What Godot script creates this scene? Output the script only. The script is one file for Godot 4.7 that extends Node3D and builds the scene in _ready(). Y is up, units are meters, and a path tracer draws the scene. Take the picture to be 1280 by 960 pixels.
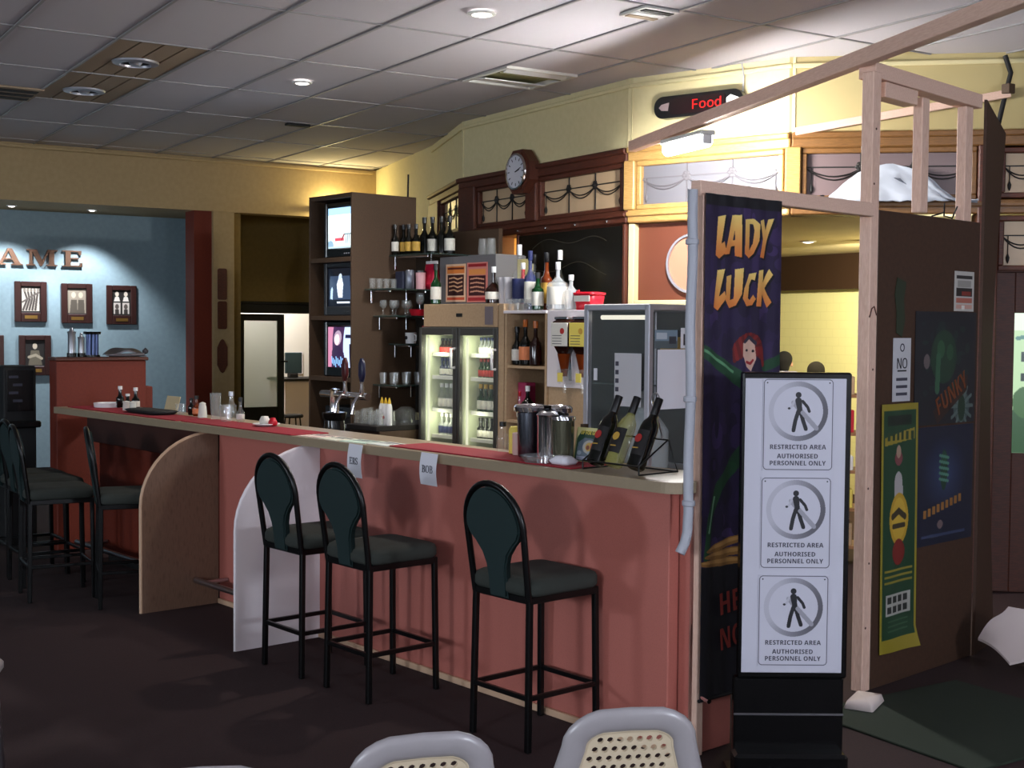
extends Node3D

# ------------------------------------------------------------------ mesh building
class Mb:
	var st := SurfaceTool.new()
	var g := 0
	func _init() -> void:
		st.begin(Mesh.PRIMITIVE_TRIANGLES)
	func tri(a: Vector3, b: Vector3, c: Vector3, out: Vector3, ua := Vector2.ZERO, ub := Vector2.ZERO, uc := Vector2.ZERO) -> void:
		var n := (b - a).cross(c - a)
		if n.length_squared() < 1e-16: return
		if n.dot(out) > 0.0:
			var t := b; b = c; c = t
			var u := ub; ub = uc; uc = u
		st.set_uv(ua); st.add_vertex(a)
		st.set_uv(ub); st.add_vertex(b)
		st.set_uv(uc); st.add_vertex(c)
	func quad(a: Vector3, b: Vector3, c: Vector3, d: Vector3, out: Vector3) -> void:
		tri(a, b, c, out, Vector2(0, 1), Vector2(1, 1), Vector2(1, 0))
		tri(a, c, d, out, Vector2(0, 1), Vector2(1, 0), Vector2(0, 0))
	func flat() -> void:
		st.set_smooth_group(0xFFFFFFFF)
	func smooth() -> void:
		g += 1
		st.set_smooth_group(g)
	# a box with chamfered edges
	func box(c: Vector3, s: Vector3, bev := 0.0, bs := Basis()) -> Mb:
		flat()
		var h := s * 0.5
		var e := minf(bev, minf(h.x, minf(h.y, h.z)) * 0.9)
		var P := func(sx: float, sy: float, sz: float, ax: int) -> Vector3:
			var v := Vector3(sx * (h.x - e), sy * (h.y - e), sz * (h.z - e))
			v[ax] += [sx, sy, sz][ax] * e
			return c + bs * v
		for ax in 3:
			var u := (ax + 1) % 3
			var w := (ax + 2) % 3
			for sg in [-1.0, 1.0]:
				var q := []
				for k in [[-1.0, -1.0], [1.0, -1.0], [1.0, 1.0], [-1.0, 1.0]]:
					var v := [0.0, 0.0, 0.0]
					v[ax] = sg; v[u] = k[0]; v[w] = k[1]
					q.append(P.call(v[0], v[1], v[2], ax))
				var o := Vector3.ZERO
				o[ax] = sg
				quad(q[0], q[1], q[2], q[3], bs * o)
			if e > 0.0:
				for su in [-1.0, 1.0]:
					for sw in [-1.0, 1.0]:
						var a := [0.0, 0.0, 0.0]
						var b := [0.0, 0.0, 0.0]
						a[ax] = -1.0; a[u] = su; a[w] = sw
						b[ax] = 1.0; b[u] = su; b[w] = sw
						var o := Vector3.ZERO
						o[u] = su; o[w] = sw
						quad(P.call(a[0], a[1], a[2], u), P.call(b[0], b[1], b[2], u), P.call(b[0], b[1], b[2], w), P.call(a[0], a[1], a[2], w), bs * o)
		if e > 0.0:
			for sx in [-1.0, 1.0]:
				for sy in [-1.0, 1.0]:
					for sz in [-1.0, 1.0]:
						tri(P.call(sx, sy, sz, 0), P.call(sx, sy, sz, 1), P.call(sx, sy, sz, 2), bs * Vector3(sx, sy, sz))
		return self
	# a box from one corner to the opposite one
	func span(a: Vector3, b: Vector3, bev := 0.0) -> Mb:
		return box((a + b) * 0.5, (b - a).abs(), bev)
	# a beam of rectangular section between two points
	func beam(a: Vector3, b: Vector3, wd: float, ht: float, bev := 0.003) -> Mb:
		var z := (b - a).normalized()
		var up := Vector3.UP if absf(z.y) < 0.95 else Vector3.BACK
		var x := up.cross(z).normalized()
		return box((a + b) * 0.5, Vector3(wd, ht, a.distance_to(b)), bev, Basis(x, z.cross(x), z))
	func tube(pts: Array, r: float, n := 8, closed := false, flatten := 1.0) -> Mb:
		smooth()
		var rings := []
		var cnt := pts.size()
		var ref := Vector3.ZERO
		for i in cnt:
			var a: Vector3 = pts[(i - 1 + cnt) % cnt] if closed or i > 0 else pts[i]
			var b: Vector3 = pts[(i + 1) % cnt] if closed or i < cnt - 1 else pts[i]
			var t := (b - a).normalized()
			if ref == Vector3.ZERO:
				ref = Vector3.UP if absf(t.y) < 0.9 else Vector3.RIGHT
			var x := (ref - t * ref.dot(t)).normalized()
			ref = x
			var y := t.cross(x)
			var ring := []
			for k in n:
				var an := TAU * (k + 0.5) / n
				ring.append(pts[i] + (x * cos(an) + y * sin(an) * flatten) * r)
			rings.append(ring)
		for i in (cnt if closed else cnt - 1):
			var j := (i + 1) % cnt
			var cen: Vector3 = (pts[i] + pts[j]) * 0.5
			for k in n:
				var l := (k + 1) % n
				var o: Vector3 = (rings[i][k] + rings[i][l]) * 0.5 - pts[i]
				if cen == Vector3.INF: o = -o
				quad(rings[i][k], rings[i][l], rings[j][l], rings[j][k], o)
		if not closed:
			flat()
			for e in [0, cnt - 1]:
				var d: Vector3 = (pts[0] - pts[1]) if e == 0 else (pts[cnt - 1] - pts[cnt - 2])
				for k in range(1, n - 1):
					tri(rings[e][0], rings[e][k], rings[e][k + 1], d)
		return self
	# turned shape about the y axis; prof = [radius, height] from bottom to top (or round a wall)
	func lathe(prof: Array, n := 16, at := Vector3.ZERO, bs := Basis()) -> Mb:
		smooth()
		var last := Vector2.ZERO
		for i in prof.size() - 1:
			var p := Vector2(prof[i][0], prof[i][1])
			var q := Vector2(prof[i + 1][0], prof[i + 1][1])
			if p.distance_to(q) < 1e-6: continue
			var d := (q - p).normalized()
			if last != Vector2.ZERO and d.dot(last) < 0.75: smooth()
			last = d
			var o2 := Vector2(d.y, -d.x)
			for k in n:
				var a := TAU * k / n
				var b := TAU * (k + 1) / n
				var m := (a + b) * 0.5
				var f := func(r: float, y: float, an: float) -> Vector3: return at + bs * Vector3(r * cos(an), y, r * sin(an))
				quad(f.call(p.x, p.y, a), f.call(p.x, p.y, b), f.call(q.x, q.y, b), f.call(q.x, q.y, a), bs * Vector3(o2.x * cos(m), o2.y, o2.x * sin(m)))
		return self
	# flat outline in the x-y plane pushed from z0 to z1
	func poly(pts: PackedVector2Array, z0: float, z1: float, xf := Transform3D(), soft := false) -> Mb:
		flat()
		var ids := Geometry2D.triangulate_polygon(pts)
		for i in range(0, ids.size(), 3):
			for z in [z0, z1]:
				tri(xf * Vector3(pts[ids[i]].x, pts[ids[i]].y, z), xf * Vector3(pts[ids[i + 1]].x, pts[ids[i + 1]].y, z), xf * Vector3(pts[ids[i + 2]].x, pts[ids[i + 2]].y, z), xf.basis.z * (1.0 if z == maxf(z0, z1) else -1.0))
		var cw := Geometry2D.is_polygon_clockwise(pts)
		if soft: smooth()
		for i in pts.size():
			var a := pts[i]
			var b := pts[(i + 1) % pts.size()]
			var o := Vector2(b.y - a.y, a.x - b.x) * (-1.0 if cw else 1.0)
			quad(xf * Vector3(a.x, a.y, z0), xf * Vector3(b.x, b.y, z0), xf * Vector3(b.x, b.y, z1), xf * Vector3(a.x, a.y, z1), xf.basis * Vector3(o.x, o.y, 0))
		return self
	# rings of equal size joined into a smooth skin, closed at both ends
	func loft(rings: Array, cap := true) -> Mb:
		smooth()
		var mid := Vector3.ZERO
		for r in rings:
			for p in r: mid += p / (rings.size() * r.size())
		for i in rings.size() - 1:
			var n: int = rings[i].size()
			for k in n:
				var l := (k + 1) % n
				quad(rings[i][k], rings[i][l], rings[i + 1][l], rings[i + 1][k], (rings[i][k] + rings[i + 1][l]) * 0.5 - mid)
		if cap:
			for e in [0, rings.size() - 1]:
				var c := Vector3.ZERO
				for p in rings[e]: c += p / rings[e].size()
				for k in rings[e].size():
					tri(c, rings[e][k], rings[e][(k + 1) % rings[e].size()], c - mid)
		return self
	# sheet with thickness: f(s, t) -> Vector3 for s, t in 0..1; n = thickness vector
	func sheet(f: Callable, nu: int, nv: int, th: Vector3) -> Mb:
		for side in 2:
			smooth()
			var off := th * side
			for i in nu:
				for j in nv:
					var s0 := float(i) / nu
					var s1 := float(i + 1) / nu
					var t0 := float(j) / nv
					var t1 := float(j + 1) / nv
					var a: Vector3 = f.call(s0, t0) + off
					var b: Vector3 = f.call(s1, t0) + off
					var c: Vector3 = f.call(s1, t1) + off
					var d: Vector3 = f.call(s0, t1) + off
					var o := th * (1.0 if side == 1 else -1.0)
					tri(a, b, c, o, Vector2(s0, t0), Vector2(s1, t0), Vector2(s1, t1))
					tri(a, c, d, o, Vector2(s0, t0), Vector2(s1, t1), Vector2(s0, t1))
		flat()
		for i in nu:
			for t in [0.0, 1.0]:
				var a: Vector3 = f.call(float(i) / nu, t)
				var b: Vector3 = f.call(float(i + 1) / nu, t)
				quad(a, b, b + th, a + th, f.call(0.5, t) - f.call(0.5, 0.5))
		for j in nv:
			for s in [0.0, 1.0]:
				var a: Vector3 = f.call(s, float(j) / nv)
				var b: Vector3 = f.call(s, float(j + 1) / nv)
				quad(a, b, b + th, a + th, f.call(s, 0.5) - f.call(0.5, 0.5))
		return self
	func done() -> ArrayMesh:
		st.generate_normals()
		return st.commit()

# a picture painted in memory: flat print for posters, signs and screens
class Pic:
	var im: Image
	var w: int
	var h: int
	func _init(ww: int, hh: int, c: Color) -> void:
		w = ww; h = hh
		im = Image.create(w, h, false, Image.FORMAT_RGB8)
		im.fill(c)
	func rect(x: float, y: float, ww: float, hh: float, c: Color) -> Pic:
		im.fill_rect(Rect2i(int(x), int(y), int(ww), int(hh)), c)
		return self
	func poly(pts: Array, c: Color, c2 := Color(-1, 0, 0)) -> Pic:
		var y0 := 1e9
		var y1 := -1e9
		for p in pts:
			y0 = minf(y0, p.y); y1 = maxf(y1, p.y)
		for y in range(maxi(0, int(y0)), mini(h, int(y1) + 1)):
			var xs := []
			for i in pts.size():
				var a: Vector2 = pts[i]
				var b: Vector2 = pts[(i + 1) % pts.size()]
				if (a.y <= y + 0.5) != (b.y <= y + 0.5):
					xs.append(a.x + (y + 0.5 - a.y) / (b.y - a.y) * (b.x - a.x))
			xs.sort()
			var col := c if c2.r < 0.0 else c.lerp(c2, (y - y0) / maxf(1.0, y1 - y0))
			for k in range(0, xs.size() - 1, 2):
				var xa := clampi(int(round(xs[k])), 0, w)
				var xb := clampi(int(round(xs[k + 1])), 0, w)
				if xb > xa: im.fill_rect(Rect2i(xa, y, xb - xa, 1), col)
		return self
	func ell(cx: float, cy: float, rx: float, ry: float, c: Color, turn := 0.0) -> Pic:
		var pts := []
		for k in 28:
			pts.append(Vector2(cx, cy) + Vector2(rx * cos(TAU * k / 28), ry * sin(TAU * k / 28)).rotated(turn))
		return poly(pts, c)
	func stroke(pts: Array, r: float, c: Color, r2 := -1.0) -> Pic:
		for i in pts.size() - 1:
			var a: Vector2 = pts[i]
			var b: Vector2 = pts[i + 1]
			var ra := r if r2 < 0.0 else lerpf(r, r2, float(i) / (pts.size() - 1))
			var rb := r if r2 < 0.0 else lerpf(r, r2, float(i + 1) / (pts.size() - 1))
			var n := (b - a).normalized().orthogonal()
			poly([a + n * ra, b + n * rb, b - n * rb, a - n * ra], c)
			ell(b.x, b.y, rb, rb, c)
		ell(pts[0].x, pts[0].y, r, r, c)
		return self
	func tex() -> ImageTexture:
		return ImageTexture.create_from_image(im)

# ------------------------------------------------------------------ helpers
var used := {}
var mats := {}
const ORI := Vector3(3.228, 0, -3.973)                  # near front corner of the bar at floor level
const BANG := 0.153589                                  # how far the bar is turned against the room's grid
var BT := -(PI / 2 - BANG)                              # turn of things that stand square to the bar

func B(u: float, w: float, y := 0.0) -> Vector3:        # u along the bar to its far end, w across it to the back bar
	return ORI + u * Vector3(-sin(BANG), 0, -cos(BANG)) + w * Vector3(cos(BANG), 0, -sin(BANG)) + Vector3(0, y, 0)

func numbered(n: String) -> String:
	var k: int = used.get(n, 0)
	used[n] = k + 1
	return n if k == 0 else "%s_%03d" % [n, k]

func thing(n: String, label: String, cat: String, at := Vector3.ZERO, turn := 0.0, group := "") -> Node3D:
	var o := Node3D.new()
	o.name = numbered(n)
	add_child(o)
	o.position = at
	o.rotation.y = turn
	tag(o, label, cat, group)
	return o

func tag(o: Node, label: String, cat: String, group := "") -> void:
	o.set_meta("label", label)
	o.set_meta("category", cat)
	if group: o.set_meta("group", group)

func part(n: String, mesh, mat: Material, parent: Node, at := Vector3.ZERO) -> MeshInstance3D:
	var o := MeshInstance3D.new()
	o.name = n
	o.mesh = mesh.done() if mesh is Mb else mesh
	o.material_override = mat
	o.position = at
	parent.add_child(o, true)
	return o

func solo(n: String, mesh, mat: Material, label: String, cat: String, at := Vector3.ZERO, turn := 0.0, group := "") -> MeshInstance3D:
	var o := part(numbered(n), mesh, mat, self, at)
	o.rotation.y = turn
	tag(o, label, cat, group)
	return o

func struct(n: String, mesh, mat: Material, at := Vector3.ZERO, turn := 0.0) -> MeshInstance3D:
	var o := part(n, mesh, mat, self, at)
	o.rotation.y = turn
	o.set_meta("kind", "structure")
	return o

func sroot(n: String, at := Vector3.ZERO, turn := 0.0) -> Node3D:
	var o := Node3D.new()
	o.name = n
	add_child(o)
	o.position = at
	o.rotation.y = turn
	o.set_meta("kind", "structure")
	return o

func dup(src: Node3D, at: Vector3, turn := 0.0, label := "", group := "") -> Node3D:
	var o: Node3D = src.duplicate()
	var base: String = src.name
	if base.length() > 4 and base.substr(base.length() - 4, 1) == "_": base = base.substr(0, base.length() - 4)
	o.name = numbered(base)
	add_child(o)
	o.position = at
	o.rotation.y = turn
	if label: o.set_meta("label", label)
	if group: o.set_meta("group", group)
	return o

func S(r: int, g: int, b: int) -> Color:
	return Color8(r, g, b)

func mt(key: String, c: Color, rough := 0.6, metal := 0.0) -> StandardMaterial3D:
	if mats.has(key): return mats[key]
	var m := StandardMaterial3D.new()
	m.resource_name = key
	m.albedo_color = c
	m.roughness = rough
	m.metallic = metal
	mats[key] = m
	return m

func glass(key: String, c: Color, alpha: float, rough := 0.05) -> StandardMaterial3D:
	var m := mt(key, Color(c.r, c.g, c.b, alpha), rough)
	m.transparency = BaseMaterial3D.TRANSPARENCY_ALPHA
	return m

func glow(key: String, c: Color, e: float) -> StandardMaterial3D:
	var m := mt(key, Color.BLACK, 0.5)
	m.emission_enabled = true
	m.emission = c
	m.emission_energy_multiplier = e
	return m

func noise_tex(sd: int, freq: float, cols: Array, kind := FastNoiseLite.TYPE_SIMPLEX_SMOOTH, size := 512, oct := 4) -> NoiseTexture2D:
	var n := FastNoiseLite.new()
	n.seed = sd
	n.noise_type = kind
	n.frequency = freq
	n.fractal_octaves = oct
	var gr := Gradient.new()
	gr.offsets = PackedFloat32Array(range(cols.size()).map(func(i): return float(i) / (cols.size() - 1)))
	gr.colors = PackedColorArray(cols)
	var t := NoiseTexture2D.new()
	t.width = size
	t.height = size
	t.seamless = true
	t.noise = n
	t.color_ramp = gr
	return t

# noise colours laid over the object's own axes, or the world's
func noisy(key: String, tex: Texture2D, scale: Vector3, rough := 0.6, world := false, bump := 0.0) -> StandardMaterial3D:
	var m := mt(key, Color.WHITE, rough)
	m.albedo_texture = tex
	m.uv1_triplanar = true
	m.uv1_world_triplanar = world
	m.uv1_scale = scale
	if bump > 0.0:
		m.heightmap_enabled = true
		m.heightmap_texture = tex
		m.heightmap_scale = bump
	return m

func printed(key: String, p: Pic, rough := 0.5, e := 0.0) -> StandardMaterial3D:
	var m := mt(key, Color.WHITE if e == 0.0 else Color.BLACK, rough)
	if e == 0.0:
		m.albedo_texture = p.tex()
	else:
		m.emission_enabled = true
		m.emission = Color.WHITE
		m.emission_operator = BaseMaterial3D.EMISSION_OP_MULTIPLY
		m.emission_texture = p.tex()
		m.emission_energy_multiplier = e
	return m

# a printed sheet: front face carries the whole picture, standing at z = 0 facing +z, centred on x, from y0 up
func sheet_mesh(w: float, h: float, th := 0.002, y0 := 0.0) -> Mb:
	var b := Mb.new()
	b.flat()
	b.quad(Vector3(-w / 2, y0, th), Vector3(w / 2, y0, th), Vector3(w / 2, y0 + h, th), Vector3(-w / 2, y0 + h, th), Vector3.BACK)
	for q in [[Vector3(-w / 2, y0, 0), Vector3(w / 2, y0, 0), Vector3(w / 2, y0, th), Vector3(-w / 2, y0, th), Vector3.DOWN], [Vector3(-w / 2, y0 + h, 0), Vector3(w / 2, y0 + h, 0), Vector3(w / 2, y0 + h, th), Vector3(-w / 2, y0 + h, th), Vector3.UP],
			[Vector3(-w / 2, y0, 0), Vector3(-w / 2, y0 + h, 0), Vector3(-w / 2, y0 + h, th), Vector3(-w / 2, y0, th), Vector3.LEFT], [Vector3(w / 2, y0, 0), Vector3(w / 2, y0 + h, 0), Vector3(w / 2, y0 + h, th), Vector3(w / 2, y0, th), Vector3.RIGHT],
			[Vector3(-w / 2, y0, 0), Vector3(w / 2, y0, 0), Vector3(w / 2, y0 + h, 0), Vector3(-w / 2, y0 + h, 0), Vector3.FORWARD]]:
		b.tri(q[0], q[1], q[2], q[4])
		b.tri(q[0], q[2], q[3], q[4])
	return b

func words(s: String, cap: float, mat: Material, parent: Node, at: Vector3, font := "Droid Sans", bold := 700, depth := 0.0015, n := "lettering", wide := 1.0) -> MeshInstance3D:
	var f := SystemFont.new()
	f.font_names = PackedStringArray([font])
	f.font_weight = bold
	var t := TextMesh.new()
	t.text = s
	t.font = f
	t.font_size = 48
	t.pixel_size = cap / 48.0 / 0.714
	t.depth = depth
	t.curve_step = 2.0
	var o := part(n, t, mat, parent, at)
	o.scale.x = wide
	return o

func lamp_omni(n: String, at: Vector3, c: Color, e: float, size := 0.1) -> void:
	var l := OmniLight3D.new()
	l.name = n
	l.light_color = c
	l.light_energy = e
	l.light_size = size
	l.omni_range = 30.0
	l.omni_attenuation = 2.0
	l.shadow_enabled = true
	l.position = at
	add_child(l, true)

func lamp_spot(n: String, at: Vector3, to: Vector3, c: Color, e: float, ang := 50.0, size := 0.05, soft := 1.0) -> void:
	var l := SpotLight3D.new()
	l.name = n
	l.light_color = c
	l.light_energy = e
	l.light_size = size
	l.spot_range = 30.0
	l.spot_attenuation = 2.0
	l.spot_angle = ang
	l.spot_angle_attenuation = soft
	l.shadow_enabled = true
	add_child(l, true)
	var d := (to - at).normalized()
	l.look_at_from_position(at, to, Vector3.UP if absf(d.y) < 0.98 else Vector3.RIGHT)

func rounded(w: float, h: float, r: float, n := 5) -> PackedVector2Array:
	var p := PackedVector2Array()
	for c in [[w / 2 - r, h / 2 - r, 0.0], [-w / 2 + r, h / 2 - r, PI / 2], [-w / 2 + r, -h / 2 + r, PI], [w / 2 - r, -h / 2 + r, 1.5 * PI]]:
		for k in n + 1:
			var a: float = c[2] + PI / 2 * k / n
			p.append(Vector2(c[0] + r * cos(a), c[1] + r * sin(a)))
	return p

func ring3(p: PackedVector2Array, y: float) -> Array:
	var r := []
	for q in p: r.append(Vector3(q.x, y, q.y))
	return r

# stacked cushion outline
func cushion(w: float, d: float, y0: float, y1: float, r: float) -> Mb:
	var rings := []
	var h := y1 - y0
	for s in [[0.012, 0.0], [0.0, 0.18], [0.0, 0.6], [0.008, 0.82], [0.03, 0.96], [0.08, 1.0]]:
		rings.append(ring3(rounded(w - 2 * s[0], d - 2 * s[0], maxf(0.01, r - s[0])), y0 + h * s[1]))
	return Mb.new().loft(rings)

func _ready() -> void:
	# ---- camera, environment, exposure
	var cam := Camera3D.new()
	cam.name = "camera"
	cam.fov = 32.84
	cam.near = 0.05
	cam.far = 60.0
	cam.position = Vector3(0, 1.68, 0)
	cam.basis = Basis(Vector3.UP, deg_to_rad(-32.1187)) * Basis(Vector3.RIGHT, deg_to_rad(-2.4768)) * Basis(Vector3.BACK, deg_to_rad(0.4495))
	add_child(cam)
	cam.current = true
	var we := WorldEnvironment.new()
	we.name = "world_environment"
	var en := Environment.new()
	en.background_mode = Environment.BG_COLOR
	en.background_color = Color.BLACK
	en.tonemap_mode = Environment.TONE_MAPPER_LINEAR
	en.tonemap_exposure = 1.0
	en.sdfgi_enabled = true
	en.ssao_enabled = true
	en.ssil_enabled = true
	we.environment = en
	add_child(we)
	# ---- unseen globes added over the lounge to light the room from behind
	var cool := Color(0.9, 0.94, 1.0)
	for q in FILL_GLOBES:
		lamp_omni("globe_light", q[0], cool, q[1], 0.3)
	for q in ADDED_WINDOWS:  # area lamps of the added windows, throwing the stool shadows
		var al := AreaLight3D.new()
		al.name = "window_light"
		al.area_size = Vector2(1.2, 0.9)
		al.light_energy = q[1]
		al.light_color = Color(0.9, 0.95, 1.0)
		al.area_range = 40.0
		al.shadow_enabled = true
		add_child(al, true)
		al.position = Vector3(-7.9, 2.4, q[0])
		al.rotation.y = -PI / 2
	materials()
	setting()
	bay()
	hall()
	kitchen()
	ceiling_fittings()
	bar()
	partition()
	tower()
	back_bar()
	bar_top_things()
	stools()
	plastic_chairs()
	sign_stand()
	banner()
	posters()
	small_things()
	people()

const FILL_GLOBES := [[Vector3(-4.3, 2.25, 0.6), 3.4], [Vector3(-1.6, 2.5, 2.2), 1.8], [Vector3(3.4, 2.05, 2.5), 10.0]]
const ADDED_WINDOWS := [[1.0, 31.0], [-7.6, 16.0]]              # unseen high windows added to light the bar: z, energy

func M(k: String) -> StandardMaterial3D:
	return mats[k]

func materials() -> void:
	var grain := noise_tex(3, 0.012, [S(120, 78, 46), S(158, 112, 74), S(138, 92, 58), S(172, 126, 86)])
	var chip := noise_tex(5, 0.09, [S(56, 40, 26), S(80, 58, 38), S(66, 48, 32), S(88, 64, 42)])
	var pine := noise_tex(7, 0.012, [S(214, 168, 146), S(236, 200, 180), S(222, 182, 160), S(242, 210, 190)])
	var rug := noise_tex(9, 0.11, [S(26, 12, 13), S(54, 27, 27), S(38, 19, 19), S(68, 37, 36)])
	var speck := noise_tex(11, 0.25, [S(172, 166, 171), S(206, 200, 205), S(190, 185, 190), S(210, 205, 210)])
	noisy("carpet", rug, Vector3(1.4, 1.4, 1.4), 0.95, true, 0.3)
	noisy("tile_board", speck, Vector3(2.2, 2.2, 2.2), 0.9, true)
	mt("grid_metal", S(150, 146, 146), 0.5)
	noisy("tan_strip", noise_tex(13, 0.1, [S(150, 128, 104), S(172, 150, 124)]), Vector3(2, 2, 2), 0.8, true)
	noisy("cream_paint", noise_tex(15, 0.03, [S(216, 202, 152), S(224, 210, 162)]), Vector3(1, 1, 1), 0.75, true)
	mt("grey_paint", S(176, 172, 170), 0.8)
	noisy("tan_paint", noise_tex(16, 0.03, [S(164, 140, 100), S(174, 150, 110)]), Vector3(1, 1, 1), 0.75, true)
	noisy("olive_paint", noise_tex(17, 0.03, [S(112, 92, 48), S(122, 100, 54)]), Vector3(1, 1, 1), 0.8, true)
	noisy("blue_paint", noise_tex(18, 0.03, [S(128, 148, 156), S(136, 158, 166)]), Vector3(1, 1, 1), 0.7, true)
	noisy("orange_laminate", noise_tex(19, 0.04, [S(106, 32, 8), S(118, 38, 12)]), Vector3(2, 2, 2), 0.65)
	noisy("lit_pink_laminate", noise_tex(20, 0.12, [S(170, 96, 84), S(188, 110, 98), S(178, 103, 91)]), Vector3(2, 2, 2), 0.45)  # bar laminate made pink: the whiter light is put into the colour
	noisy("dark_wood", noise_tex(21, 0.012, [S(58, 26, 16), S(92, 44, 26), S(72, 34, 20), S(104, 54, 32)]), Vector3(1, 9, 9), 0.55)
	noisy("lamplit_wood", noise_tex(22, 0.012, [S(150, 112, 58), S(186, 148, 88), S(168, 128, 70), S(194, 158, 98)]), Vector3(1, 9, 9), 0.45)  # bay wood with the lamp's yellow light put into the colour
	noisy("brown_board", chip, Vector3(1.5, 1.5, 1.5), 0.7)
	noisy("shop_board", grain, Vector3(1, 6, 6), 0.55)
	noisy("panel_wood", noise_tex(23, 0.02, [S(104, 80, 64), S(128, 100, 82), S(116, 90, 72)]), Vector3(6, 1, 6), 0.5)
	noisy("pine_upright", pine, Vector3(12, 1.2, 12), 0.7)
	noisy("pine_long", pine, Vector3(12, 12, 1.2), 0.7)
	noisy("bar_edge", noise_tex(25, 0.3, [S(112, 98, 78), S(160, 142, 116), S(136, 120, 96)]), Vector3(3, 3, 3), 0.4)
	noisy("beige_board", noise_tex(27, 0.05, [S(176, 146, 112), S(190, 160, 126)]), Vector3(1.5, 1.5, 1.5), 0.6)
	mt("white_laminate", S(238, 228, 230), 0.4)
	mt("edge_band", S(206, 170, 140), 0.5)
	mt("white_paint", S(220, 218, 212), 0.5)
	mt("black_gloss", S(10, 10, 11), 0.22)
	mt("black_matt", S(14, 13, 14), 0.7)
	mt("black_metal", S(12, 12, 13), 0.3, 0.3)
	mt("dark_void", S(22, 15, 12), 0.8)
	mt("teal_vinyl", S(18, 40, 40), 0.65)
	noisy("seat_cloth", noise_tex(29, 0.3, [S(40, 44, 40), S(58, 62, 56)]), Vector3(4, 4, 4), 0.9)
	mt("chrome", S(225, 225, 228), 0.12, 1.0)
	mt("steel", S(190, 190, 196), 0.28, 1.0)
	mt("alloy", S(188, 188, 196), 0.42, 0.8)
	mt("brass", S(190, 150, 80), 0.35, 0.9)
	mt("bronze", S(150, 116, 96), 0.3, 0.9)
	mt("lead", S(26, 22, 20), 0.6)
	mt("red_mat", S(146, 20, 38), 0.85)
	mt("paper", S(226, 224, 232), 0.8)
	mt("ink", S(26, 24, 30), 0.8)
	mt("grey_ink", S(70, 68, 80), 0.8)
	mt("grey_plastic", S(156, 150, 152), 0.3)
	mt("cream_plastic", S(206, 188, 160), 0.5)
	mt("pvc", S(172, 173, 182), 0.45)
	mt("red_plastic", S(190, 20, 40), 0.4)
	mt("white_plastic", S(226, 224, 224), 0.4)
	mt("yellow_plastic", S(220, 176, 40), 0.4)
	glass("clear_glass", S(225, 232, 230), 0.07)
	glass("pane_glass", S(225, 235, 232), 0.05).metallic_specular = 0.22
	glass("dark_pane", S(20, 26, 26), 0.55, 0.08)
	mt("dark_bottle", S(10, 12, 9), 0.08)
	mt("brown_bottle", S(36, 14, 8), 0.08)
	mt("green_bottle", S(12, 52, 24), 0.08)
	glass("blue_bottle", S(50, 62, 120), 0.6)
	glass("frosted_bottle", S(216, 220, 224), 0.35, 0.12)
	mt("amber", S(104, 42, 12), 0.1)
	mt("foil_black", S(16, 14, 16), 0.35)
	mt("foil_orange", S(206, 112, 52), 0.35)
	mt("label_white", S(214, 210, 200), 0.7)
	mt("label_gold", S(190, 150, 60), 0.6)
	mt("label_orange", S(220, 130, 84), 0.7)
	mt("label_blue", S(34, 42, 92), 0.6)
	mt("label_yellow", S(226, 206, 96), 0.7)
	mt("label_red", S(170, 40, 36), 0.7)
	glass("frosted_pane", S(186, 206, 200), 0.45, 0.5)
	var lg := noise_tex(31, 0.08, [S(190, 160, 132), S(216, 190, 162)])
	for q in [["tan_glass", S(206, 176, 140)], ["pale_glass", S(112, 110, 116)]]:
		var m := glass(q[0], q[1], 0.93, 0.3)
		m.heightmap_enabled = true
		m.heightmap_texture = lg
		m.heightmap_scale = 0.4
		m.uv1_triplanar = true
		m.uv1_scale = Vector3(6, 6, 6)
	mt("skin", S(196, 150, 124), 0.6)
	mt("hair", S(14, 10, 8), 0.95)

func slab(a: Vector2, b: Vector2, y0: float, y1: float, th: float) -> Array:
	# [mesh, position, turn] of a wall piece from a to b (x, z), its room side on the line and its thickness behind
	var d := b - a
	return [Mb.new().span(Vector3(0, y0, -th), Vector3(d.length(), y1, 0)), Vector3(a.x, 0, a.y), -atan2(d.y, d.x)]

func wall(n: String, a: Vector2, b: Vector2, y0: float, y1: float, th: float, m: String) -> MeshInstance3D:
	var s := slab(a, b, y0, y1, th)
	return struct(n, s[0], M(m), s[1], s[2])

const CH := 3.44                                         # ceiling height
const V0 := Vector2(6.1, -11.2)
const V1 := Vector2(5.62, -9.78)
const V2 := Vector2(5.62, -7.41)
const V3 := Vector2(6.05, -6.25)
const V4 := Vector2(8.58, -4.07)
const ZB := -13.35

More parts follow.
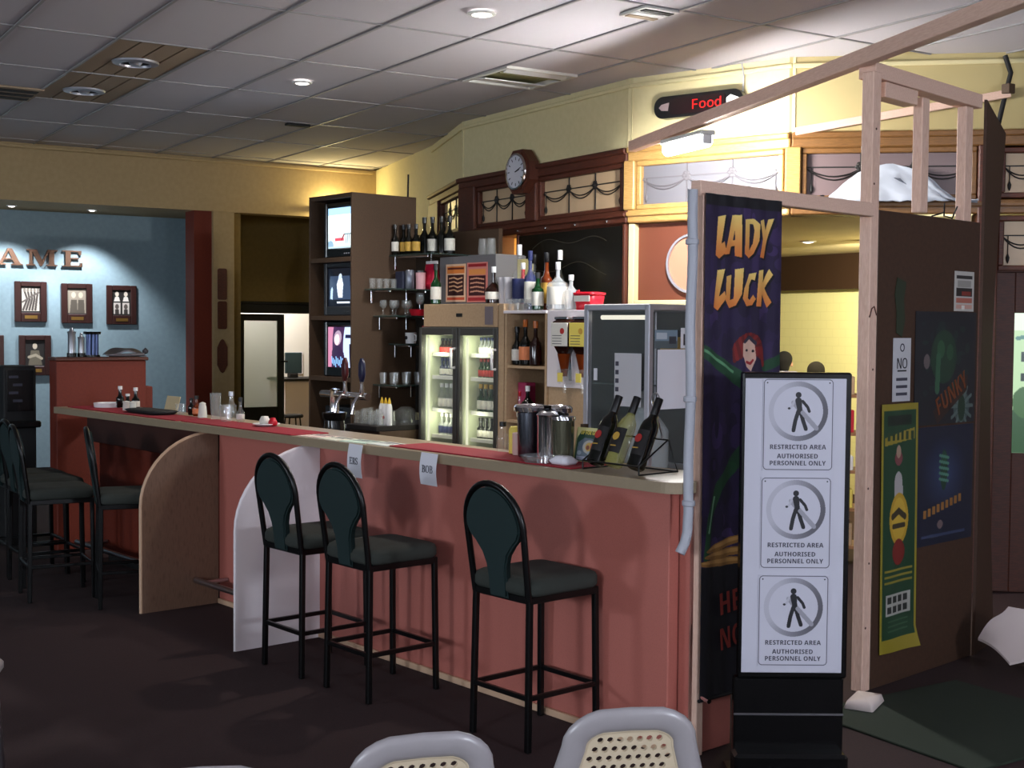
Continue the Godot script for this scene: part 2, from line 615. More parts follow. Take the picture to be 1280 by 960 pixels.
func setting() -> void:
	struct("floor", Mb.new().span(Vector3(-8, -0.2, -18.2), Vector3(14.2, 0, 3.2)), M("carpet"))
	# outer walls, most of them behind the photographer
	wall("wall_left", Vector2(-8, 3), Vector2(-8, -14.6), 0, CH, 0.2, "grey_paint")
	wall("wall_front", Vector2(8.6, 3), Vector2(-8, 3), 0, CH, 0.2, "grey_paint")
	wall("wall_right", Vector2(8.6, -4.2), Vector2(8.6, 3), 0, CH, 0.2, "grey_paint")
	wall("wall_side", Vector2(6.55, ZB), V0, 0, CH, 0.2, "cream_paint")
	var wi := 8
	for q in ADDED_WINDOWS:  # unseen daylight windows added for the light they throw
		var w := sroot("window_%d" % wi, Vector3(-8, 0, q[0]), PI / 2)
		wi += 1
		part("pane", Mb.new().span(Vector3(-0.6, 1.95, 0.0), Vector3(0.6, 2.85, 0.02)), glow("added_day_pane", Color(0.9, 0.95, 1.0), 3.0), w)
		for e in [[Vector3(-0.66, 1.89, 0), Vector3(0.66, 1.95, 0.06)], [Vector3(-0.66, 2.85, 0), Vector3(0.66, 2.91, 0.06)], [Vector3(-0.66, 1.95, 0), Vector3(-0.6, 2.85, 0.06)], [Vector3(0.6, 1.95, 0), Vector3(0.66, 2.85, 0.06)]]:
			part("window_frame", Mb.new().span(e[0], e[1], 0.005), M("white_paint"), w)
	# bulkhead over the alcove and the passage
	struct("wall_bulkhead", Mb.new().span(Vector3(-8, 2.88, ZB - 0.25), Vector3(6.75, CH, ZB)), M("tan_paint"))
	struct("trim_bulkhead", Mb.new().span(Vector3(-8, CH - 0.055, ZB), Vector3(6.5, CH - 0.02, ZB + 0.04), 0.008), M("tan_paint"))
	# ceiling: slab above, boards laid in a metal grid below it
	var ce := struct("ceiling", Mb.new().span(Vector3(-8.2, CH + 0.03, -18.2), Vector3(14.2, CH + 0.2, 3.2)), M("tile_board"))
	var X0 := 2.24
	var Z0 := -5.69
	var board := Mb.new().box(Vector3.ZERO, Vector3(0.582, 0.02, 1.215), 0.004).done()
	var strip := Mb.new().box(Vector3.ZERO, Vector3(0.137, 0.02, 1.215), 0.004).done()
	var bay_line := [V0, V1, V2, V3, V4]
	for i in range(-5, 10):
		for j in range(-4, 7):
			var cx := X0 + 0.602 * (i + 0.5)
			var cz := Z0 - 1.235 * (j + 0.5)
			if cz < ZB - 0.5 or cx > 8.6: continue
			if cx > 6.6 and cz < -5.4 or cx > 6.9 and cz < -5.0: continue
			if i == 0 and (j == 2 or j == 3):
				for k in 4:
					part("ceiling_strip", strip, M("tan_strip"), ce, Vector3(cx - 0.219 + 0.146 * k, CH + 0.012, cz))
				continue
			if i == 4 and j == 1:                            # the air diffuser sits in the far half of this bay
				part("ceiling_tile", Mb.new().box(Vector3.ZERO, Vector3(0.582, 0.02, 0.58), 0.004), M("tile_board"), ce, Vector3(cx, CH + 0.012, cz + 0.315))
				continue
			part("ceiling_tile", board, M("tile_board"), ce, Vector3(cx, CH + 0.012, cz))
	for i in range(-5, 11):
		part("grid_bar", Mb.new().box(Vector3(X0 + 0.602 * i, CH - 0.0, -5.3), Vector3(0.018, 0.012, 16.1)), M("grid_metal"), ce)
	for j in range(-4, 8):
		part("grid_bar", Mb.new().box(Vector3(2.2, CH + 0.001, Z0 - 1.235 * j), Vector3(9.0, 0.01, 0.014)), M("grid_metal"), ce)
	# globes added behind the photographer for fill light
	var gi := 0
	for q in FILL_GLOBES:
		var t := thing("globe_lamp", ["unseen white glass globe lamp added on a black cord over the lounge", "unseen white globe lamp added behind the photographer", "unseen white globe lamp added over the right of the lounge"][gi], "lamp", q[0])
		gi += 1
		var gm := glow("fill_globe_glow", Color(0.9, 0.94, 1.0), 2.0)
		part("globe", Mb.new().lathe([[0.0, -0.15], [0.075, -0.13], [0.13, -0.075], [0.15, 0.0], [0.13, 0.075], [0.075, 0.13], [0.0, 0.15]], 20), gm, t)
		part("cord", Mb.new().tube([Vector3(0, 0.15, 0), Vector3(0, CH - q[0].y - 0.02, 0)], 0.006, 6), M("black_matt"), t)
		part("ceiling_rose", Mb.new().lathe([[0.0, CH - q[0].y - 0.03], [0.05, CH - q[0].y - 0.03], [0.05, CH - q[0].y - 0.007], [0.0, CH - q[0].y - 0.007]], 16), M("black_matt"), t)

# a leaded window in a wall's own frame: x along the wall, z out of it
func leaded(n: String, at: Vector3, turn: float, x0: float, x1: float, y0: float, y1: float, panes: int, gm: String, wood: String, swag := true) -> void:
	var r := sroot(n, at, turn)
	var lm := mt("pale_lead", S(96, 92, 96), 0.5) if gm == "pale_glass" else M("lead")
	var fr := Mb.new()
	var f := 0.035
	for q in [[Vector3(x0 - f, y0 - f, -0.06), Vector3(x1 + f, y0, 0.015)], [Vector3(x0 - f, y1, -0.06), Vector3(x1 + f, y1 + f, 0.015)], [Vector3(x0 - f, y0, -0.06), Vector3(x0, y1, 0.015)], [Vector3(x1, y0, -0.06), Vector3(x1 + f, y1, 0.015)]]:
		fr.span(q[0], q[1], 0.006)
	part("window_frame", fr, M(wood), r)
	var ym := y0 + (y1 - y0) * 0.68
	var wd := (x1 - x0) / panes
	for i in panes:
		for q in [[y0, ym], [ym, y1]]:
			part("pane", Mb.new().span(Vector3(x0 + wd * i + 0.001, q[0] + 0.001, -0.03), Vector3(x0 + wd * (i + 1) - 0.001, q[1] - 0.001, -0.024)), M(gm), r)
		if i > 0: part("lead_bar", Mb.new().span(Vector3(x0 + wd * i - 0.004, y0, -0.024), Vector3(x0 + wd * i + 0.004, y1, -0.016)), lm, r)
	part("lead_bar", Mb.new().span(Vector3(x0, ym - 0.004, -0.024), Vector3(x1, ym + 0.004, -0.017)), lm, r)
	if not swag: return
	for i in panes:
		for dep in [0.05, 0.072]:
			var pts := []
			for k in 11:
				var s := k / 10.0
				pts.append(Vector3(x0 + wd * (i + s), ym - 0.01 - dep * 4.0 * s * (1 - s), -0.016))
			part("garland", Mb.new().tube(pts, 0.0045, 5), lm, r)
		if i > 0:
			var ros := Mb.new()
			for k in 6:
				var a := TAU * k / 6
				ros.lathe([[0.0, -0.006], [0.013, -0.004], [0.016, 0.0], [0.0, 0.008]], 8, Vector3(x0 + wd * i + 0.02 * cos(a), ym + 0.02 * sin(a), -0.014), Basis(Vector3.RIGHT, PI / 2))
			ros.lathe([[0.0, -0.006], [0.017, -0.004], [0.0, 0.012]], 8, Vector3(x0 + wd * i, ym, -0.012), Basis(Vector3.RIGHT, PI / 2))
			part("rosette", ros, lm, r)
	for x in [x0 + 0.03, x1 - 0.03]:
		part("pendant", Mb.new().lathe([[0.0, y0 + 0.01], [0.009, y0 + 0.03], [0.012, y0 + 0.05], [0.003, y0 + 0.075], [0.003, ym]], 6, Vector3(x, 0, -0.016)), lm, r)

func wt(a: Vector2, b: Vector2) -> float:
	return -atan2(b.y - a.y, b.x - a.x)

func bay() -> void:
	var HD := 2.925
	var names := ["wall_bay_far", "wall_bay_middle", "wall_bay_near", "wall_bay_right"]
	var vs := [V0, V1, V2, V3, V4]
	var trims := ["dark_wood", "dark_wood", "lamplit_wood", "less_lit_wood"]
	var paints := ["cream_paint", "cream_paint", "cream_paint", "shaded_cream_paint"]
	mt("shaded_cream_paint", S(186, 168, 118), 0.8)  # cream paint darkened: this facet's weaker light put into the colour
	noisy("less_lit_wood", noise_tex(24, 0.012, [S(96, 62, 28), S(128, 88, 46), S(110, 74, 36), S(136, 96, 52)]), Vector3(1, 9, 9), 0.45)  # same bay wood with less of that light in its colour
	glass("mauve_glass", S(118, 100, 100), 0.93, 0.3)
	for i in 4:
		var a: Vector2 = vs[i]
		var b: Vector2 = vs[i + 1]
		var L := a.distance_to(b)
		var at := Vector3(a.x, 0, a.y)
		var tn := wt(a, b)
		var up := Mb.new().span(Vector3(-0.02, HD, -0.18), Vector3(L + 0.02, CH + 0.02, 0))
		struct(names[i], up, M(paints[i]), at, tn)
		# cornice band under the ceiling, header moulding and the rail below the leaded lights
		struct("trim_cornice", Mb.new().span(Vector3(0, CH - 0.07, 0), Vector3(L, CH - 0.04, 0.02), 0.006), M("cream_paint"), at, tn)
		struct("trim_header", Mb.new().span(Vector3(0, HD - 0.07, -0.16), Vector3(L, HD, 0.03), 0.008).span(Vector3(0, HD - 0.012, -0.02), Vector3(L, HD + 0.028, 0.055), 0.008), M(trims[i]), at, tn)
		struct("trim_rail", Mb.new().span(Vector3(0, 2.425, -0.16), Vector3(L, 2.515, 0.03), 0.008).span(Vector3(0, 2.47, 0), Vector3(L, 2.5, 0.05), 0.006), M(trims[i]), at, tn)
	# posts between the lights
	var post := func(v: Vector2, tn: float, x0: float, x1: float, y0: float, y1: float, m: String):
		struct("trim_post", Mb.new().span(Vector3(x0, y0, -0.16), Vector3(x1, y1, 0.04), 0.008), M(m), Vector3(v.x, 0, v.y), tn)
	var t0 := wt(V0, V1)
	var t1 := wt(V1, V2)
	var t2 := wt(V2, V3)
	var t3 := wt(V3, V4)
	leaded("window_1", Vector3(V0.x, 0, V0.y), t0, 0.55, 1.4, 2.55, 2.82, 3, "tan_glass", "dark_wood")
	leaded("window_2", Vector3(V1.x, 0, V1.y), t1, 0.3, 1.02, 2.55, 2.82, 3, "tan_glass", "dark_wood")
	leaded("window_3", Vector3(V1.x, 0, V1.y), t1, 1.25, 2.27, 2.55, 2.82, 3, "tan_glass", "dark_wood")
	leaded("window_4", Vector3(V2.x, 0, V2.y), t2, 0.1, 1.15, 2.55, 2.82, 3, "pale_glass", "lamplit_wood")
	leaded("window_5", Vector3(V3.x, 0, V3.y), t3, 0.1, 1.12, 2.55, 2.82, 3, "mauve_glass", "less_lit_wood")
	leaded("window_6", Vector3(V3.x, 0, V3.y), t3, 1.33, 2.2, 2.56, 2.81, 4, "tan_glass", "dark_wood")
	leaded("window_7", Vector3(V3.x, 0, V3.y), t3, 1.33, 2.2, 2.1, 2.38, 4, "tan_glass", "dark_wood")
	post.call(V0, t0, 0.0, 0.5, 2.515, 2.86, "dark_wood")
	post.call(V1, t1, -0.01, 0.26, 2.0, 2.87, "dark_wood")
	post.call(V1, t1, 1.06, 1.21, 2.515, 2.86, "dark_wood")
	post.call(V2, t2, -0.03, 0.06, 2.515, 2.86, "lamplit_wood")
	post.call(V3, t3, -0.04, 0.06, 2.515, 2.86, "lamplit_wood")
	post.call(V3, t3, 1.16, 1.29, 0.0, 2.86, "dark_wood")
	post.call(V3, t3, 2.24, 3.34, 0.0, 2.86, "dark_wood")
	# walls under the rail
	var s := slab(V0, V1, 0, 2.425, 0.16)
	struct("wall_bay_far_lower", s[0], M("brown_board"), s[1], s[2])
	var lo := Mb.new().span(Vector3(0, 0, -0.16), Vector3(0.59, 2.425, 0)).span(Vector3(0.59, 0, -0.16), Vector3(0.88, 2.0, 0)).span(Vector3(0.88, 0, -0.16), Vector3(2.39, 2.425, 0))
	struct("wall_bay_middle_lower", lo, M("dark_wood"), Vector3(V1.x, 0, V1.y), t1)
	struct("wall_bay_near_lower", Mb.new().span(Vector3(0, 0, -0.16), Vector3(0.85, 1.8, 0)), M("cream_paint"), Vector3(V2.x, 0, V2.y), t2)
	# lit niche that shows between the bottles: opening with a cream recess
	struct("trim_niche", Mb.new().span(Vector3(0.59, 2.0, -0.62), Vector3(0.88, 2.42, -0.6)).span(Vector3(0.57, 2.0, -0.62), Vector3(0.59, 2.42, -0.16)).span(Vector3(0.88, 2.0, -0.62), Vector3(0.9, 2.42, -0.16)).span(Vector3(0.57, 2.42, -0.62), Vector3(0.9, 2.44, -0.16)), M("lamplit_wood"), Vector3(V1.x, 0, V1.y), t1)
	lamp_omni("niche_light", Vector3(6.1, 2.3, -9.0), Color(1, 0.88, 0.6), 0.25, 0.03)  # bulb added inside to light the opening
	var nb := thing("niche_bulb", "small warm bulb added inside the wooden niche behind bottles", "lamp", Vector3(6.1, 2.3, -9.0))
	part("bulb", Mb.new().lathe([[0.0, -0.04], [0.025, -0.03], [0.035, 0.0], [0.025, 0.03], [0.0, 0.04]], 12), glow("warm_tube", Color(1, 0.94, 0.72), 6.0), nb)
	part("holder", Mb.new().tube([Vector3(0, 0.04, 0), Vector3(0, 0.12, 0)], 0.012, 8), M("brass"), nb)
	# brown panel in a white frame filling the left of the servery opening
	var fp := thing("servery_screen", "brown wall panel in a white frame left of the banner", "panel", Vector3(V2.x, 0, V2.y), t2)
	part("panel", Mb.new().span(Vector3(0.05, 1.88, -0.07), Vector3(0.8, 2.42, -0.05)), mt("brown_panel", S(104, 52, 32), 0.6), fp)
	var fm := Mb.new()
	for q in [[Vector3(0.0, 1.8, -0.1), Vector3(0.05, 2.42, 0.01)], [Vector3(0.8, 1.8, -0.1), Vector3(0.85, 2.42, 0.01)], [Vector3(0.05, 1.8, -0.1), Vector3(0.8, 1.88, 0.01)]]:
		fm.span(q[0], q[1], 0.005)
	part("frame", fm, M("cream_paint"), fp)
	var disc := thing("round_tray", "round pinkish tray with a pale rim hung on brown panel", "tray", Vector3(V2.x, 0, V2.y) + Vector3(cos(t2), 0, -sin(t2)) * 0.5 + Vector3(sin(t2), 0, cos(t2)) * 0.0 + Vector3(0, 2.13, 0), t2)
	part("face", Mb.new().lathe([[0.0, 0.0], [0.19, 0.0], [0.19, 0.012], [0.0, 0.012]], 36, Vector3(0, 0, -0.045), Basis(Vector3.RIGHT, PI / 2)), mt("tray_face", S(186, 130, 104), 0.5), disc)
	part("rim", Mb.new().lathe([[0.19, 0.0], [0.205, 0.0], [0.21, 0.015], [0.205, 0.03], [0.19, 0.03], [0.19, 0.0]], 36, Vector3(0, 0, -0.046), Basis(Vector3.RIGHT, PI / 2)), M("alloy"), disc)
	# big etched dark mirror under the leaded lights
	var mr := thing("etched_mirror", "large dark etched mirror on the wall behind the spirit bottles", "mirror", Vector3(V1.x, 0, V1.y), t1)
	part("mirror_glass", Mb.new().span(Vector3(0.95, 1.55, 0.005), Vector3(2.33, 2.41, 0.02)), mt("mirror_dark", S(24, 23, 20), 0.25, 0.2), mr)
	var me := Mb.new()
	for q in [[Vector3(0.92, 1.52, 0.0), Vector3(0.95, 2.42, 0.03)], [Vector3(2.33, 1.52, 0.0), Vector3(2.36, 2.42, 0.03)], [Vector3(0.95, 1.52, 0.0), Vector3(2.33, 1.55, 0.03)]]:
		me.span(q[0], q[1], 0.005)
	part("frame", me, M("dark_wood"), mr)
	var et := Mb.new()
	for k in 3:
		var pts := []
		for i in 25:
			var q := i / 24.0
			pts.append(Vector3(1.15 + 0.98 * q, 2.3 - 0.2 * k + 0.03 * sin(q * 9.0 + k * 2.0) + 0.05 * q * (1 - q) * 4.0, 0.02))
		et.tube(pts, 0.003, 4)
	for k in 2:
		var pts := []
		for i in 40:
			var a := i * 0.32
			pts.append(Vector3(1.5 + 0.4 * k + (0.015 + 0.0035 * i) * cos(a), 1.95 - 0.1 * k + (0.01 + 0.0022 * i) * sin(a), 0.02))
		et.tube(pts, 0.0025, 4)
	part("etching", et, mt("etched", S(58, 54, 42), 0.7), mr)
	# small studs along the rail
	for k in 4:
		solo("rail_stud", Mb.new().lathe([[0.0, 0.0], [0.012, 0.0], [0.012, 0.008], [0.006, 0.014], [0.0, 0.015]], 10, Vector3.ZERO, Basis(Vector3.RIGHT, PI / 2)), M("chrome"), "small bright stud on the dark rail under leaded windows", "stud", Vector3(V1.x - 0.03, 2.45, V1.y + 0.95 + 0.4 * k), t1, "studs on the rail")
	# the dark door with a lit glass at the right edge
	var d := sroot("door_1", Vector3(V3.x, 0, V3.y), t3)
	part("door_leaf", Mb.new().span(Vector3(1.29, 0, -0.1), Vector3(1.42, 2.06, -0.05), 0.004).span(Vector3(2.02, 0, -0.1), Vector3(2.24, 2.06, -0.05), 0.004).span(Vector3(1.42, 0, -0.1), Vector3(2.02, 0.9, -0.05), 0.004).span(Vector3(1.42, 1.8, -0.1), Vector3(2.02, 2.06, -0.05), 0.004), M("dark_wood"), d)
	var pg := Pic.new(96, 144, S(176, 206, 160))
	pg.rect(0, 100, 96, 44, S(40, 74, 40)).rect(0, 0, 96, 18, S(214, 226, 206))
	for k in 5:
		pg.ell(12 + 18 * k, 92 + 5 * (k % 2), 12, 16, S(60, 96, 52)).rect(8 + 19 * k, 40, 7, 10, S(20, 40, 30)).rect(8 + 19 * k, 62, 7, 8, S(20, 40, 30))
	pg.stroke([Vector2(4, 26), Vector2(40, 20), Vector2(60, 30), Vector2(92, 22)], 2.0, S(70, 120, 110))
	var gp := sheet_mesh(0.6, 0.9, 0.01)
	part("lit_glass", gp, printed("garden_glass", pg, 0.3, 1.2), d, Vector3(1.72, 0.9, -0.08))
	part("door_rail", Mb.new().span(Vector3(1.29, 2.06, -0.1), Vector3(2.24, 2.1, 0.0)), M("dark_wood"), d)

func hall() -> void:
	var za := -14.5
	struct("wall_alcove", Mb.new().span(Vector3(-8, 0, za - 0.15), Vector3(5.03, 2.88, za)), M("blue_paint"))
	struct("ceiling_alcove", Mb.new().span(Vector3(-8, 2.88, za - 0.15), Vector3(5.03, 2.98, ZB - 0.25)), M("tan_paint"))
	struct("wall_alcove_right", Mb.new().span(Vector3(4.9, 0, za), Vector3(5.03, 2.88, ZB - 0.26)), M("blue_paint"))
	struct("wall_pillar", Mb.new().span(Vector3(4.45, 0, ZB - 0.3), Vector3(4.64, 2.88, ZB - 0.02)), M("orange_laminate"))
	struct("wall_column", Mb.new().span(Vector3(4.64, 0, ZB - 0.25), Vector3(4.87, 2.88, ZB + 0.03), 0.004), M("tan_paint"))
	struct("wall_column_side", Mb.new().span(Vector3(4.87, 0, ZB - 0.25), Vector3(4.97, 2.88, ZB - 0.05)), M("olive_paint"))
	# dark inlays on the column
	var il := thing("column_inlay", "three dark wooden inlays on the cream column, one pointed", "inlay", Vector3(4.735, 0, ZB + 0.03))
	for q in [[1.95, 2.28], [1.64, 1.935]]:
		var h: float = q[1] - q[0]
		part("inlay_panel", Mb.new().poly(rounded(0.1, h, 0.02, 3), 0.0, 0.012, Transform3D(Basis(), Vector3(0, (q[0] + q[1]) / 2, 0))), M("dark_wood"), il)
	part("inlay_panel", Mb.new().poly(PackedVector2Array([Vector2(-0.055, 1.26), Vector2(-0.02, 1.19), Vector2(0.0, 1.175), Vector2(0.02, 1.19), Vector2(0.055, 1.26), Vector2(0.055, 1.45), Vector2(0.02, 1.52), Vector2(0.0, 1.535), Vector2(-0.02, 1.52), Vector2(-0.055, 1.45)]), 0.0, 0.012), M("dark_wood"), il)
	# passage behind the bulkhead: olive wall over a dark door, white room beyond
	struct("wall_passage", Mb.new().span(Vector3(5.2, 1.94, -15.05), Vector3(7.4, 3.44, -14.9)).span(Vector3(6.95, 0, -15.05), Vector3(7.4, 1.94, -14.9)).span(Vector3(5.2, 0, -15.05), Vector3(5.45, 1.94, -14.9)), M("olive_paint"))
	struct("wall_passage_right", Mb.new().span(Vector3(7.4, 0, -16.9), Vector3(7.55, 3.44, -13.2)), M("olive_paint"))
	struct("wall_passage_left", Mb.new().span(Vector3(5.06, 0, -16.9), Vector3(5.2, 3.44, -14.65)), M("olive_paint"))
	struct("wall_passage_back", Mb.new().span(Vector3(5.06, 0, -17.05), Vector3(7.55, 3.44, -16.9)), M("white_paint"))
	struct("trim_door", Mb.new().span(Vector3(5.45, 1.83, -14.95), Vector3(6.95, 1.94, -14.86), 0.005).span(Vector3(5.4, 1.94, -14.92), Vector3(7.0, 1.97, -14.84), 0.005), M("black_matt"))
	var d := sroot("door_2", Vector3(5.5, 0, -14.93))
	var fr := Mb.new()
	for q in [[Vector3(0, 0, -0.02), Vector3(0.07, 1.82, 0.03)], [Vector3(0.5, 0, -0.02), Vector3(0.58, 1.82, 0.03)], [Vector3(0.07, 1.74, -0.02), Vector3(0.5, 1.82, 0.03)], [Vector3(0.07, 0, -0.02), Vector3(0.5, 0.7, 0.03)]]:
		fr.span(q[0], q[1], 0.004)
	part("door_leaf", fr, M("black_matt"), d)
	part("door_pane", Mb.new().span(Vector3(0.07, 0.7, 0), Vector3(0.5, 1.74, 0.01)), M("frosted_pane"), d)
	part("door_handle", Mb.new().tube([Vector3(0.54, 1.25, 0.03), Vector3(0.54, 1.25, 0.08), Vector3(0.6, 1.25, 0.08)], 0.012, 8), M("black_metal"), d)
	var wc := thing("counter", "white counter with a dark top in the passage beyond the door", "counter", Vector3(6.95, 0, -16.4))
	part("counter_front", Mb.new().span(Vector3(-0.35, 0, -0.3), Vector3(0.4, 0.95, 0.25), 0.005), M("white_laminate"), wc)
	part("counter_top", Mb.new().span(Vector3(-0.38, 0.95, -0.32), Vector3(0.42, 0.985, 0.28), 0.005), M("black_matt"), wc)
	var mo := thing("monitor", "small dark monitor on the white counter in the passage", "monitor", Vector3(6.8, 0.985, -16.35))
	part("screen", Mb.new().box(Vector3(0, 0.2, 0), Vector3(0.24, 0.28, 0.04), 0.008), mt("monitor_face", S(50, 70, 76), 0.3), mo)
	part("stand", Mb.new().box(Vector3(0, 0.03, -0.02), Vector3(0.12, 0.06, 0.1), 0.008), M("black_matt"), mo)
	solo("notice", sheet_mesh(0.16, 0.3), M("paper"), "white paper notice on the passage wall above the counter", "notice", Vector3(7.08, 1.02, -16.88))
	var st := thing("low_table", "small black wire stool standing before the white passage counter", "stool", Vector3(6.52, 0, -15.7))
	part("seat", Mb.new().lathe([[0.0, 0.5], [0.13, 0.5], [0.14, 0.52], [0.13, 0.54], [0.0, 0.54]], 16), M("black_matt"), st)
	for k in 4:
		var a := TAU * (k + 0.5) / 4
		part("leg", Mb.new().tube([Vector3(0.1 * cos(a), 0.5, 0.1 * sin(a)), Vector3(0.16 * cos(a), 0, 0.16 * sin(a))], 0.01, 6), M("black_metal"), st)
	lamp_omni("passage_light", Vector3(6.3, 2.3, -16.1), Color(1, 0.98, 0.95), 3.0, 0.12)
	var pl := thing("passage_lamp", "round white ceiling lamp inside the bright passage", "lamp", Vector3(6.3, 2.3, -16.1))
	part("diffuser", Mb.new().lathe([[0.0, -0.07], [0.09, -0.06], [0.13, 0.0], [0.12, 0.05], [0.0, 0.05]], 18), glow("lamp_glow", Color(1, 0.97, 0.92), 2.0), pl)
	part("rod", Mb.new().tube([Vector3(0, 0.05, 0), Vector3(0, 1.15, 0)], 0.008, 6), M("white_paint"), pl)
	# lettering, one raised letter at a time
	var wl := thing("wall_lettering", "raised bronze letters spelling FAME on the blue wall", "lettering", Vector3(0, 2.295, za))
	for q in [["F", 2.44], ["A", 2.82], ["M", 3.16], ["E", 3.47]]:
		words(q[0], 0.175, M("bronze"), wl, Vector3(q[1], 0.088, 0.02), "Droid Serif", 700, 0.03, "letter", 1.45)
	# framed photographs on the blue wall
	var where := [[2.88, 1.70, "striding group, third from the right of the top row"], [3.36, 1.69, "two figures, second from the right of the top row"], [3.84, 1.68, "pair over two portraits, rightmost of the top row"], [2.92, 1.13, "man with folded arms, partly behind the orange cabinet"], [2.44, 1.13, "at the left edge, lower row"], [2.4, 0.56, "at the left edge, bottom row"]]
	for i in 6:
		var p := Pic.new(64, 80, S(38, 34, 32))
		if i == 0 or i == 5:
			p.rect(6, 6, 52, 68, S(196, 186, 172))
			for k in 5: p.stroke([Vector2(10 + 9 * k, 70), Vector2(22 + 7 * k, 40), Vector2(14 + 10 * k, 16)], 3.0, S(70, 62, 58)).ell(14 + 10 * k, 13, 4, 5, S(120, 110, 100))
			p.stroke([Vector2(8, 48), Vector2(36, 30), Vector2(56, 20)], 2.5, S(90, 82, 76))
		elif i == 1:
			p.rect(4, 4, 56, 72, S(150, 138, 122))
			for k in 2: p.ell(22 + 22 * k, 22, 7, 9, S(196, 182, 160)).poly([Vector2(10 + 24 * k, 76), Vector2(14 + 22 * k, 36), Vector2(32 + 22 * k, 36), Vector2(34 + 22 * k, 76)], S(84, 76, 66))
		elif i == 2:
			for k in 2: p.ell(18 + 28 * k, 14, 6, 8, S(214, 200, 182)).poly([Vector2(8 + 28 * k, 36), Vector2(12 + 28 * k, 22), Vector2(24 + 28 * k, 22), Vector2(28 + 28 * k, 36)], S(222, 214, 204)).rect(7 + 28 * k, 40, 22, 34, S(206, 196, 186)).ell(18 + 28 * k, 52, 6, 8, S(90, 80, 74)).rect(12 + 28 * k, 60, 12, 14, S(60, 54, 50))
		else:
			p.ell(32, 20, 7, 9, S(206, 190, 168)).poly([Vector2(12, 76), Vector2(20, 32), Vector2(44, 32), Vector2(54, 76)], S(110, 102, 86)).stroke([Vector2(14, 52), Vector2(34, 46), Vector2(52, 56)], 4.0, S(176, 164, 142))
		var w: Array = where[i]
		var t := thing("framed_photo", "framed black and white photo, %s" % w[2], "picture", Vector3(w[0] + 0.16, w[1], za), 0, "photos on the blue wall")
		var fm := Mb.new()
		for q in [[Vector3(-0.165, 0, 0), Vector3(-0.1, 0.43, 0.03)], [Vector3(0.1, 0, 0), Vector3(0.165, 0.43, 0.03)], [Vector3(-0.1, 0, 0), Vector3(0.1, 0.1, 0.03)], [Vector3(-0.1, 0.375, 0), Vector3(0.1, 0.43, 0.03)]]:
			fm.span(q[0], q[1], 0.006)
		part("frame", fm, mt("frame_wood", S(48, 20, 15), 0.45), t)
		part("photograph", sheet_mesh(0.22, 0.29, 0.012, 0.095), printed("photo_%d" % i, p), t)
		part("plate", Mb.new().span(Vector3(-0.065, 0.035, 0.03), Vector3(0.065, 0.07, 0.034)), M("brass"), t)
	# two small downlights in the alcove soffit wash the blue wall
	for x in [1.6, 2.75, 3.55]:
		downlight(Vector3(x, 2.88, -13.95), 0.05, true, "small downlight in alcove soffit, %s" % {1.6: "left one beyond the picture edge", 2.75: "above the bronze lettering", 3.55: "nearest the orange pillar"}[x])
		lamp_spot("alcove_light", Vector3(x, 2.83, -13.95), Vector3(x + 0.05, 1.2, -14.45), Color(0.95, 0.97, 1.0), 3.4, 46.0, 0.03, 0.6)
	# orange cabinet behind the bar's far end, with trophies on it
	var cb := thing("cabinet", "tall orange cabinet standing behind the far end of the bar", "cabinet", Vector3(2.245, 0, -9.86))
	part("body", Mb.new().span(Vector3(0, 0, -0.22), Vector3(0.66, 1.41, 0), 0.006), M("orange_laminate"), cb)
	part("cabinet_top", Mb.new().span(Vector3(-0.01, 1.41, -0.23), Vector3(0.675, 1.435, 0.02), 0.005), M("dark_wood"), cb)
	part("ledge", Mb.new().span(Vector3(0.66, 0.9, -0.22), Vector3(0.72, 1.21, -0.03), 0.006), M("orange_laminate"), cb)
	for q in [[2.385, 0.036, 0.19, "tall silver trophy cylinder, leftmost on the orange cabinet"], [2.455, 0.03, 0.15, "short silver trophy cup beside the leftmost cylinder"]]:
		var t := thing("trophy", q[3], "trophy", Vector3(q[0], 1.4355, -9.98))
		part("base", Mb.new().lathe([[0.0, 0.0], [q[1], 0.0], [q[1], 0.03], [0.0, 0.03]], 14), M("black_gloss"), t)
		part("cup", Mb.new().lathe([[0.0, 0.03], [q[1] * 0.8, 0.03], [q[1] * 0.8, q[2] - 0.02], [q[1] * 0.95, q[2]], [q[1] * 0.5, q[2]], [q[1] * 0.3, q[2] + 0.03], [0.0, q[2] + 0.03]], 14), M("steel"), t)
	var bt := thing("fluted_trophy", "blue fluted column trophy with a flared rim on cabinet", "trophy", Vector3(2.535, 1.4355, -9.98))
	for k in 8:
		var a := TAU * k / 8
		part("flute", Mb.new().tube([Vector3(0.035 * cos(a), 0.01, 0.035 * sin(a)), Vector3(0.035 * cos(a), 0.175, 0.035 * sin(a))], 0.013, 6), mt("blue_metal", S(86, 100, 140), 0.3, 0.6), bt)
	part("rim", Mb.new().lathe([[0.0, 0.17], [0.062, 0.17], [0.066, 0.19], [0.0, 0.19]], 16), M("black_gloss"), bt)
	part("base", Mb.new().lathe([[0.0, 0.0], [0.058, 0.0], [0.058, 0.015], [0.0, 0.015]], 16), M("black_gloss"), bt)
	var gm := thing("games_machine", "tall black games machine left of the orange cabinet", "machine", Vector3(2.08, 0, -10.3), 0.1)
	part("case", Mb.new().span(Vector3(-0.12, 0, -0.35), Vector3(0.12, 1.36, 0), 0.01), M("black_matt"), gm)
	part("top_panel", Mb.new().span(Vector3(-0.1, 1.02, 0), Vector3(0.1, 1.33, 0.006), 0.002), M("black_gloss"), gm)
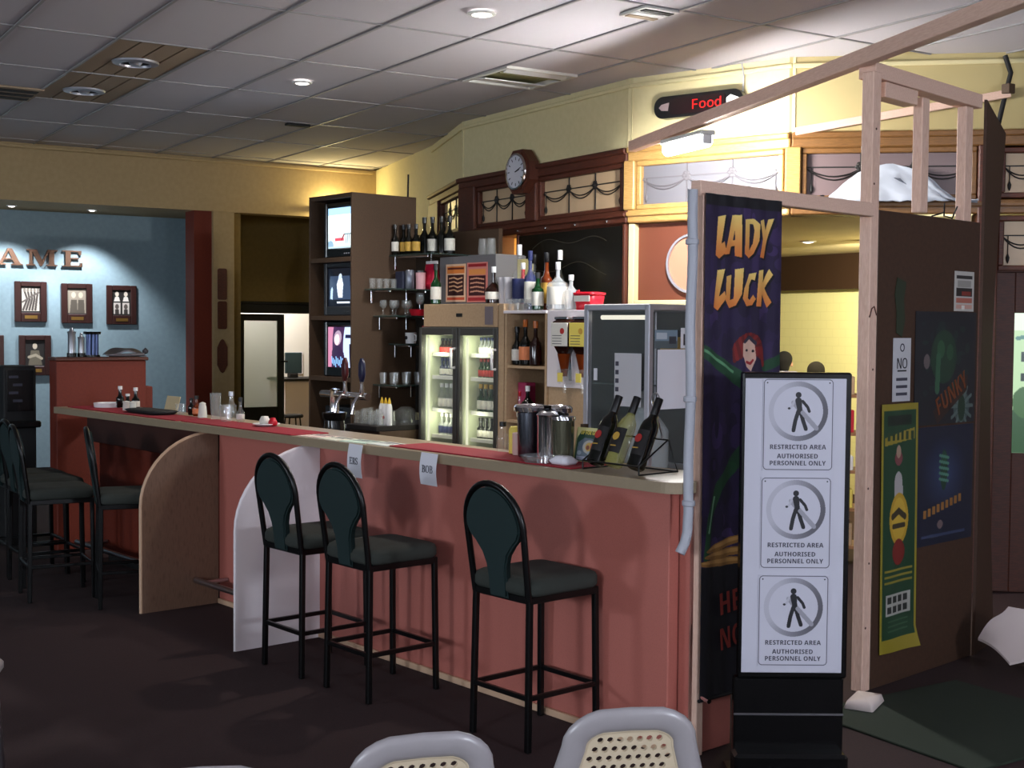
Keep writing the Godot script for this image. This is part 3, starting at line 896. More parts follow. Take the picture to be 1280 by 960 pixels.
	for k in 4: part("print_mark", Mb.new().box(Vector3(-0.05 + 0.03 * (k % 2), 1.28 - 0.06 * k, 0.007), Vector3(0.07, 0.02, 0.002)), M("grey_ink"), gm)
	part("button_shelf", Mb.new().span(Vector3(-0.12, 0.9, 0), Vector3(0.12, 0.95, 0.12), 0.01), M("black_gloss"), gm)
	# grey metal sculpture
	var sc := thing("sculpture", "grey metal sculpture of a folded cloth lying on the cabinet", "sculpture", Vector3(2.77, 1.4355, -9.95), -0.1)
	mt("lead_grey", S(96, 92, 96), 0.4, 0.6)
	var f := func(s: float, q: float) -> Vector3:
		return Vector3((s - 0.5) * 0.3, 0.008 + 0.055 * sin(PI * s) * (1.0 - 0.6 * q) + 0.01 * sin(9.0 * s + 3.0 * q), (q - 0.5) * 0.14)
	part("sheet_body", Mb.new().sheet(f, 16, 6, Vector3(0, 0.012, 0)), M("lead_grey"), sc)
	part("rolled_edge", Mb.new().tube([Vector3(-0.13, 0.014, 0.075), Vector3(0, 0.014, 0.085), Vector3(0.13, 0.02, 0.075)], 0.014, 8), M("lead_grey"), sc)
	part("knob", Mb.new().lathe([[0.0, 0.0], [0.02, 0.01], [0.024, 0.03], [0.0, 0.05]], 10, Vector3(0.15, 0.02, 0.02)), M("lead_grey"), sc)

func downlight(at: Vector3, r: float, on: bool, label: String) -> void:
	var t := thing("downlight", label, "downlight", at)
	part("trim_ring", Mb.new().lathe([[r * 0.7, -0.001], [r * 0.72, -0.012], [r, -0.008], [r * 1.02, -0.001], [r * 0.7, -0.001]], 20), M("white_paint") if on else M("alloy"), t)
	part("lens", Mb.new().lathe([[0.0, -0.02], [r * 0.4, -0.017], [r * 0.7, -0.008], [r * 0.7, -0.001], [0.0, -0.001]], 20), glow("downlight_glow", Color(1, 0.97, 0.95), 6.0) if on else M("dark_void"), t)

func ceiling_fittings() -> void:
	downlight(Vector3(3.73, CH - 0.01, -8.81), 0.07, true, "lit round ceiling downlight above the middle of the bar")
	downlight(Vector3(3.75, CH - 0.01, -6.32), 0.08, true, "lit round ceiling downlight nearest the top edge")
	for q in [Vector3(3.73, CH - 0.05, -8.81), Vector3(3.75, CH - 0.05, -6.32)]:
		lamp_spot("downlight_beam", q, q - Vector3(0, 1, 0.02), Color(1, 0.96, 0.92), 3.0, 52.0, 0.06)
	for q in [[Vector3(2.54, CH, -8.83), "nearer unlit round fitting in the brown slatted ceiling panel"], [Vector3(2.52, CH, -10.11), "farther unlit round fitting in the brown slatted ceiling panel"]]:
		var t := thing("round_vent", q[1], "vent", q[0])
		part("trim_ring", Mb.new().lathe([[0.1, 0.0], [0.105, -0.02], [0.15, -0.012], [0.155, 0.0], [0.1, 0.0]], 24), M("alloy"), t)
		part("recess", Mb.new().lathe([[0.0, -0.004], [0.1, -0.004], [0.1, 0.0], [0.0, 0.0]], 24), M("dark_void"), t)
		part("bulb", Mb.new().lathe([[0.0, -0.03], [0.03, -0.025], [0.045, -0.004], [0.0, -0.004]], 14), M("alloy"), t)
	# diffusers
	var v := thing("ceiling_diffuser", "white air diffuser with an olive slot in the ceiling", "air diffuser", Vector3(4.95, CH, -7.82))
	part("frame", Mb.new().span(Vector3(-0.29, -0.015, -0.3), Vector3(-0.26, 0.02, 0.3)).span(Vector3(0.26, -0.015, -0.3), Vector3(0.29, 0.02, 0.3)).span(Vector3(-0.26, -0.015, -0.3), Vector3(0.26, 0.02, -0.27)).span(Vector3(-0.26, -0.015, 0.27), Vector3(0.26, 0.02, 0.3)), M("white_paint"), v)
	part("back", Mb.new().span(Vector3(-0.26, 0.015, -0.27), Vector3(0.26, 0.03, 0.27)), mt("diffuser_back", S(150, 146, 100), 0.7), v)
	part("blade", Mb.new().box(Vector3(0, -0.012, -0.15), Vector3(0.5, 0.008, 0.2), 0.0, Basis(Vector3.RIGHT, 0.12)), M("white_plastic"), v)
	part("blade", Mb.new().box(Vector3(0, -0.004, 0.08), Vector3(0.5, 0.006, 0.14), 0.0, Basis(Vector3.RIGHT, 0.2)), mt("blade_olive", S(120, 116, 74), 0.6), v)
	part("blade", Mb.new().box(Vector3(0, -0.012, 0.22), Vector3(0.5, 0.008, 0.06), 0.0, Basis(Vector3.RIGHT, -0.3)), M("white_plastic"), v)
	var v2 := thing("ceiling_grille", "small square ceiling grille with dark slots at the top edge", "vent", Vector3(4.53, CH, -5.81))
	part("frame", Mb.new().span(Vector3(-0.12, -0.015, -0.12), Vector3(0.12, 0.0, 0.12), 0.004), M("white_paint"), v2)
	for k in 3: part("slot", Mb.new().box(Vector3(0, -0.017, -0.07 + 0.07 * k), Vector3(0.2, 0.006, 0.045)), [M("tan_strip"), M("white_plastic"), M("dark_void")][k], v2)
	var v3 := thing("dark_grille", "dark ceiling air grille at the left picture edge", "vent", Vector3(1.98, CH, -10.5))
	part("frame", Mb.new().span(Vector3(-0.28, -0.015, -0.28), Vector3(0.28, 0.0, 0.28), 0.004), M("tan_strip"), v3)
	for k in 3:
		part("slot", Mb.new().box(Vector3(0, -0.017, -0.17 + 0.17 * k), Vector3(0.5, 0.006, 0.09)), M("dark_void"), v3)
	solo("ceiling_slot", Mb.new().box(Vector3(0, -0.012, 0), Vector3(0.22, 0.02, 0.06), 0.004), M("black_matt"), "small black slot fitting on the ceiling before the bulkhead", "fitting", Vector3(4.49, CH, -10.7))
	# wall batten glowing beyond the tower
	var wl := thing("wall_lamp", "glowing strip lamp on the bulkhead behind the television tower", "lamp", Vector3(5.98, 2.96, ZB))
	part("housing", Mb.new().box(Vector3(0, 0, 0.02), Vector3(0.44, 0.05, 0.04), 0.006), M("white_paint"), wl)
	part("tube", Mb.new().tube([Vector3(-0.2, -0.005, 0.065), Vector3(0.2, -0.005, 0.065)], 0.02, 10), glow("warm_tube", Color(1, 0.94, 0.72), 6.0), wl)
	lamp_omni("wall_lamp_light", Vector3(5.98, 2.955, ZB + 0.12), Color(1, 0.93, 0.66), 0.5, 0.03)
	# short fluorescent under the long beam
	var a := Vector3(5.19, 2.8, -6.46)
	var b := Vector3(5.11, 2.8, -5.98)
	var fl := thing("fluorescent_lamp", "short bright fluorescent lamp fixed under the long timber beam", "lamp", (a + b) / 2, atan2(b.x - a.x, b.z - a.z))
	part("housing", Mb.new().box(Vector3(0, 0.045, 0), Vector3(0.1, 0.03, 0.5), 0.006), M("white_paint"), fl)
	part("diffuser", Mb.new().tube([Vector3(0, 0.0, -0.235), Vector3(0, 0.0, 0.235)], 0.042, 14), glow("cool_tube", Color(0.96, 0.97, 1.0), 7.0), fl)
	part("end_cap", Mb.new().box(Vector3(0, 0.01, 0.24), Vector3(0.06, 0.06, 0.012), 0.004), M("white_plastic"), fl)
	part("end_cap", Mb.new().box(Vector3(0, 0.01, -0.24), Vector3(0.06, 0.06, 0.012), 0.004), M("white_plastic"), fl)
	for k in 3:
		lamp_omni("fluorescent_light", a.lerp(b, 0.2 + 0.3 * k), Color(0.98, 0.98, 0.97), 1.9, 0.035)

func kitchen() -> void:
	var kc := 2.46
	var flat := Transform3D(Basis(Vector3.RIGHT, Vector3.BACK, Vector3.DOWN), Vector3(0, kc + 0.08, 0))
	struct("ceiling_kitchen", Mb.new().poly(PackedVector2Array([Vector2(5.9, -13.0), Vector2(10.05, -13.0), Vector2(10.05, -4.3), Vector2(8.65, -4.3), Vector2(6.19, -6.4), Vector2(5.8, -7.35), Vector2(5.8, -10.0)]), 0.0, 0.08, flat), mt("kitchen_ceiling", S(196, 176, 128), 0.8))
	struct("wall_kitchen_back", Mb.new().span(Vector3(10.05, 0, -13.0), Vector3(10.2, kc, -4.3)), tile_wall())
	struct("trim_kitchen_beam", Mb.new().span(Vector3(9.9, 2.1, -13.0), Vector3(10.05, kc, -4.3)), mt("beam_brown", S(50, 30, 14), 0.6))
	struct("wall_kitchen_left", Mb.new().span(Vector3(5.9, 0, -13.1), Vector3(10.2, kc, -13.0)), M("cream_paint"))
	struct("wall_kitchen_right", Mb.new().span(Vector3(8.6, 0, -4.4), Vector3(10.2, kc, -4.3)), M("cream_paint"))
	downlight(Vector3(8.3, kc, -8.35), 0.07, true, "lit downlight in the dining room ceiling beyond the opening")
	lamp_spot("kitchen_beam", Vector3(8.3, kc - 0.04, -8.35), Vector3(8.4, 0, -8.4), Color(1, 0.93, 0.75), 6.0, 60.0, 0.05)
	lamp_omni("kitchen_light", Vector3(9.0, 1.95, -7.4), Color(1, 0.95, 0.74), 1.6, 0.12)  # lamp added out of sight to light the dining room
	lamp_spot("wall_washer_light", Vector3(8.7, kc - 0.13, -8.0), Vector3(10.05, 1.55, -9.9), Color(1, 0.98, 0.88), 9.0, 42.0, 0.06)  # spot added to brighten the tiled wall
	var ww := thing("wall_washer", "white spotlight fitting added to brighten the yellow tiled wall", "lamp", Vector3(8.66, kc, -7.94))
	part("stem", Mb.new().tube([Vector3(0, 0, 0), Vector3(0, -0.09, 0)], 0.012, 8), M("white_paint"), ww)
	part("can", Mb.new().tube([Vector3(-0.06, -0.07, 0.08), Vector3(0.02, -0.11, -0.03)], 0.045, 14), M("white_paint"), ww)
	var gl := thing("pendant_lamp", "small pendant lamp added out of sight behind partition to light dining room", "lamp", Vector3(9.0, 1.95, -7.4))
	part("globe", Mb.new().lathe([[0.0, -0.12], [0.06, -0.1], [0.11, -0.04], [0.12, 0.0], [0.1, 0.06], [0.0, 0.11]], 18), glow("lamp_glow", Color(1, 0.97, 0.92), 2.0), gl)
	part("cord", Mb.new().tube([Vector3(0, 0.11, 0), Vector3(0, 0.51, 0)], 0.006, 6), M("black_matt"), gl)
	# purple topped snack stand just right of the banner
	var sn := thing("snack_stand", "tall purple topped snack stand beside the two diners", "display stand", Vector3(8.09, 0, -8.69), -0.8)
	part("pole", Mb.new().tube([Vector3(0, 0.02, 0), Vector3(0, 1.45, 0)], 0.02, 8), M("black_metal"), sn)
	part("base", Mb.new().lathe([[0.0, 0.0], [0.2, 0.0], [0.2, 0.02], [0.0, 0.02]], 18), M("black_metal"), sn)
	part("topper", Mb.new().box(Vector3(0, 1.62, 0), Vector3(0.26, 0.12, 0.03), 0.005), mt("purple_card", S(96, 60, 160), 0.6), sn)
	for k in 5:
		part("packet", Mb.new().box(Vector3(-0.02 + 0.03 * (k % 2), 1.5 - 0.13 * k, 0.05), Vector3(0.2, 0.11, 0.05), 0.02), [mt("packet_white", S(206, 190, 200), 0.5), M("red_plastic"), mt("purple_card", S(96, 60, 160), 0.6)][k % 3], sn)
	# shelves seen between the sign and the post
	var sh := thing("shelf_rack", "dark shelf rack with boxes behind the sign", "shelf", Vector3(6.95, 0, -6.75), -0.72)
	for x in [-0.42, 0.42]: part("upright", Mb.new().span(Vector3(x - 0.02, 0, -0.15), Vector3(x + 0.02, 1.35, 0.15)), M("black_matt"), sh)
	for k in 5:
		part("shelf_board", Mb.new().span(Vector3(-0.4, 0.12 + 0.27 * k, -0.15), Vector3(0.4, 0.14 + 0.27 * k, 0.15)), M("shop_board"), sh)
	var kinds := ["white", "red", "brown", "yellow"]
	var cols := [M("white_plastic"), M("red_plastic"), M("beige_board"), M("label_yellow")]
	var lvl := ["lowest", "second", "third", "fourth", "top"]
	for k in 5:
		for i in 4:
			var c := (k + i * 3) % 4
			var h := 0.1 + 0.03 * ((k * 2 + i) % 3)
			var o := solo("carton", Mb.new().box(Vector3(0, h / 2, 0), Vector3(0.13, h, 0.14), 0.004), cols[c], "small %s carton on the %s shelf of the dark rack, %s" % [kinds[c], lvl[k], ["far left", "left of middle", "right of middle", "far right"][i]], "carton", sh.position + Basis(Vector3.UP, -0.72) * Vector3(-0.3 + 0.2 * i, 0.14 + 0.27 * k, 0.04), -0.72, "cartons on the rack")

func tile_wall() -> StandardMaterial3D:
	# far tiled wall: faint joints, too far off to part the tiles
	var p := Pic.new(128, 128, S(234, 224, 160))
	for r in 8:
		p.rect(0, r * 16, 128, 1, S(226, 215, 151))
		for c in 4: p.rect(c * 32 + (16 if r % 2 else 0), r * 16, 1, 16, S(226, 215, 151))
	var m := printed("yellow_tiles", p, 0.3)
	m.uv1_triplanar = true
	m.uv1_world_triplanar = true
	m.uv1_scale = Vector3(1.4, 1.4, 1.4)
	return m

func bar() -> void:
	var o := B(0, 0)
	# body: local x runs to the near end, z out to the customers
	var t := thing("bar_counter", "long reddish laminate bar counter body with a plain pink front", "counter", o, BT)
	part("front_panel", Mb.new().span(Vector3(-3.64, 0.03, -0.06), Vector3(0, 1.045, 0), 0.004), M("lit_pink_laminate"), t)
	part("end_panel", Mb.new().span(Vector3(-0.02, 0.0, -0.3), Vector3(0.075, 1.045, -0.065), 0.004), M("lit_pink_laminate"), t)
	part("skirting_strip", Mb.new().span(Vector3(-3.64, 0.0, -0.05), Vector3(0.004, 0.03, 0.012), 0.003), M("edge_band"), t)
	for q in [[-5.45, -4.52], [-4.515, -3.66]]:
		part("board", Mb.new().span(Vector3(q[0], 0.1, -0.08), Vector3(q[1], 0.86, -0.03), 0.004), M("orange_laminate"), t)
	part("apron", Mb.new().span(Vector3(-5.45, 0.86, -0.1), Vector3(-3.66, 1.045, 0.06), 0.004), mt("apron_dark", S(62, 26, 16), 0.5), t)
	part("kick_board", Mb.new().span(Vector3(-5.42, 0.0, -0.12), Vector3(-3.66, 0.1, -0.08)), M("black_matt"), t)
	part("carcass", Mb.new().span(Vector3(-5.4, 0.02, -0.3), Vector3(-0.03, 1.04, -0.1)), M("brown_board"), t)
	# worktop with a rounded near corner
	var pts := PackedVector2Array([Vector2(-5.72, -0.3), Vector2(-5.72, 0.19), Vector2(-3.0, 0.135), Vector2(-1.2, 0.1)])
	for k in 7:
		var a := PI / 2 * (1 - k / 6.0)
		pts.append(Vector2(0.03 + 0.075 * cos(a), 0.01 + 0.075 * sin(a)))
	pts.append(Vector2(0.105, -0.035))
	pts.append(Vector2(0.045, -0.06))
	pts.append(Vector2(0.045, -0.3))
	var bt := Mb.new().poly(pts, -1.09, -1.046, Transform3D(Basis(Vector3.RIGHT, Vector3.BACK, Vector3.DOWN), Vector3.ZERO))
	solo("worktop", bt, M("bar_edge"), "speckled laminate bar top with a rounded corner beside the banner", "bar top", o, BT)
	# quarter round end boards standing out from the front
	var shape := func(dp: float, h: float) -> PackedVector2Array:
		var p := PackedVector2Array([Vector2(0, 0), Vector2(dp, 0), Vector2(dp, 0.62)])
		for k in range(1, 13):
			var a := PI / 2 * k / 12
			p.append(Vector2(0.03 + (dp - 0.03) * cos(a), 0.62 + (h - 0.62) * sin(a)))
		p.append(Vector2(0, h))
		return p
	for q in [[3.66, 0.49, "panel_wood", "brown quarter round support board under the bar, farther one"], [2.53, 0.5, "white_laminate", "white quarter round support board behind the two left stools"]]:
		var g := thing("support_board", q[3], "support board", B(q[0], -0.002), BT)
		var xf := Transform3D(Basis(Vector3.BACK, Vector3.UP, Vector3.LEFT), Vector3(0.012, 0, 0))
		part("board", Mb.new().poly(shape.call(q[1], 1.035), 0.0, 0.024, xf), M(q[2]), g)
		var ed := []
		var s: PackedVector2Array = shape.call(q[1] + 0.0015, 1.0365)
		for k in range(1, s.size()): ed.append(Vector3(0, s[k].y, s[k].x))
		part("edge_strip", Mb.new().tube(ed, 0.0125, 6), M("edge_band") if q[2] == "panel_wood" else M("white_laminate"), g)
	for q in [[5.4, 3.69, "steel foot rail under the far end of the bar"], [3.63, 2.56, "short steel foot rail between the two support boards"]]:
		var fr := thing("foot_rail", q[2], "foot rail", B(q[0], 0), BT)
		var L: float = q[0] - q[1]
		part("rail", Mb.new().tube([Vector3(0, 0.16, 0.16), Vector3(L, 0.16, 0.16)], 0.018, 10), M("steel"), fr)
		for x in [0.1, L - 0.1]: part("bracket", Mb.new().tube([Vector3(x, 0.16, 0.16), Vector3(x, 0.16, 0.005 if q[0] < 4 else -0.02)], 0.012, 8), M("steel"), fr)

const PA := Vector2(4.526, -4.186)                       # foot of the near post of the partition
const PT := -0.1977                                      # its wall's turn is minus this

func Q(x: float, y: float, z := 0.0) -> Vector3:         # point on the clad partition: x along it, z out of its face
	return Vector3(PA.x + 0.981 * x + 0.196 * z, y, PA.y - 0.196 * x + 0.981 * z)

func partition() -> void:
	var tn := 0.1973
	var knots := func(st: Mb, pts: Array) -> Mb:
		for p in pts: st.lathe([[0.0, 0.0], [0.006, 0.0], [0.005, 0.0015], [0.0, 0.0015]], 8, p, Basis(Vector3.RIGHT, PI / 2))
		return st
	# near post, slightly pinkish pine
	var p1 := thing("timber_post", "tall bare pine post beside the restricted area sign", "post", Q(0.055, 0), tn)
	part("post", Mb.new().span(Vector3(-0.02, 0, -0.06), Vector3(0.048, 2.86, 0), 0.004), M("pine_upright"), p1)
	for v in [Vector3(0.01, 2.6, 0), Vector3(0.0, 2.35, 0), Vector3(0.02, 1.5, 0), Vector3(0.0, 0.95, 0), Vector3(0.02, 0.6, 0), Vector3(0.0, 0.3, 0)]:
		part("knot", knots.call(Mb.new(), [v]), M("dark_wood"), p1)
	part("stain", Mb.new().tube([Vector3(-0.018, 1.74, 0.0), Vector3(0.0, 1.78, 0.0), Vector3(0.02, 1.79, 0.0), Vector3(0.04, 1.75, 0.0)], 0.004, 5), M("dark_wood"), p1)
	solo("timber_stud", Mb.new().span(Vector3(-0.01, 2.25, -0.06), Vector3(0.06, 2.8, -0.01), 0.004), M("pine_upright"), "short pine stud in the middle above the clad partition", "stud", Q(0.5, 0), tn, "")
	solo("timber_stud", Mb.new().span(Vector3(-0.01, 2.23, -0.06), Vector3(0.065, 2.81, -0.01), 0.004), M("pine_upright"), "short pine stud at the far corner above the clad partition", "stud", Q(0.93, 0), tn, "")
	solo("top_plate", Mb.new().beam(Vector3(0.06, 2.87, -0.05), Vector3(1.08, 2.85, -0.05), 0.09, 0.07), M("pine_long"), "pine top plate running from the post over the short studs", "beam", Q(0, 0), tn)
	solo("packing_block", Mb.new().beam(Vector3(0.14, 2.79, -0.04), Vector3(0.43, 2.785, -0.04), 0.08, 0.07), M("pine_long"), "pine packing block under the top plate near post", "block", Q(0, 0), tn)
	solo("long_beam", Mb.new().beam(Vector3(4.17, 2.925, -3.02), Vector3(5.42, 2.915, -7.12), 0.06, 0.07), M("pine_long"), "long pine beam crossing overhead from upper right to the wall", "beam")
	# cladding board and the second sheet
	var cl := solo("partition_board", Mb.new().span(Vector3(0.105, 0.0, -0.02), Vector3(1.075, 2.235, 0.0), 0.003), mt("clad_brown", S(116, 80, 56), 0.7), "brown partition board carrying the posters", "board", Q(0, 0), tn)
	cl.material_override = noisy("clad_board", noise_tex(41, 0.05, [S(60, 36, 20), S(72, 45, 27)]), Vector3(1.2, 1.2, 1.2), 0.7)
	var f := func(s: float, t: float) -> Vector3:
		var e := 0.4 * s
		return Vector3(1.085 + e, 2.86 * (1 - t) - 0.12 * s * (1 - t), 0.0 - e * 0.23 - 0.05 * sin(PI * t) * s)
	solo("loose_sheet", Mb.new().sheet(f, 6, 12, Vector3(0.012, 0, 0.01)), M("clad_board"), "bowed brown board sheet standing beyond the poster board", "board", Q(0, 0), tn)
	# line of the bar's end: slim timber post, top bar and grey conduit
	var p0 := thing("slim_post", "slim pine upright at the bar's near end behind the conduit", "post", B(-0.07, 0.085), BT)
	part("post", Mb.new().span(Vector3(-0.02, 0, -0.02), Vector3(0.025, 2.2, 0.02), 0.003), M("pine_upright"), p0)
	part("foot_stub", Mb.new().tube([Vector3(0.02, 0.24, 0.0), Vector3(0.09, 0.235, 0.02)], 0.01, 8), M("chrome"), p0)
	solo("cross_bar", Mb.new().beam(B(-0.06, 0.06, 2.225), B(-0.005, 1.31, 2.225), 0.05, 0.06), M("pine_long"), "horizontal pine bar holding up the purple banner", "beam")
	for q in [["left", 0.35], ["right", 0.85]]:
		solo("screw", Mb.new().lathe([[0.0, 0.0], [0.009, 0.0], [0.009, 0.006], [0.0, 0.008]], 8), M("black_matt"), "small dark screw head on top of the pine bar, %s one" % q[0], "screw", B(-0.035, q[1] + 0.06, 2.255))
	var ho := thing("conduit", "grey plastic conduit hanging down past the bar top corner", "conduit", B(-0.115, -0.02), BT)
	var hp := [Vector3(0, 2.21, 0.0)]
	for k in 14: hp.append(Vector3(0.004 * sin(k * 0.9), 2.1 - 0.077 * k, 0.0))
	hp += [Vector3(0.0, 0.98, 0.0), Vector3(0.0, 0.9, 0.005), Vector3(-0.003, 0.86, 0.015), Vector3(-0.01, 0.82, 0.035)]
	part("pipe", Mb.new().tube(hp, 0.02, 10), M("pvc"), ho)
	for y in [2.0, 1.4, 1.0]: part("clip", Mb.new().lathe([[0.021, 0.0], [0.026, 0.004], [0.026, 0.02], [0.021, 0.024]], 12, Vector3(0, y, 0)), M("pvc"), ho)
	# batten across the wall of the bay and its stub
	var ba := thing("batten", "pale timber batten slanting across the cream wall behind the frame", "batten")
	part("strip", Mb.new().beam(Vector3(6.03, 2.955, -6.2), Vector3(6.98, 3.165, -5.3), 0.03, 0.05), M("pine_long"), ba)
	part("end_block", Mb.new().box(Vector3(6.96, 3.19, -5.3), Vector3(0.06, 0.06, 0.06), 0.004), M("brown_board"), ba)
	solo("black_cable", Mb.new().tube([Vector3(7.0, CH - 0.03, -5.36), Vector3(7.02, 3.3, -5.33), Vector3(6.98, 3.15, -5.34), Vector3(6.96, 2.97, -5.37)], 0.016, 8), M("black_matt"), "thick black cable dropping from the ceiling at far right", "cable")
	# crumpled plastic sheeting resting on the partition's back
	var rn := FastNoiseLite.new()
	rn.seed = 4
	rn.frequency = 0.35
	var cr := func(s: float, t: float) -> Vector3:
		var y := 2.5 + 0.24 * sin(PI * clampf(s * 1.15, 0, 1)) * (1 - t) + 0.02 * rn.get_noise_2d(s * 22, t * 12)
		return Vector3(0.2 + 0.95 * s, y, 0.055 + 0.05 * t + 0.03 * rn.get_noise_2d(s * 18 + 40, t * 14))
	solo("plastic_sheet", Mb.new().sheet(cr, 22, 8, Vector3(0, 0.004, 0.004)), mt("cloudy_plastic", S(186, 190, 200), 0.35), "crumpled cloudy plastic sheet lying along the window rail", "plastic sheet", Vector3(V3.x, 0, V3.y), wt(V3, V4))
	solo("wire_scrap", Mb.new().tube([Vector3(0.6, 2.238, -0.01), Vector3(0.68, 2.26, 0.01), Vector3(0.74, 2.31, -0.02), Vector3(0.7, 2.245, 0.0), Vector3(0.8, 2.24, -0.01), Vector3(0.83, 2.3, 0.0)], 0.004, 6), M("black_matt"), "loose black wire scrap on the partition's top edge", "wire", Q(0, 0), tn)

func tower() -> void:
	# local x to the near side, z to the front
	var t := thing("television_tower", "tall brown board tower of three bays holding the televisions", "cabinet", B(5.05, 1.9), BT)
	part("side_panel", Mb.new().span(Vector3(-0.018, 0, -0.62), Vector3(0, 2.72, 0), 0.002), M("brown_board"), t)
	part("side_panel", Mb.new().span(Vector3(-0.62, 0, -0.62), Vector3(-0.602, 2.72, 0), 0.002), M("brown_board"), t)
	part("back_panel", Mb.new().span(Vector3(-0.602, 0, -0.62), Vector3(-0.018, 2.7, -0.61)), M("brown_board"), t)
	for y in [0.3, 0.8, 1.26, 1.745, 2.205]:
		part("shelf_board", Mb.new().span(Vector3(-0.602, y - 0.018, -0.61), Vector3(-0.018, y + 0.018, -0.004), 0.002), M("brown_board"), t)
	part("top_board", Mb.new().span(Vector3(-0.602, 2.684, -0.61), Vector3(-0.018, 2.72, -0.002), 0.002), M("brown_board"), t)
	var p := [Pic.new(96, 80, S(214, 232, 244)), Pic.new(96, 80, S(16, 20, 30)), Pic.new(96, 96, S(60, 36, 70))]
	p[0].rect(0, 0, 96, 14, S(150, 196, 236)).poly([Vector2(0, 50), Vector2(40, 44), Vector2(96, 52), Vector2(96, 80), Vector2(0, 80)], S(204, 214, 214)).rect(30, 60, 34, 6, S(196, 70, 84)).stroke([Vector2(56, 64), Vector2(66, 54)], 2, S(120, 50, 60))
	for k in 5: p[0].rect(70 + 6 * k, 52, 2, 20, S(90, 110, 120))
	p[0].rect(66, 52, 30, 2, S(90, 110, 120)).ell(10, 72, 12, 8, S(120, 150, 170)).rect(0, 76, 96, 4, S(160, 180, 190))
	p[1].poly([Vector2(10, 16), Vector2(84, 16), Vector2(90, 66), Vector2(6, 66)], S(52, 66, 90)).poly([Vector2(44, 62), Vector2(40, 34), Vector2(46, 20), Vector2(58, 20), Vector2(64, 34), Vector2(60, 62)], S(226, 236, 250)).ell(51, 18, 6, 7, S(190, 206, 226)).poly([Vector2(10, 64), Vector2(14, 44), Vector2(20, 38), Vector2(24, 44), Vector2(20, 66)], S(180, 206, 230)).rect(36, 70, 48, 4, S(210, 224, 240))
	p[2].rect(0, 0, 22, 96, S(186, 120, 150)).rect(64, 0, 32, 96, S(190, 210, 244)).rect(70, 18, 26, 8, S(30, 30, 60)).rect(84, 40, 12, 56, S(24, 20, 40)).ell(42, 26, 15, 18, S(160, 140, 160)).ell(40, 30, 10, 13, S(236, 204, 206)).poly([Vector2(14, 96), Vector2(20, 56), Vector2(36, 44), Vector2(54, 46), Vector2(66, 62), Vector2(70, 96)], S(46, 30, 60))
	for k in 9: p[2].rect(16 + 6 * k, 70 + 4 * (k % 3), 4, 18, S(130, 180, 230))
	var info := [[2.224, 0.44, "top television of the tower showing a pale bright scene"], [1.764, 0.42, "middle television of the tower showing white figures on dark"], [1.279, 0.44, "lowest television of the tower showing a woman in dark clothes"]]
	for i in 3:
		var y: float = info[i][0]
		var h: float = info[i][1]
		var tv := thing("television", info[i][2], "television", B(5.05, 1.9, y) + Basis(Vector3.UP, BT) * Vector3(-0.24, 0, -0.06), BT)
		part("body", Mb.new().loft([ring3z(0.46, h, 0.0, h), ring3z(0.46, h, -0.1, h), ring3z(0.3, h * 0.72, -0.42, h)]), M("black_matt"), tv)
		var bz := Mb.new()
		for q in [[Vector3(-0.225, 0.0, 0), Vector3(-0.185, h, 0.02)], [Vector3(0.185, 0.0, 0), Vector3(0.225, h, 0.02)], [Vector3(-0.185, 0, 0), Vector3(0.185, 0.075, 0.02)], [Vector3(-0.185, h - 0.04, 0), Vector3(0.185, h, 0.02)]]:
			bz.span(q[0], q[1], 0.008)
		part("bezel", bz, mt("set_grey", S(44, 46, 50), 0.4) if i == 1 else M("black_gloss"), tv)
		var hs := h - 0.12
		var sf := func(s: float, q: float) -> Vector3:
			return Vector3(-0.18 + 0.36 * s, h - 0.045 - hs * q + 0.075 * 0.0, 0.002 + 0.018 * (1 - pow(2 * s - 1, 2)) * (1 - pow(2 * q - 1, 2)))
		part("screen", Mb.new().sheet(sf, 8, 8, Vector3(0, 0, 0.002)), printed("screen_%d" % i, p[i], 0.2, [2.2, 1.6, 1.7][i]), tv)
		for k in 3: part("button", Mb.new().box(Vector3(0.08 + 0.03 * k, 0.03, 0.02), Vector3(0.016, 0.01, 0.01), 0.002), M("set_grey") if mats.has("set_grey") else M("alloy"), tv)
		var al := AreaLight3D.new()
		al.name = "screen_light"
		al.area_size = Vector2(0.34, 0.28)
		al.light_energy = [0.12, 0.04, 0.07][i]
		al.light_color = Color(0.75, 0.85, 1.0)
		al.shadow_enabled = true
		al.area_range = 20.0
		add_child(al, true)
		al.transform = Transform3D(Basis(Vector3.UP, BT + PI), tv.position + Basis(Vector3.UP, BT) * Vector3(0, h * 0.55, 0.035))
	var am := thing("amplifier", "black amplifier with silver knobs in the tower's lower bay", "amplifier", B(5.35, 1.98, 0.818), BT)
	part("case", Mb.new().span(Vector3(-0.22, 0, -0.35), Vector3(0.22, 0.14, 0), 0.006), M("black_matt"), am)
	for k in 4: part("knob", Mb.new().lathe([[0.0, 0.0], [0.018, 0.0], [0.016, 0.02], [0.0, 0.02]], 12, Vector3(-0.15 + 0.09 * k, 0.07, 0), Basis(Vector3.RIGHT, PI / 2)), M("alloy"), am)
	var v := thing("video_player", "flat grey video player lying under the lowest television", "player", B(5.35, 1.98, 0.958), BT)
	part("case", Mb.new().span(Vector3(-0.2, 0, -0.3), Vector3(0.2, 0.08, 0), 0.005), mt("set_grey", S(44, 46, 50), 0.4), v)
	part("slot", Mb.new().span(Vector3(-0.1, 0.045, 0), Vector3(0.06, 0.065, 0.003)), M("black_gloss"), v)
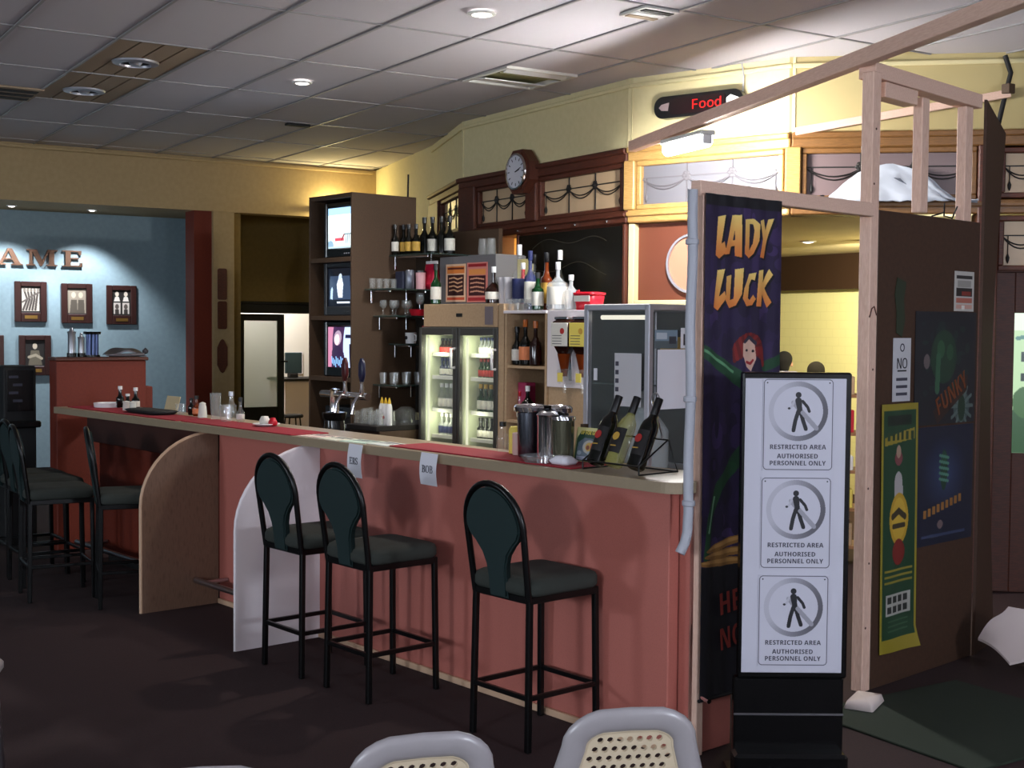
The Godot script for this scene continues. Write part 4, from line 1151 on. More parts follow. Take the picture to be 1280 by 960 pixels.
	# aerial stub on the tower's top
	solo("aerial", Mb.new().tube([Vector3(0, 2.721, 0), Vector3(0.005, 2.9, 0)], 0.008, 6), M("black_matt"), "thin dark aerial rod standing on the tower's top", "aerial", B(5.07, 2.45), BT)
	# glass shelves on the tower's near side, each on two chrome brackets
	var lv := [[2.235, 2.25, 2.75, 0.55, "topmost"], [1.962, 2.02, 2.5, 0.33, "second"], [1.755, 2.1, 2.5, 0.3, "third"], [1.535, 2.25, 2.55, 0.25, "fourth"], [1.215, 2.1, 2.55, 0.3, "lowest"]]
	for q in lv:
		var gs := thing("glass_shelf", "%s glass shelf on the brown tower's side" % q[4], "shelf", B(5.048, 0, q[0]), BT, "glass shelves on the tower")
		part("shelf_pane", Mb.new().span(Vector3(0.0, 0, -q[2]), Vector3(q[3], 0.012, -q[1]), 0.002), glass("shelf_glass", S(60, 80, 74), 0.5), gs)
		for w in [q[1] + 0.06, q[2] - 0.08]:
			part("bracket", Mb.new().span(Vector3(0.001, -0.1, -w - 0.008), Vector3(0.012, 0.0, -w + 0.008), 0.002).span(Vector3(0.001, -0.014, -w - 0.006), Vector3(q[3] * 0.8, -0.001, -w + 0.006), 0.002), M("chrome"), gs)
	solo("back_board", Mb.new().span(Vector3(-5.6, 0.95, -2.9), Vector3(-4.42, 2.46, -2.86), 0.003), M("brown_board"), "brown backing board behind the glass shelves and grey carton", "board", B(0, 0), BT)

func ring3z(w: float, h: float, z: float, hh: float) -> Array:
	var r := []
	for q in rounded(w, h, 0.03, 3): r.append(Vector3(q.x, q.y + hh / 2, z))
	return r

# ---------------- bottles and glasses
func bottle(n: String, label: String, at: Vector3, h: float, r: float, gm: String, lm: String, cm: String, group := "", neck := 0.4, shoulder := 0.14, turn := 0.0) -> Node3D:
	var t := thing(n, label, "bottle", at, BT + turn, group)
	var sy := h * (1 - neck)
	var nr := minf(0.014, r * 0.42)
	part("glass_body", Mb.new().lathe([[0.0, 0.004], [r * 0.8, 0.0], [r, 0.008], [r, sy - h * shoulder], [r * 0.93, sy - h * shoulder * 0.55], [r * 0.6, sy - h * 0.02], [nr, sy + h * 0.07], [nr, h * 0.93], [nr * 1.15, h * 0.935], [nr * 1.15, h * 0.955], [0.0, h * 0.955]], 14), M(gm), t)
	if lm: part("paper_label", Mb.new().lathe([[r + 0.0006, h * 0.12], [r + 0.0012, h * 0.125], [r + 0.0012, (sy - h * shoulder) * 0.92], [r + 0.0006, (sy - h * shoulder) * 0.93]], 14), M(lm), t)
	if cm: part("cap", Mb.new().lathe([[nr * 1.2, h * 0.84], [nr * 1.3, h * 0.845], [nr * 1.3, h], [0.0, h]], 12), M(cm), t)
	return t

func tumbler(n: String, label: String, at: Vector3, h: float, r: float, group: String, up := false) -> Node3D:
	var t := thing(n, label, "glass", at, 0, group)
	var prof := [[0.0, 0.0], [r * 0.8, 0.0], [r, h], [r * 0.93, h], [r * 0.74, 0.008], [0.0, 0.008]]
	if up: prof = [[r, 0.0], [r * 0.8, h], [0.0, h], [0.0, h - 0.008], [r * 0.74, h - 0.008], [r * 0.93, 0.0], [r, 0.0]]
	part("bowl", Mb.new().lathe(prof, 14), M("clear_glass"), t)
	return t

func goblet(label: String, at: Vector3, h: float, r: float, wine := "", group := "") -> Node3D:
	var t := thing("wine_glass", label, "glass", at, 0, group)
	part("bowl", Mb.new().lathe([[0.006, h * 0.42], [r * 0.7, h * 0.5], [r, h * 0.68], [r * 0.85, h], [r * 0.8, h], [r * 0.92, h * 0.68], [r * 0.62, h * 0.53], [0.0, h * 0.47]], 14), M("clear_glass") if wine == "" else M(wine), t)
	part("stem", Mb.new().lathe([[0.0, 0.0], [r * 0.8, 0.0], [r * 0.75, 0.004], [0.006, 0.012], [0.005, h * 0.43], [0.0, h * 0.43]], 14), M("clear_glass"), t)
	return t

func back_bar() -> void:
	# working bench along the back, mostly hidden by the bar
	var be := thing("back_bench", "low dark bench along the back bar under the glasses", "bench", B(5.0, 1.85), BT)
	part("body", Mb.new().span(Vector3(-0.0, 0, -0.66), Vector3(0.4, 0.89, 0), 0.005), M("brown_board"), be)
	part("bench_top", Mb.new().span(Vector3(-0.0, 0.89, -0.68), Vector3(0.4, 0.93, 0.03), 0.004), M("dark_void"), be)
	# glass door fridge
	var fx := 4.58
	var L := 0.93
	var fr := thing("drinks_fridge", "lit drinks fridge with two glass doors behind the bar", "fridge", B(fx, 2.2), BT)
	var gr := mt("fridge_grey", S(120, 118, 112), 0.45)
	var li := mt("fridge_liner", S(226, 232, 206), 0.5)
	var bd := Mb.new()
	for q in [[Vector3(0, 0, -0.6), Vector3(0.03, 1.68, -0.03)], [Vector3(L - 0.03, 0, -0.6), Vector3(L, 1.68, -0.03)], [Vector3(0.03, 0, -0.6), Vector3(L - 0.03, 1.68, -0.57)], [Vector3(0.03, 1.65, -0.57), Vector3(L - 0.03, 1.68, -0.03)], [Vector3(0.03, 0, -0.57), Vector3(L - 0.03, 0.4, -0.03)]]:
		bd.span(q[0], q[1])
	part("body", bd, gr, fr)
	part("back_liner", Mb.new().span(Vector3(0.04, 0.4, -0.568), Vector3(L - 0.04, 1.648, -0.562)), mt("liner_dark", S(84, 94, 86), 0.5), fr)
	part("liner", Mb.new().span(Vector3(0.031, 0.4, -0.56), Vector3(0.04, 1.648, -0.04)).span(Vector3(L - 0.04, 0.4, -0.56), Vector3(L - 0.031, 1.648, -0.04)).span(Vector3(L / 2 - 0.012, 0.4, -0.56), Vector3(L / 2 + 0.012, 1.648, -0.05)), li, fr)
	for dr in 2:
		var x0 := 0.0 if dr == 0 else L / 2 + 0.004
		var x1 := L / 2 - 0.004 if dr == 0 else L
		var door := Mb.new()
		for q in [[Vector3(x0, 0.36, -0.03), Vector3(x0 + 0.03, 1.675, 0)], [Vector3(x1 - 0.045, 0.36, -0.03), Vector3(x1, 1.675, 0)], [Vector3(x0 + 0.03, 1.62, -0.03), Vector3(x1 - 0.045, 1.675, 0)], [Vector3(x0 + 0.03, 0.36, -0.03), Vector3(x1 - 0.045, 0.42, 0)]]:
			door.span(q[0], q[1], 0.004)
		var d := part("door", door, mt("door_dark", S(70, 68, 64), 0.4), fr)
		part("door_pane", Mb.new().span(Vector3(x0 + 0.031, 0.421, -0.02), Vector3(x1 - 0.046, 1.619, -0.014)), M("pane_glass"), d)
		part("handle", Mb.new().tube([Vector3(x1 - 0.02, 1.38, 0.0), Vector3(x1 - 0.02, 1.38, 0.035), Vector3(x1 - 0.02, 1.52, 0.035), Vector3(x1 - 0.02, 1.52, 0.0)], 0.011, 8), M("white_plastic"), d)
		part("light_tube", Mb.new().tube([Vector3(x0 + 0.05, 0.5, -0.06), Vector3(x0 + 0.05, 1.6, -0.06)], 0.01, 8), glow("fridge_tube", Color(1, 1, 0.86), 0.9), fr)
		for y in [0.85, 1.05, 1.3, 1.475]:
			var sv := Mb.new().span(Vector3(x0 + 0.05, y - 0.008, -0.55), Vector3(x1 - 0.05, y, -0.1)).span(Vector3(x0 + 0.05, y - 0.018, -0.1), Vector3(x1 - 0.05, y + 0.012, -0.09), 0.002)
			part("wire_shelf", sv, M("white_paint"), fr)
		lamp_omni("fridge_light", B(fx, 2.2, 1.5) + Basis(Vector3.UP, BT) * Vector3((x0 + x1) / 2 - 0.06, 0, -0.07), Color(0.98, 1.0, 0.84), 0.04, 0.05)
		lamp_omni("fridge_light", B(fx, 2.2, 1.0) + Basis(Vector3.UP, BT) * Vector3((x0 + x1) / 2 - 0.06, 0, -0.07), Color(0.98, 1.0, 0.84), 0.025, 0.05)
		# one kind of bottle to a shelf
		var plan := [[1.475, 0.12, 0.024, "brown_bottle", "label_red", "foil_black", 8, "top", "can"], [1.3, 0.145, 0.022, "blue_bottle", "label_white", "label_blue", 8, "second", "bottle"], [1.05, 0.2, 0.032, "clear_glass", "label_white", "white_plastic", 6, "third", "bottle"], [0.85, 0.17, 0.028, "frosted_bottle", "label_blue", "white_plastic", 6, "lowest", "bottle"]]
		if dr == 1: plan = [[1.475, 0.13, 0.022, "frosted_bottle", "label_white", "label_blue", 8, "top", "bottle"], [1.3, 0.15, 0.023, "green_bottle", "label_red", "label_red", 8, "second", "bottle"], [1.05, 0.21, 0.03, "green_bottle", "label_white", "label_gold", 6, "third", "bottle"], [0.85, 0.16, 0.03, "dark_bottle", "label_white", "foil_black", 6, "lowest", "bottle"]]
		for q in plan:
			var src: Node3D = null
			var side := "left" if dr == 0 else "right"
			for k in q[6]:
				var x := lerpf(x0 + 0.09, x1 - 0.075, float(k) / (q[6] - 1))
				for z in [-0.16, -0.3]:
					var at := B(fx, 2.2, q[0]) + Basis(Vector3.UP, BT) * Vector3(x + (0.01 if z < -0.2 else 0.0), 0, z)
					if src == null:
						src = bottle("fridge_bottle", "small bottle on the %s shelf behind the %s fridge door" % [q[7], side], at, q[1], q[2], q[3], q[4], q[5], "bottles on the %s fridge shelf, %s door" % [q[7], side])
					else:
						dup(src, at, BT)
	# box on the fridge
	var bx := thing("wooden_box", "beige board box lid on top of the drinks fridge", "box", B(4.52, 2.2, 1.682), BT)
	part("front", Mb.new().span(Vector3(0, 0, -0.02), Vector3(0.87, 0.17, 0), 0.003), M("beige_board"), bx)
	part("box_top", Mb.new().span(Vector3(0, 0.15, -0.58), Vector3(0.87, 0.17, -0.022), 0.003), M("beige_board"), bx)
	part("side", Mb.new().span(Vector3(0, 0, -0.58), Vector3(0.02, 0.15, -0.022)).span(Vector3(0.85, 0, -0.58), Vector3(0.87, 0.15, -0.022)), M("beige_board"), bx)
	part("badge", Mb.new().span(Vector3(0.4, 0.075, 0), Vector3(0.47, 0.1, 0.004), 0.001), M("black_matt"), bx)
	solo("fridge_sticker", sheet_mesh(0.09, 0.13), mt("sticker", S(120, 108, 112), 0.6), "small grey sticker at the box's right edge", "sticker", B(3.74, 2.196, 1.7), BT)
	solo("end_gable", Mb.new().span(Vector3(0.0, 0, -0.6), Vector3(0.06, 1.85, 0.0), 0.003), M("beige_board"), "beige upright gable board between fridge and bottle shelves", "board", B(3.64, 2.2), BT)
	# grey carton with two orange posters
	var ct := thing("grey_carton", "grey carton standing on the fridge box", "carton", B(4.66, 2.46, 1.853), BT)
	part("body", Mb.new().span(Vector3(0, 0, -0.3), Vector3(0.68, 0.37, 0), 0.004), mt("carton_grey", S(112, 110, 112), 0.8), ct)
	part("flap", Mb.new().span(Vector3(0.34, 0.371, -0.29), Vector3(0.67, 0.375, -0.01)), mt("carton_grey", S(112, 110, 112), 0.8), ct)
	var pp := Pic.new(64, 84, S(228, 190, 160))
	pp.rect(4, 5, 56, 16, S(226, 132, 60)).rect(6, 8, 52, 4, S(90, 30, 24)).rect(6, 24, 52, 46, S(52, 16, 18)).rect(4, 74, 56, 6, S(196, 80, 50))
	for k in 4: pp.stroke([Vector2(12, 32 + 9 * k), Vector2(26, 30 + 9 * k), Vector2(38, 34 + 9 * k), Vector2(52, 31 + 9 * k)], 1.6, S(214, 170, 130))
	var pq := Pic.new(64, 84, S(214, 130, 120))
	pq.rect(4, 3, 56, 6, S(150, 26, 36)).rect(6, 14, 52, 12, S(230, 150, 80)).rect(6, 28, 52, 42, S(60, 18, 24)).rect(4, 74, 56, 7, S(170, 36, 46))
	for k in 4: pq.stroke([Vector2(12, 35 + 9 * k), Vector2(30, 33 + 9 * k), Vector2(52, 36 + 9 * k)], 1.6, S(220, 160, 130))
	solo("small_poster", sheet_mesh(0.245, 0.29, 0.002), printed("poster_a", pp), "small orange and black poster on the grey carton, left one", "poster", B(4.45, 2.455, 1.875), BT)
	solo("small_poster", sheet_mesh(0.245, 0.3, 0.002), printed("poster_b", pq), "small red bordered poster on the grey carton, right one", "poster", B(4.19, 2.455, 1.87), BT)
	for q in [[4.3, "left"], [4.2, "right"]]:
		tumbler("upturned_glass", "clear glass standing on the grey carton, %s one" % q[0 + 1], B(q[0], 2.6, 2.23), 0.13, 0.04, "", true)
	solo("yellow_card", Mb.new().box(Vector3(0, 0.17, 0), Vector3(0.15, 0.34, 0.03), 0.003), mt("card_yellow", S(206, 192, 130), 0.7), "tall pale yellow card behind the squat dark bottle", "card", B(3.9, 2.68, 1.853), BT)
	bottle("wine_bottle", "green wine bottle with a white label left of grey carton", B(4.5, 2.3, 1.853), 0.31, 0.04, "green_bottle", "label_white", "foil_black")
	bottle("squat_bottle", "squat dark liqueur bottle with a pale cap beside orange posters", B(3.85, 2.33, 1.853), 0.27, 0.06, "brown_bottle", "label_white", "white_plastic", "", 0.5, 0.16)
	for q in [[3.765, "left"], [3.71, "right"]]:
		solo("plastic_cups", Mb.new().lathe([[0.0, 0.0], [0.03, 0.0], [0.036, 0.15], [0.04, 0.16], [0.04, 0.19], [0.0, 0.19]], 14), mt("cup_white", S(206, 202, 206), 0.4), "stack of white plastic cups beside the liqueur bottle, %s one" % q[1], "cups", B(q[0], 2.35, 1.853))
	bottle("red_bottle", "red liqueur bottle with a white cap behind the plastic cups", B(3.72, 2.5, 1.853), 0.3, 0.035, "red_plastic", "label_white", "white_plastic")
	# open bottle shelf unit and the white board beside it
	var sh := thing("bottle_shelf", "open pale wood shelf unit right of the fridge", "shelf", B(3.57, 2.2), BT)
	for x in [0.0, 0.42]: part("side_board", Mb.new().span(Vector3(x, 0, -0.5), Vector3(x + 0.02, 1.78, 0), 0.002), M("beige_board"), sh)
	part("back_board", Mb.new().span(Vector3(0.02, 0, -0.5), Vector3(0.42, 1.78, -0.48)), M("beige_board"), sh)
	for y in [1.03, 1.415]: part("shelf_board", Mb.new().span(Vector3(0.02, y - 0.02, -0.48), Vector3(0.42, y, -0.005), 0.002), M("beige_board"), sh)
	part("top_board", Mb.new().span(Vector3(-0.005, 1.78, -0.5), Vector3(0.445, 1.8, 0.01), 0.002), M("white_laminate"), sh)
	var wb := thing("white_board", "white board with two spirit dispensers mounted on it", "board", B(3.125, 2.2), BT)
	part("face", Mb.new().span(Vector3(0.0, 1.28, -0.03), Vector3(0.5, 1.8, 0), 0.002), M("white_laminate"), wb)
	part("shelf_top", Mb.new().span(Vector3(0.0, 1.78, -0.5), Vector3(0.9, 1.8, -0.03), 0.002), M("white_laminate"), wb)
	part("lower_face", Mb.new().span(Vector3(0.0, 0, -0.04), Vector3(0.9, 1.28, -0.015), 0.002), M("beige_board"), wb)
	for q in [[2.865, "label_white", "left dispenser with a white label", 0], [2.69, "label_yellow", "right dispenser with a yellow label", 1]]:
		var t := thing("spirit_dispenser", "upside-down amber spirit bottle, %s" % q[2], "dispenser", B(q[0], 2.12), BT)
		part("bottle_body", Mb.new().loft([ring3(rounded(0.08, 0.06, 0.02), 1.50), ring3(rounded(0.15, 0.09, 0.03), 1.56), ring3(rounded(0.17, 0.1, 0.03), 1.6), ring3(rounded(0.17, 0.1, 0.03), 1.72), ring3(rounded(0.13, 0.07, 0.03), 1.735)]), M("brown_bottle"), t)
		part("neck", Mb.new().lathe([[0.018, 1.36], [0.03, 1.42], [0.05, 1.51], [0.0, 1.51]], 12), M("amber"), t)
		part("front_label", Mb.new().span(Vector3(-0.078, 1.56, 0.048), Vector3(0.078, 1.715, 0.053), 0.001), M(q[1]), t)
		part("emblem", Mb.new().lathe([[0.0, 0.0], [0.02, 0.0], [0.02, 0.002], [0.0, 0.002]], 14, Vector3(0.03, 1.66, 0.053), Basis(Vector3.RIGHT, PI / 2)), M("label_red") if q[3] == 0 else M("label_gold"), t)
		for k in 4: part("print_line", Mb.new().box(Vector3(-0.02, 1.63 - 0.018 * k, 0.0535), Vector3(0.09, 0.004, 0.001)), M("grey_ink"), t)
		part("top_clamp", Mb.new().box(Vector3(0, 1.745, 0.0), Vector3(0.13, 0.02, 0.08), 0.006), M("chrome"), t)
		part("measure", Mb.new().box(Vector3(0, 1.36, 0.0), Vector3(0.09, 0.1, 0.07), 0.01), M("clear_glass"), t)
		part("price_tag", Mb.new().box(Vector3(0, 1.355, 0.04), Vector3(0.05, 0.06, 0.004), 0.001), M("label_yellow"), t)
		part("spout", Mb.new().lathe([[0.0, 1.25], [0.012, 1.25], [0.016, 1.31], [0.0, 1.31]], 10), M("clear_glass"), t)
		part("wall_bracket", Mb.new().span(Vector3(-0.015, 1.33, -0.08), Vector3(0.015, 1.75, -0.05), 0.003), M("chrome"), t)
	# spirits on top
	var top := [[3.59, 2.35, 0.47, 0.05, "clear_glass", "label_blue", "white_plastic", "tallest clear vodka bottle with a blue label on shelf top"], [3.51, 2.42, 0.4, 0.042, "clear_glass", "label_white", "foil_black", "clear spirit bottle just right of the tallest vodka bottle"], [3.45, 2.33, 0.42, 0.042, "blue_bottle", "label_white", "label_blue", "blue glass spirit bottle with a pale label on shelf top"], [3.38, 2.42, 0.41, 0.04, "frosted_bottle", "label_blue", "foil_black", "frosted spirit bottle in the middle of the shelf top"], [3.31, 2.36, 0.4, 0.04, "amber", "label_gold", "foil_black", "amber spirit bottle with a gold label on shelf top"], [3.24, 2.42, 0.42, 0.038, "dark_bottle", "", "white_plastic", "plain dark bottle at the right of the tall spirits"], [3.28, 2.25, 0.26, 0.042, "green_bottle", "label_white", "foil_black", "short green bottle standing in front of the tall spirits"], [3.13, 2.3, 0.33, 0.075, "frosted_bottle", "label_white", "white_plastic", "large clear white rum bottle right of green bottle"], [3.02, 2.32, 0.24, 0.05, "frosted_bottle", "", "white_plastic", "smaller frosted bottle right of the large rum bottle"]]
	for q in top: bottle("spirit_bottle", q[7], B(q[0], q[1], 1.802), q[2], q[3], q[4], q[5], q[6], "", 0.38, 0.1)
	for k in 4: tumbler("shot_glass", "small shot glass at the front of the bottle shelf top", B(3.56 - 0.07 * k, 2.24, 1.802), 0.08, 0.027, "shot glasses on the shelf top")
	var tub := thing("red_tub", "red plastic tub with a white lid label on the board", "tub", B(2.82, 2.3, 1.802), BT)
	part("tub_body", Mb.new().loft([ring3(rounded(0.16, 0.12, 0.03), 0.0), ring3(rounded(0.19, 0.14, 0.035), 0.1)]), M("red_plastic"), tub)
	part("lid", Mb.new().loft([ring3(rounded(0.2, 0.15, 0.035), 0.1), ring3(rounded(0.2, 0.15, 0.035), 0.115), ring3(rounded(0.12, 0.08, 0.03), 0.12)]), M("red_plastic"), tub)
	part("front_label", Mb.new().box(Vector3(0, 0.075, 0.072), Vector3(0.15, 0.04, 0.006), 0.002), M("label_white"), tub)
	part("carry_handle", Mb.new().tube([Vector3(-0.1, 0.1, 0), Vector3(-0.125, 0.125, 0), Vector3(-0.1, 0.13, 0)], 0.008, 6), M("red_plastic"), tub)
	# inside the shelf
	bottle("liqueur_bottle", "black bottle with a white label at shelf's left", B(3.505, 2.26, 1.417), 0.27, 0.038, "dark_bottle", "label_white", "foil_black", "", 0.42)
	bottle("sparkling_bottle", "sparkling wine bottle with orange foil and label on shelf", B(3.41, 2.255, 1.417), 0.32, 0.045, "dark_bottle", "label_orange", "foil_orange", "", 0.42)
	bottle("sparkling_bottle", "dark sparkling bottle with orange foil at shelf's right", B(3.315, 2.265, 1.417), 0.31, 0.044, "brown_bottle", "", "foil_orange", "", 0.42)
	bottle("liqueur_bottle", "short dark bottle in the shelf's right rear corner", B(3.235, 2.33, 1.417), 0.27, 0.036, "dark_bottle", "label_red", "foil_black", "", 0.42)
	solo("pink_box", Mb.new().box(Vector3(0, 0.13, 0), Vector3(0.09, 0.26, 0.09), 0.003), mt("box_pink", S(176, 52, 92), 0.6), "pink gift box on the lower shelf left side", "box", B(3.5, 2.35, 1.032), BT)
	bottle("port_bottle", "dark bottle with a white cap on the lower shelf", B(3.41, 2.28, 1.032), 0.24, 0.045, "dark_bottle", "", "white_plastic", "", 0.4)
	bottle("port_bottle", "thin bottle with red cap next to the pink box", B(3.45, 2.24, 1.032), 0.2, 0.02, "clear_glass", "label_white", "red_plastic", "", 0.4)
	solo("dark_carton", Mb.new().box(Vector3(0, 0.18, 0), Vector3(0.14, 0.36, 0.12), 0.004), mt("box_maroon", S(66, 26, 26), 0.7), "maroon bottle carton on the lower shelf right side", "box", B(3.26, 2.42, 1.032), BT)
	# things on the glass shelves
	var g1 := "wine bottles at the left of the topmost glass shelf"
	var sp := bottle("shelf_bottle", "dark wine bottle with a gold label on topmost glass shelf", B(5.0, 2.36, 2.249), 0.24, 0.032, "dark_bottle", "label_gold", "foil_black", g1)
	for k in 2: dup(sp, B(4.932 - 0.068 * k, 2.36 + 0.02 * k, 2.249), BT)
	bottle("shelf_bottle", "dark wine bottle with a white label, leftmost on topmost glass shelf", B(5.02, 2.29, 2.249), 0.24, 0.028, "dark_bottle", "label_white", "foil_black")
	for q in [[4.98, 2.55, "", "taller plain dark bottle behind the gold labelled bottles"], [4.9, 2.57, "label_white", "taller dark bottle with a pale label on topmost shelf"], [4.82, 2.6, "", "plain dark bottle second from the right on topmost shelf"], [4.74, 2.62, "label_white", "dark bottle with a white label, rightmost on topmost shelf"]]:
		bottle("tall_bottle", q[3], B(q[0], q[1], 2.249), 0.31, 0.042, "dark_bottle", q[2], "foil_black")
	for k in 4: tumbler("shelf_glass", "clear tumbler on the second glass shelf's left part", B(5.0 - 0.01 * k, 2.06 + 0.06 * k, 1.976), 0.08, 0.028, "tumblers on the second glass shelf")
	solo("dark_carton", Mb.new().box(Vector3(0, 0.07, 0), Vector3(0.1, 0.14, 0.06), 0.004), mt("carton_navy", S(30, 34, 56), 0.6), "small navy box on the second glass shelf", "box", B(4.94, 2.3, 1.976), BT)
	solo("drink_can", Mb.new().lathe([[0.0, 0.0], [0.03, 0.002], [0.036, 0.012], [0.036, 0.14], [0.03, 0.15], [0.0, 0.148]], 16), mt("can_grey", S(130, 134, 146), 0.3, 0.6), "grey metal can on the second glass shelf", "can", B(4.86, 2.32, 1.976))
	var mgp := thing("pink_mug", "pale pink mug with a dark rim on second shelf", "mug", B(4.8, 2.38, 1.976), BT)
	part("cup", Mb.new().lathe([[0.0, 0.0], [0.036, 0.0], [0.04, 0.13], [0.034, 0.13], [0.03, 0.01], [0.0, 0.01]], 16), mt("mug_pink", S(200, 150, 156), 0.4), mgp)
	part("rim", Mb.new().lathe([[0.033, 0.13], [0.042, 0.13], [0.042, 0.145], [0.033, 0.145], [0.033, 0.13]], 16), M("black_gloss"), mgp)
	var rb := thing("red_bag", "crumpled red foil bag leaning on the second shelf's end", "bag", B(4.76, 2.46, 1.976), BT)
	part("bag_body", Mb.new().loft([ring3(rounded(0.1, 0.05, 0.02), 0.0), ring3(rounded(0.16, 0.09, 0.03), 0.05), ring3(rounded(0.14, 0.06, 0.02), 0.13), ring3(rounded(0.15, 0.015, 0.005), 0.2)]), mt("foil_red", S(200, 30, 64), 0.3, 0.3), rb)
	part("seal", Mb.new().box(Vector3(0, 0.21, 0), Vector3(0.15, 0.025, 0.006)), M("white_plastic"), rb)
	for k in 5: goblet("clear wine glass on the third glass shelf", B(4.98 - 0.045 * (k % 2), 2.15 + 0.06 * k, 1.769), 0.12, 0.032, "", "wine glasses on the third glass shelf")
	var dish := thing("red_dish", "red plastic dish under a stemmed glass, third shelf", "dish", B(4.86, 2.42, 1.769), BT)
	part("bowl", Mb.new().lathe([[0.0, 0.0], [0.07, 0.0], [0.09, 0.05], [0.083, 0.05], [0.065, 0.008], [0.0, 0.008]], 20), M("red_plastic"), dish)
	goblet("stemmed glass standing in the red dish", B(4.86, 2.42, 1.779), 0.17, 0.035)
	var mug := thing("white_mug", "white mug with a printed badge on the fourth shelf", "mug", B(4.9, 2.36, 1.549), BT)
	part("cup", Mb.new().lathe([[0.0, 0.0], [0.042, 0.0], [0.045, 0.085], [0.04, 0.085], [0.037, 0.01], [0.0, 0.01]], 16), M("white_plastic"), mug)
	part("handle", Mb.new().tube([Vector3(0.043, 0.07, 0), Vector3(0.07, 0.065, 0), Vector3(0.07, 0.025, 0), Vector3(0.042, 0.02, 0)], 0.006, 6), M("white_plastic"), mug)
	part("badge", Mb.new().lathe([[0.0, 0.0], [0.015, 0.0], [0.015, 0.003], [0.0, 0.003]], 12, Vector3(0, 0.045, 0.043), Basis(Vector3.RIGHT, PI / 2)), M("ink"), mug)
	goblet("ruby coloured goblet beside the white mug", B(4.86, 2.48, 1.549), 0.14, 0.035, "red_plastic")
	for k in 6: tumbler("bench_glass", "clear glass on the lowest glass shelf", B(4.98 - 0.05 * (k % 2), 2.15 + 0.06 * k, 1.229), 0.09, 0.03, "glasses on the lowest glass shelf")
	# heap of clean glasses and three squeeze bottles on the bench
	for k in 14:
		tumbler("washed_glass", "upturned washed glass in the heap on the back bench", B(4.97 - 0.052 * (k % 7), 1.9 + 0.09 * (k / 7) + 0.02 * (k % 2), 0.931), 0.1 + 0.012 * (k % 3), 0.026, "washed glasses on the bench", true)
	var gb := thing("glass_bowl", "large upturned glass bowl on the back bench", "bowl", B(4.72, 2.18, 0.931))
	part("bowl", Mb.new().lathe([[0.1, 0.0], [0.1, 0.04], [0.08, 0.1], [0.04, 0.13], [0.0, 0.135]], 18), M("clear_glass"), gb)
	for q in [[4.725, "left", ""], [4.675, "middle", "label_white"], [4.628, "right", ""]]:
		var sb := thing("squeeze_bottle", "white squeeze bottle with yellow nozzle, %s of three" % q[1], "bottle", B(q[0], 1.96, 0.931), BT, "squeeze bottles on the bench")
		part("bottle_body", Mb.new().lathe([[0.0, 0.0], [0.021, 0.0], [0.022, 0.01], [0.022, 0.14], [0.014, 0.165], [0.0, 0.165]], 14), M("white_plastic"), sb)
		part("nozzle", Mb.new().lathe([[0.014, 0.165], [0.012, 0.18], [0.004, 0.21], [0.0, 0.21]], 10), M("yellow_plastic"), sb)
		if q[1] == "middle": part("badge", Mb.new().lathe([[0.0, 0.0], [0.014, 0.0], [0.014, 0.002], [0.0, 0.002]], 12, Vector3(0, 0.06, 0.0215), Basis(Vector3.RIGHT, PI / 2)), M("label_red"), sb)
	# chrome beer font on a bench behind the bar
	solo("service_bench", Mb.new().span(Vector3(-4.6, 0, -0.95), Vector3(-1.4, 0.86, -0.42), 0.005), M("dark_void"), "dark service bench hidden behind the bar", "bench", B(0, 0), BT)
	var bf := thing("beer_font", "chrome beer font with two taps behind the bar", "beer tap", B(3.33, 0.62, 0.861), BT)
	part("column_base", Mb.new().lathe([[0.0, 0.0], [0.07, 0.0], [0.065, 0.2], [0.06, 0.24], [0.07, 0.25], [0.075, 0.29], [0.0, 0.3]], 18), M("black_gloss"), bf)
	part("column", Mb.new().lathe([[0.032, 0.29], [0.028, 0.32], [0.028, 0.42], [0.034, 0.43], [0.0, 0.44]], 16), M("chrome"), bf)
	part("cross_tube", Mb.new().tube([Vector3(-0.14, 0.4, 0), Vector3(0.36, 0.4, 0)], 0.022, 12), M("brass") if false else M("chrome"), bf)
	mt("tap_maroon", S(70, 16, 20), 0.35)
	mt("tap_navy", S(22, 26, 58), 0.35)
	for q in [[0.16, "tap_maroon"], [0.34, "tap_navy"]]:
		part("tap_spout", Mb.new().tube([Vector3(q[0], 0.4, 0), Vector3(q[0], 0.4, 0.06), Vector3(q[0], 0.36, 0.09), Vector3(q[0], 0.3, 0.095)], 0.013, 8), M("chrome"), bf)
		part("tap_stem", Mb.new().lathe([[0.012, 0.41], [0.016, 0.43], [0.012, 0.47], [0.014, 0.49], [0.0, 0.49]], 10, Vector3(q[0], 0, 0.03)), M("chrome"), bf)
		part("tap_handle", Mb.new().loft([ring3(rounded(0.025, 0.02, 0.008, 3), 0.49), ring3(rounded(0.05, 0.03, 0.012, 3), 0.53), ring3(rounded(0.045, 0.03, 0.012, 3), 0.6), ring3(rounded(0.02, 0.015, 0.006, 3), 0.63)]), M(q[1]), bf, Vector3(q[0], 0, 0.03))
	# aluminium and glass display cabinet at the near end
	var dc := thing("display_cabinet", "aluminium framed glass display cabinet at the bar's near end", "cabinet", B(0.87, 0.8, 0.0), BT)
	var al := M("alloy")
	var W := 0.42
	var D := 0.5
	var y0 := 0.95
	var y1 := 1.8
	part("stand", Mb.new().span(Vector3(-W, 0, -D), Vector3(0, y0, 0), 0.004), M("beige_board"), dc)
	for q in [[-W, 0.0], [0.0, 0.0], [-W, -D], [0.0, -D]]:
		part("corner_post", Mb.new().box(Vector3(q[0], (y0 + y1) / 2, q[1]), Vector3(0.032, y1 - y0, 0.032), 0.004), al, dc)
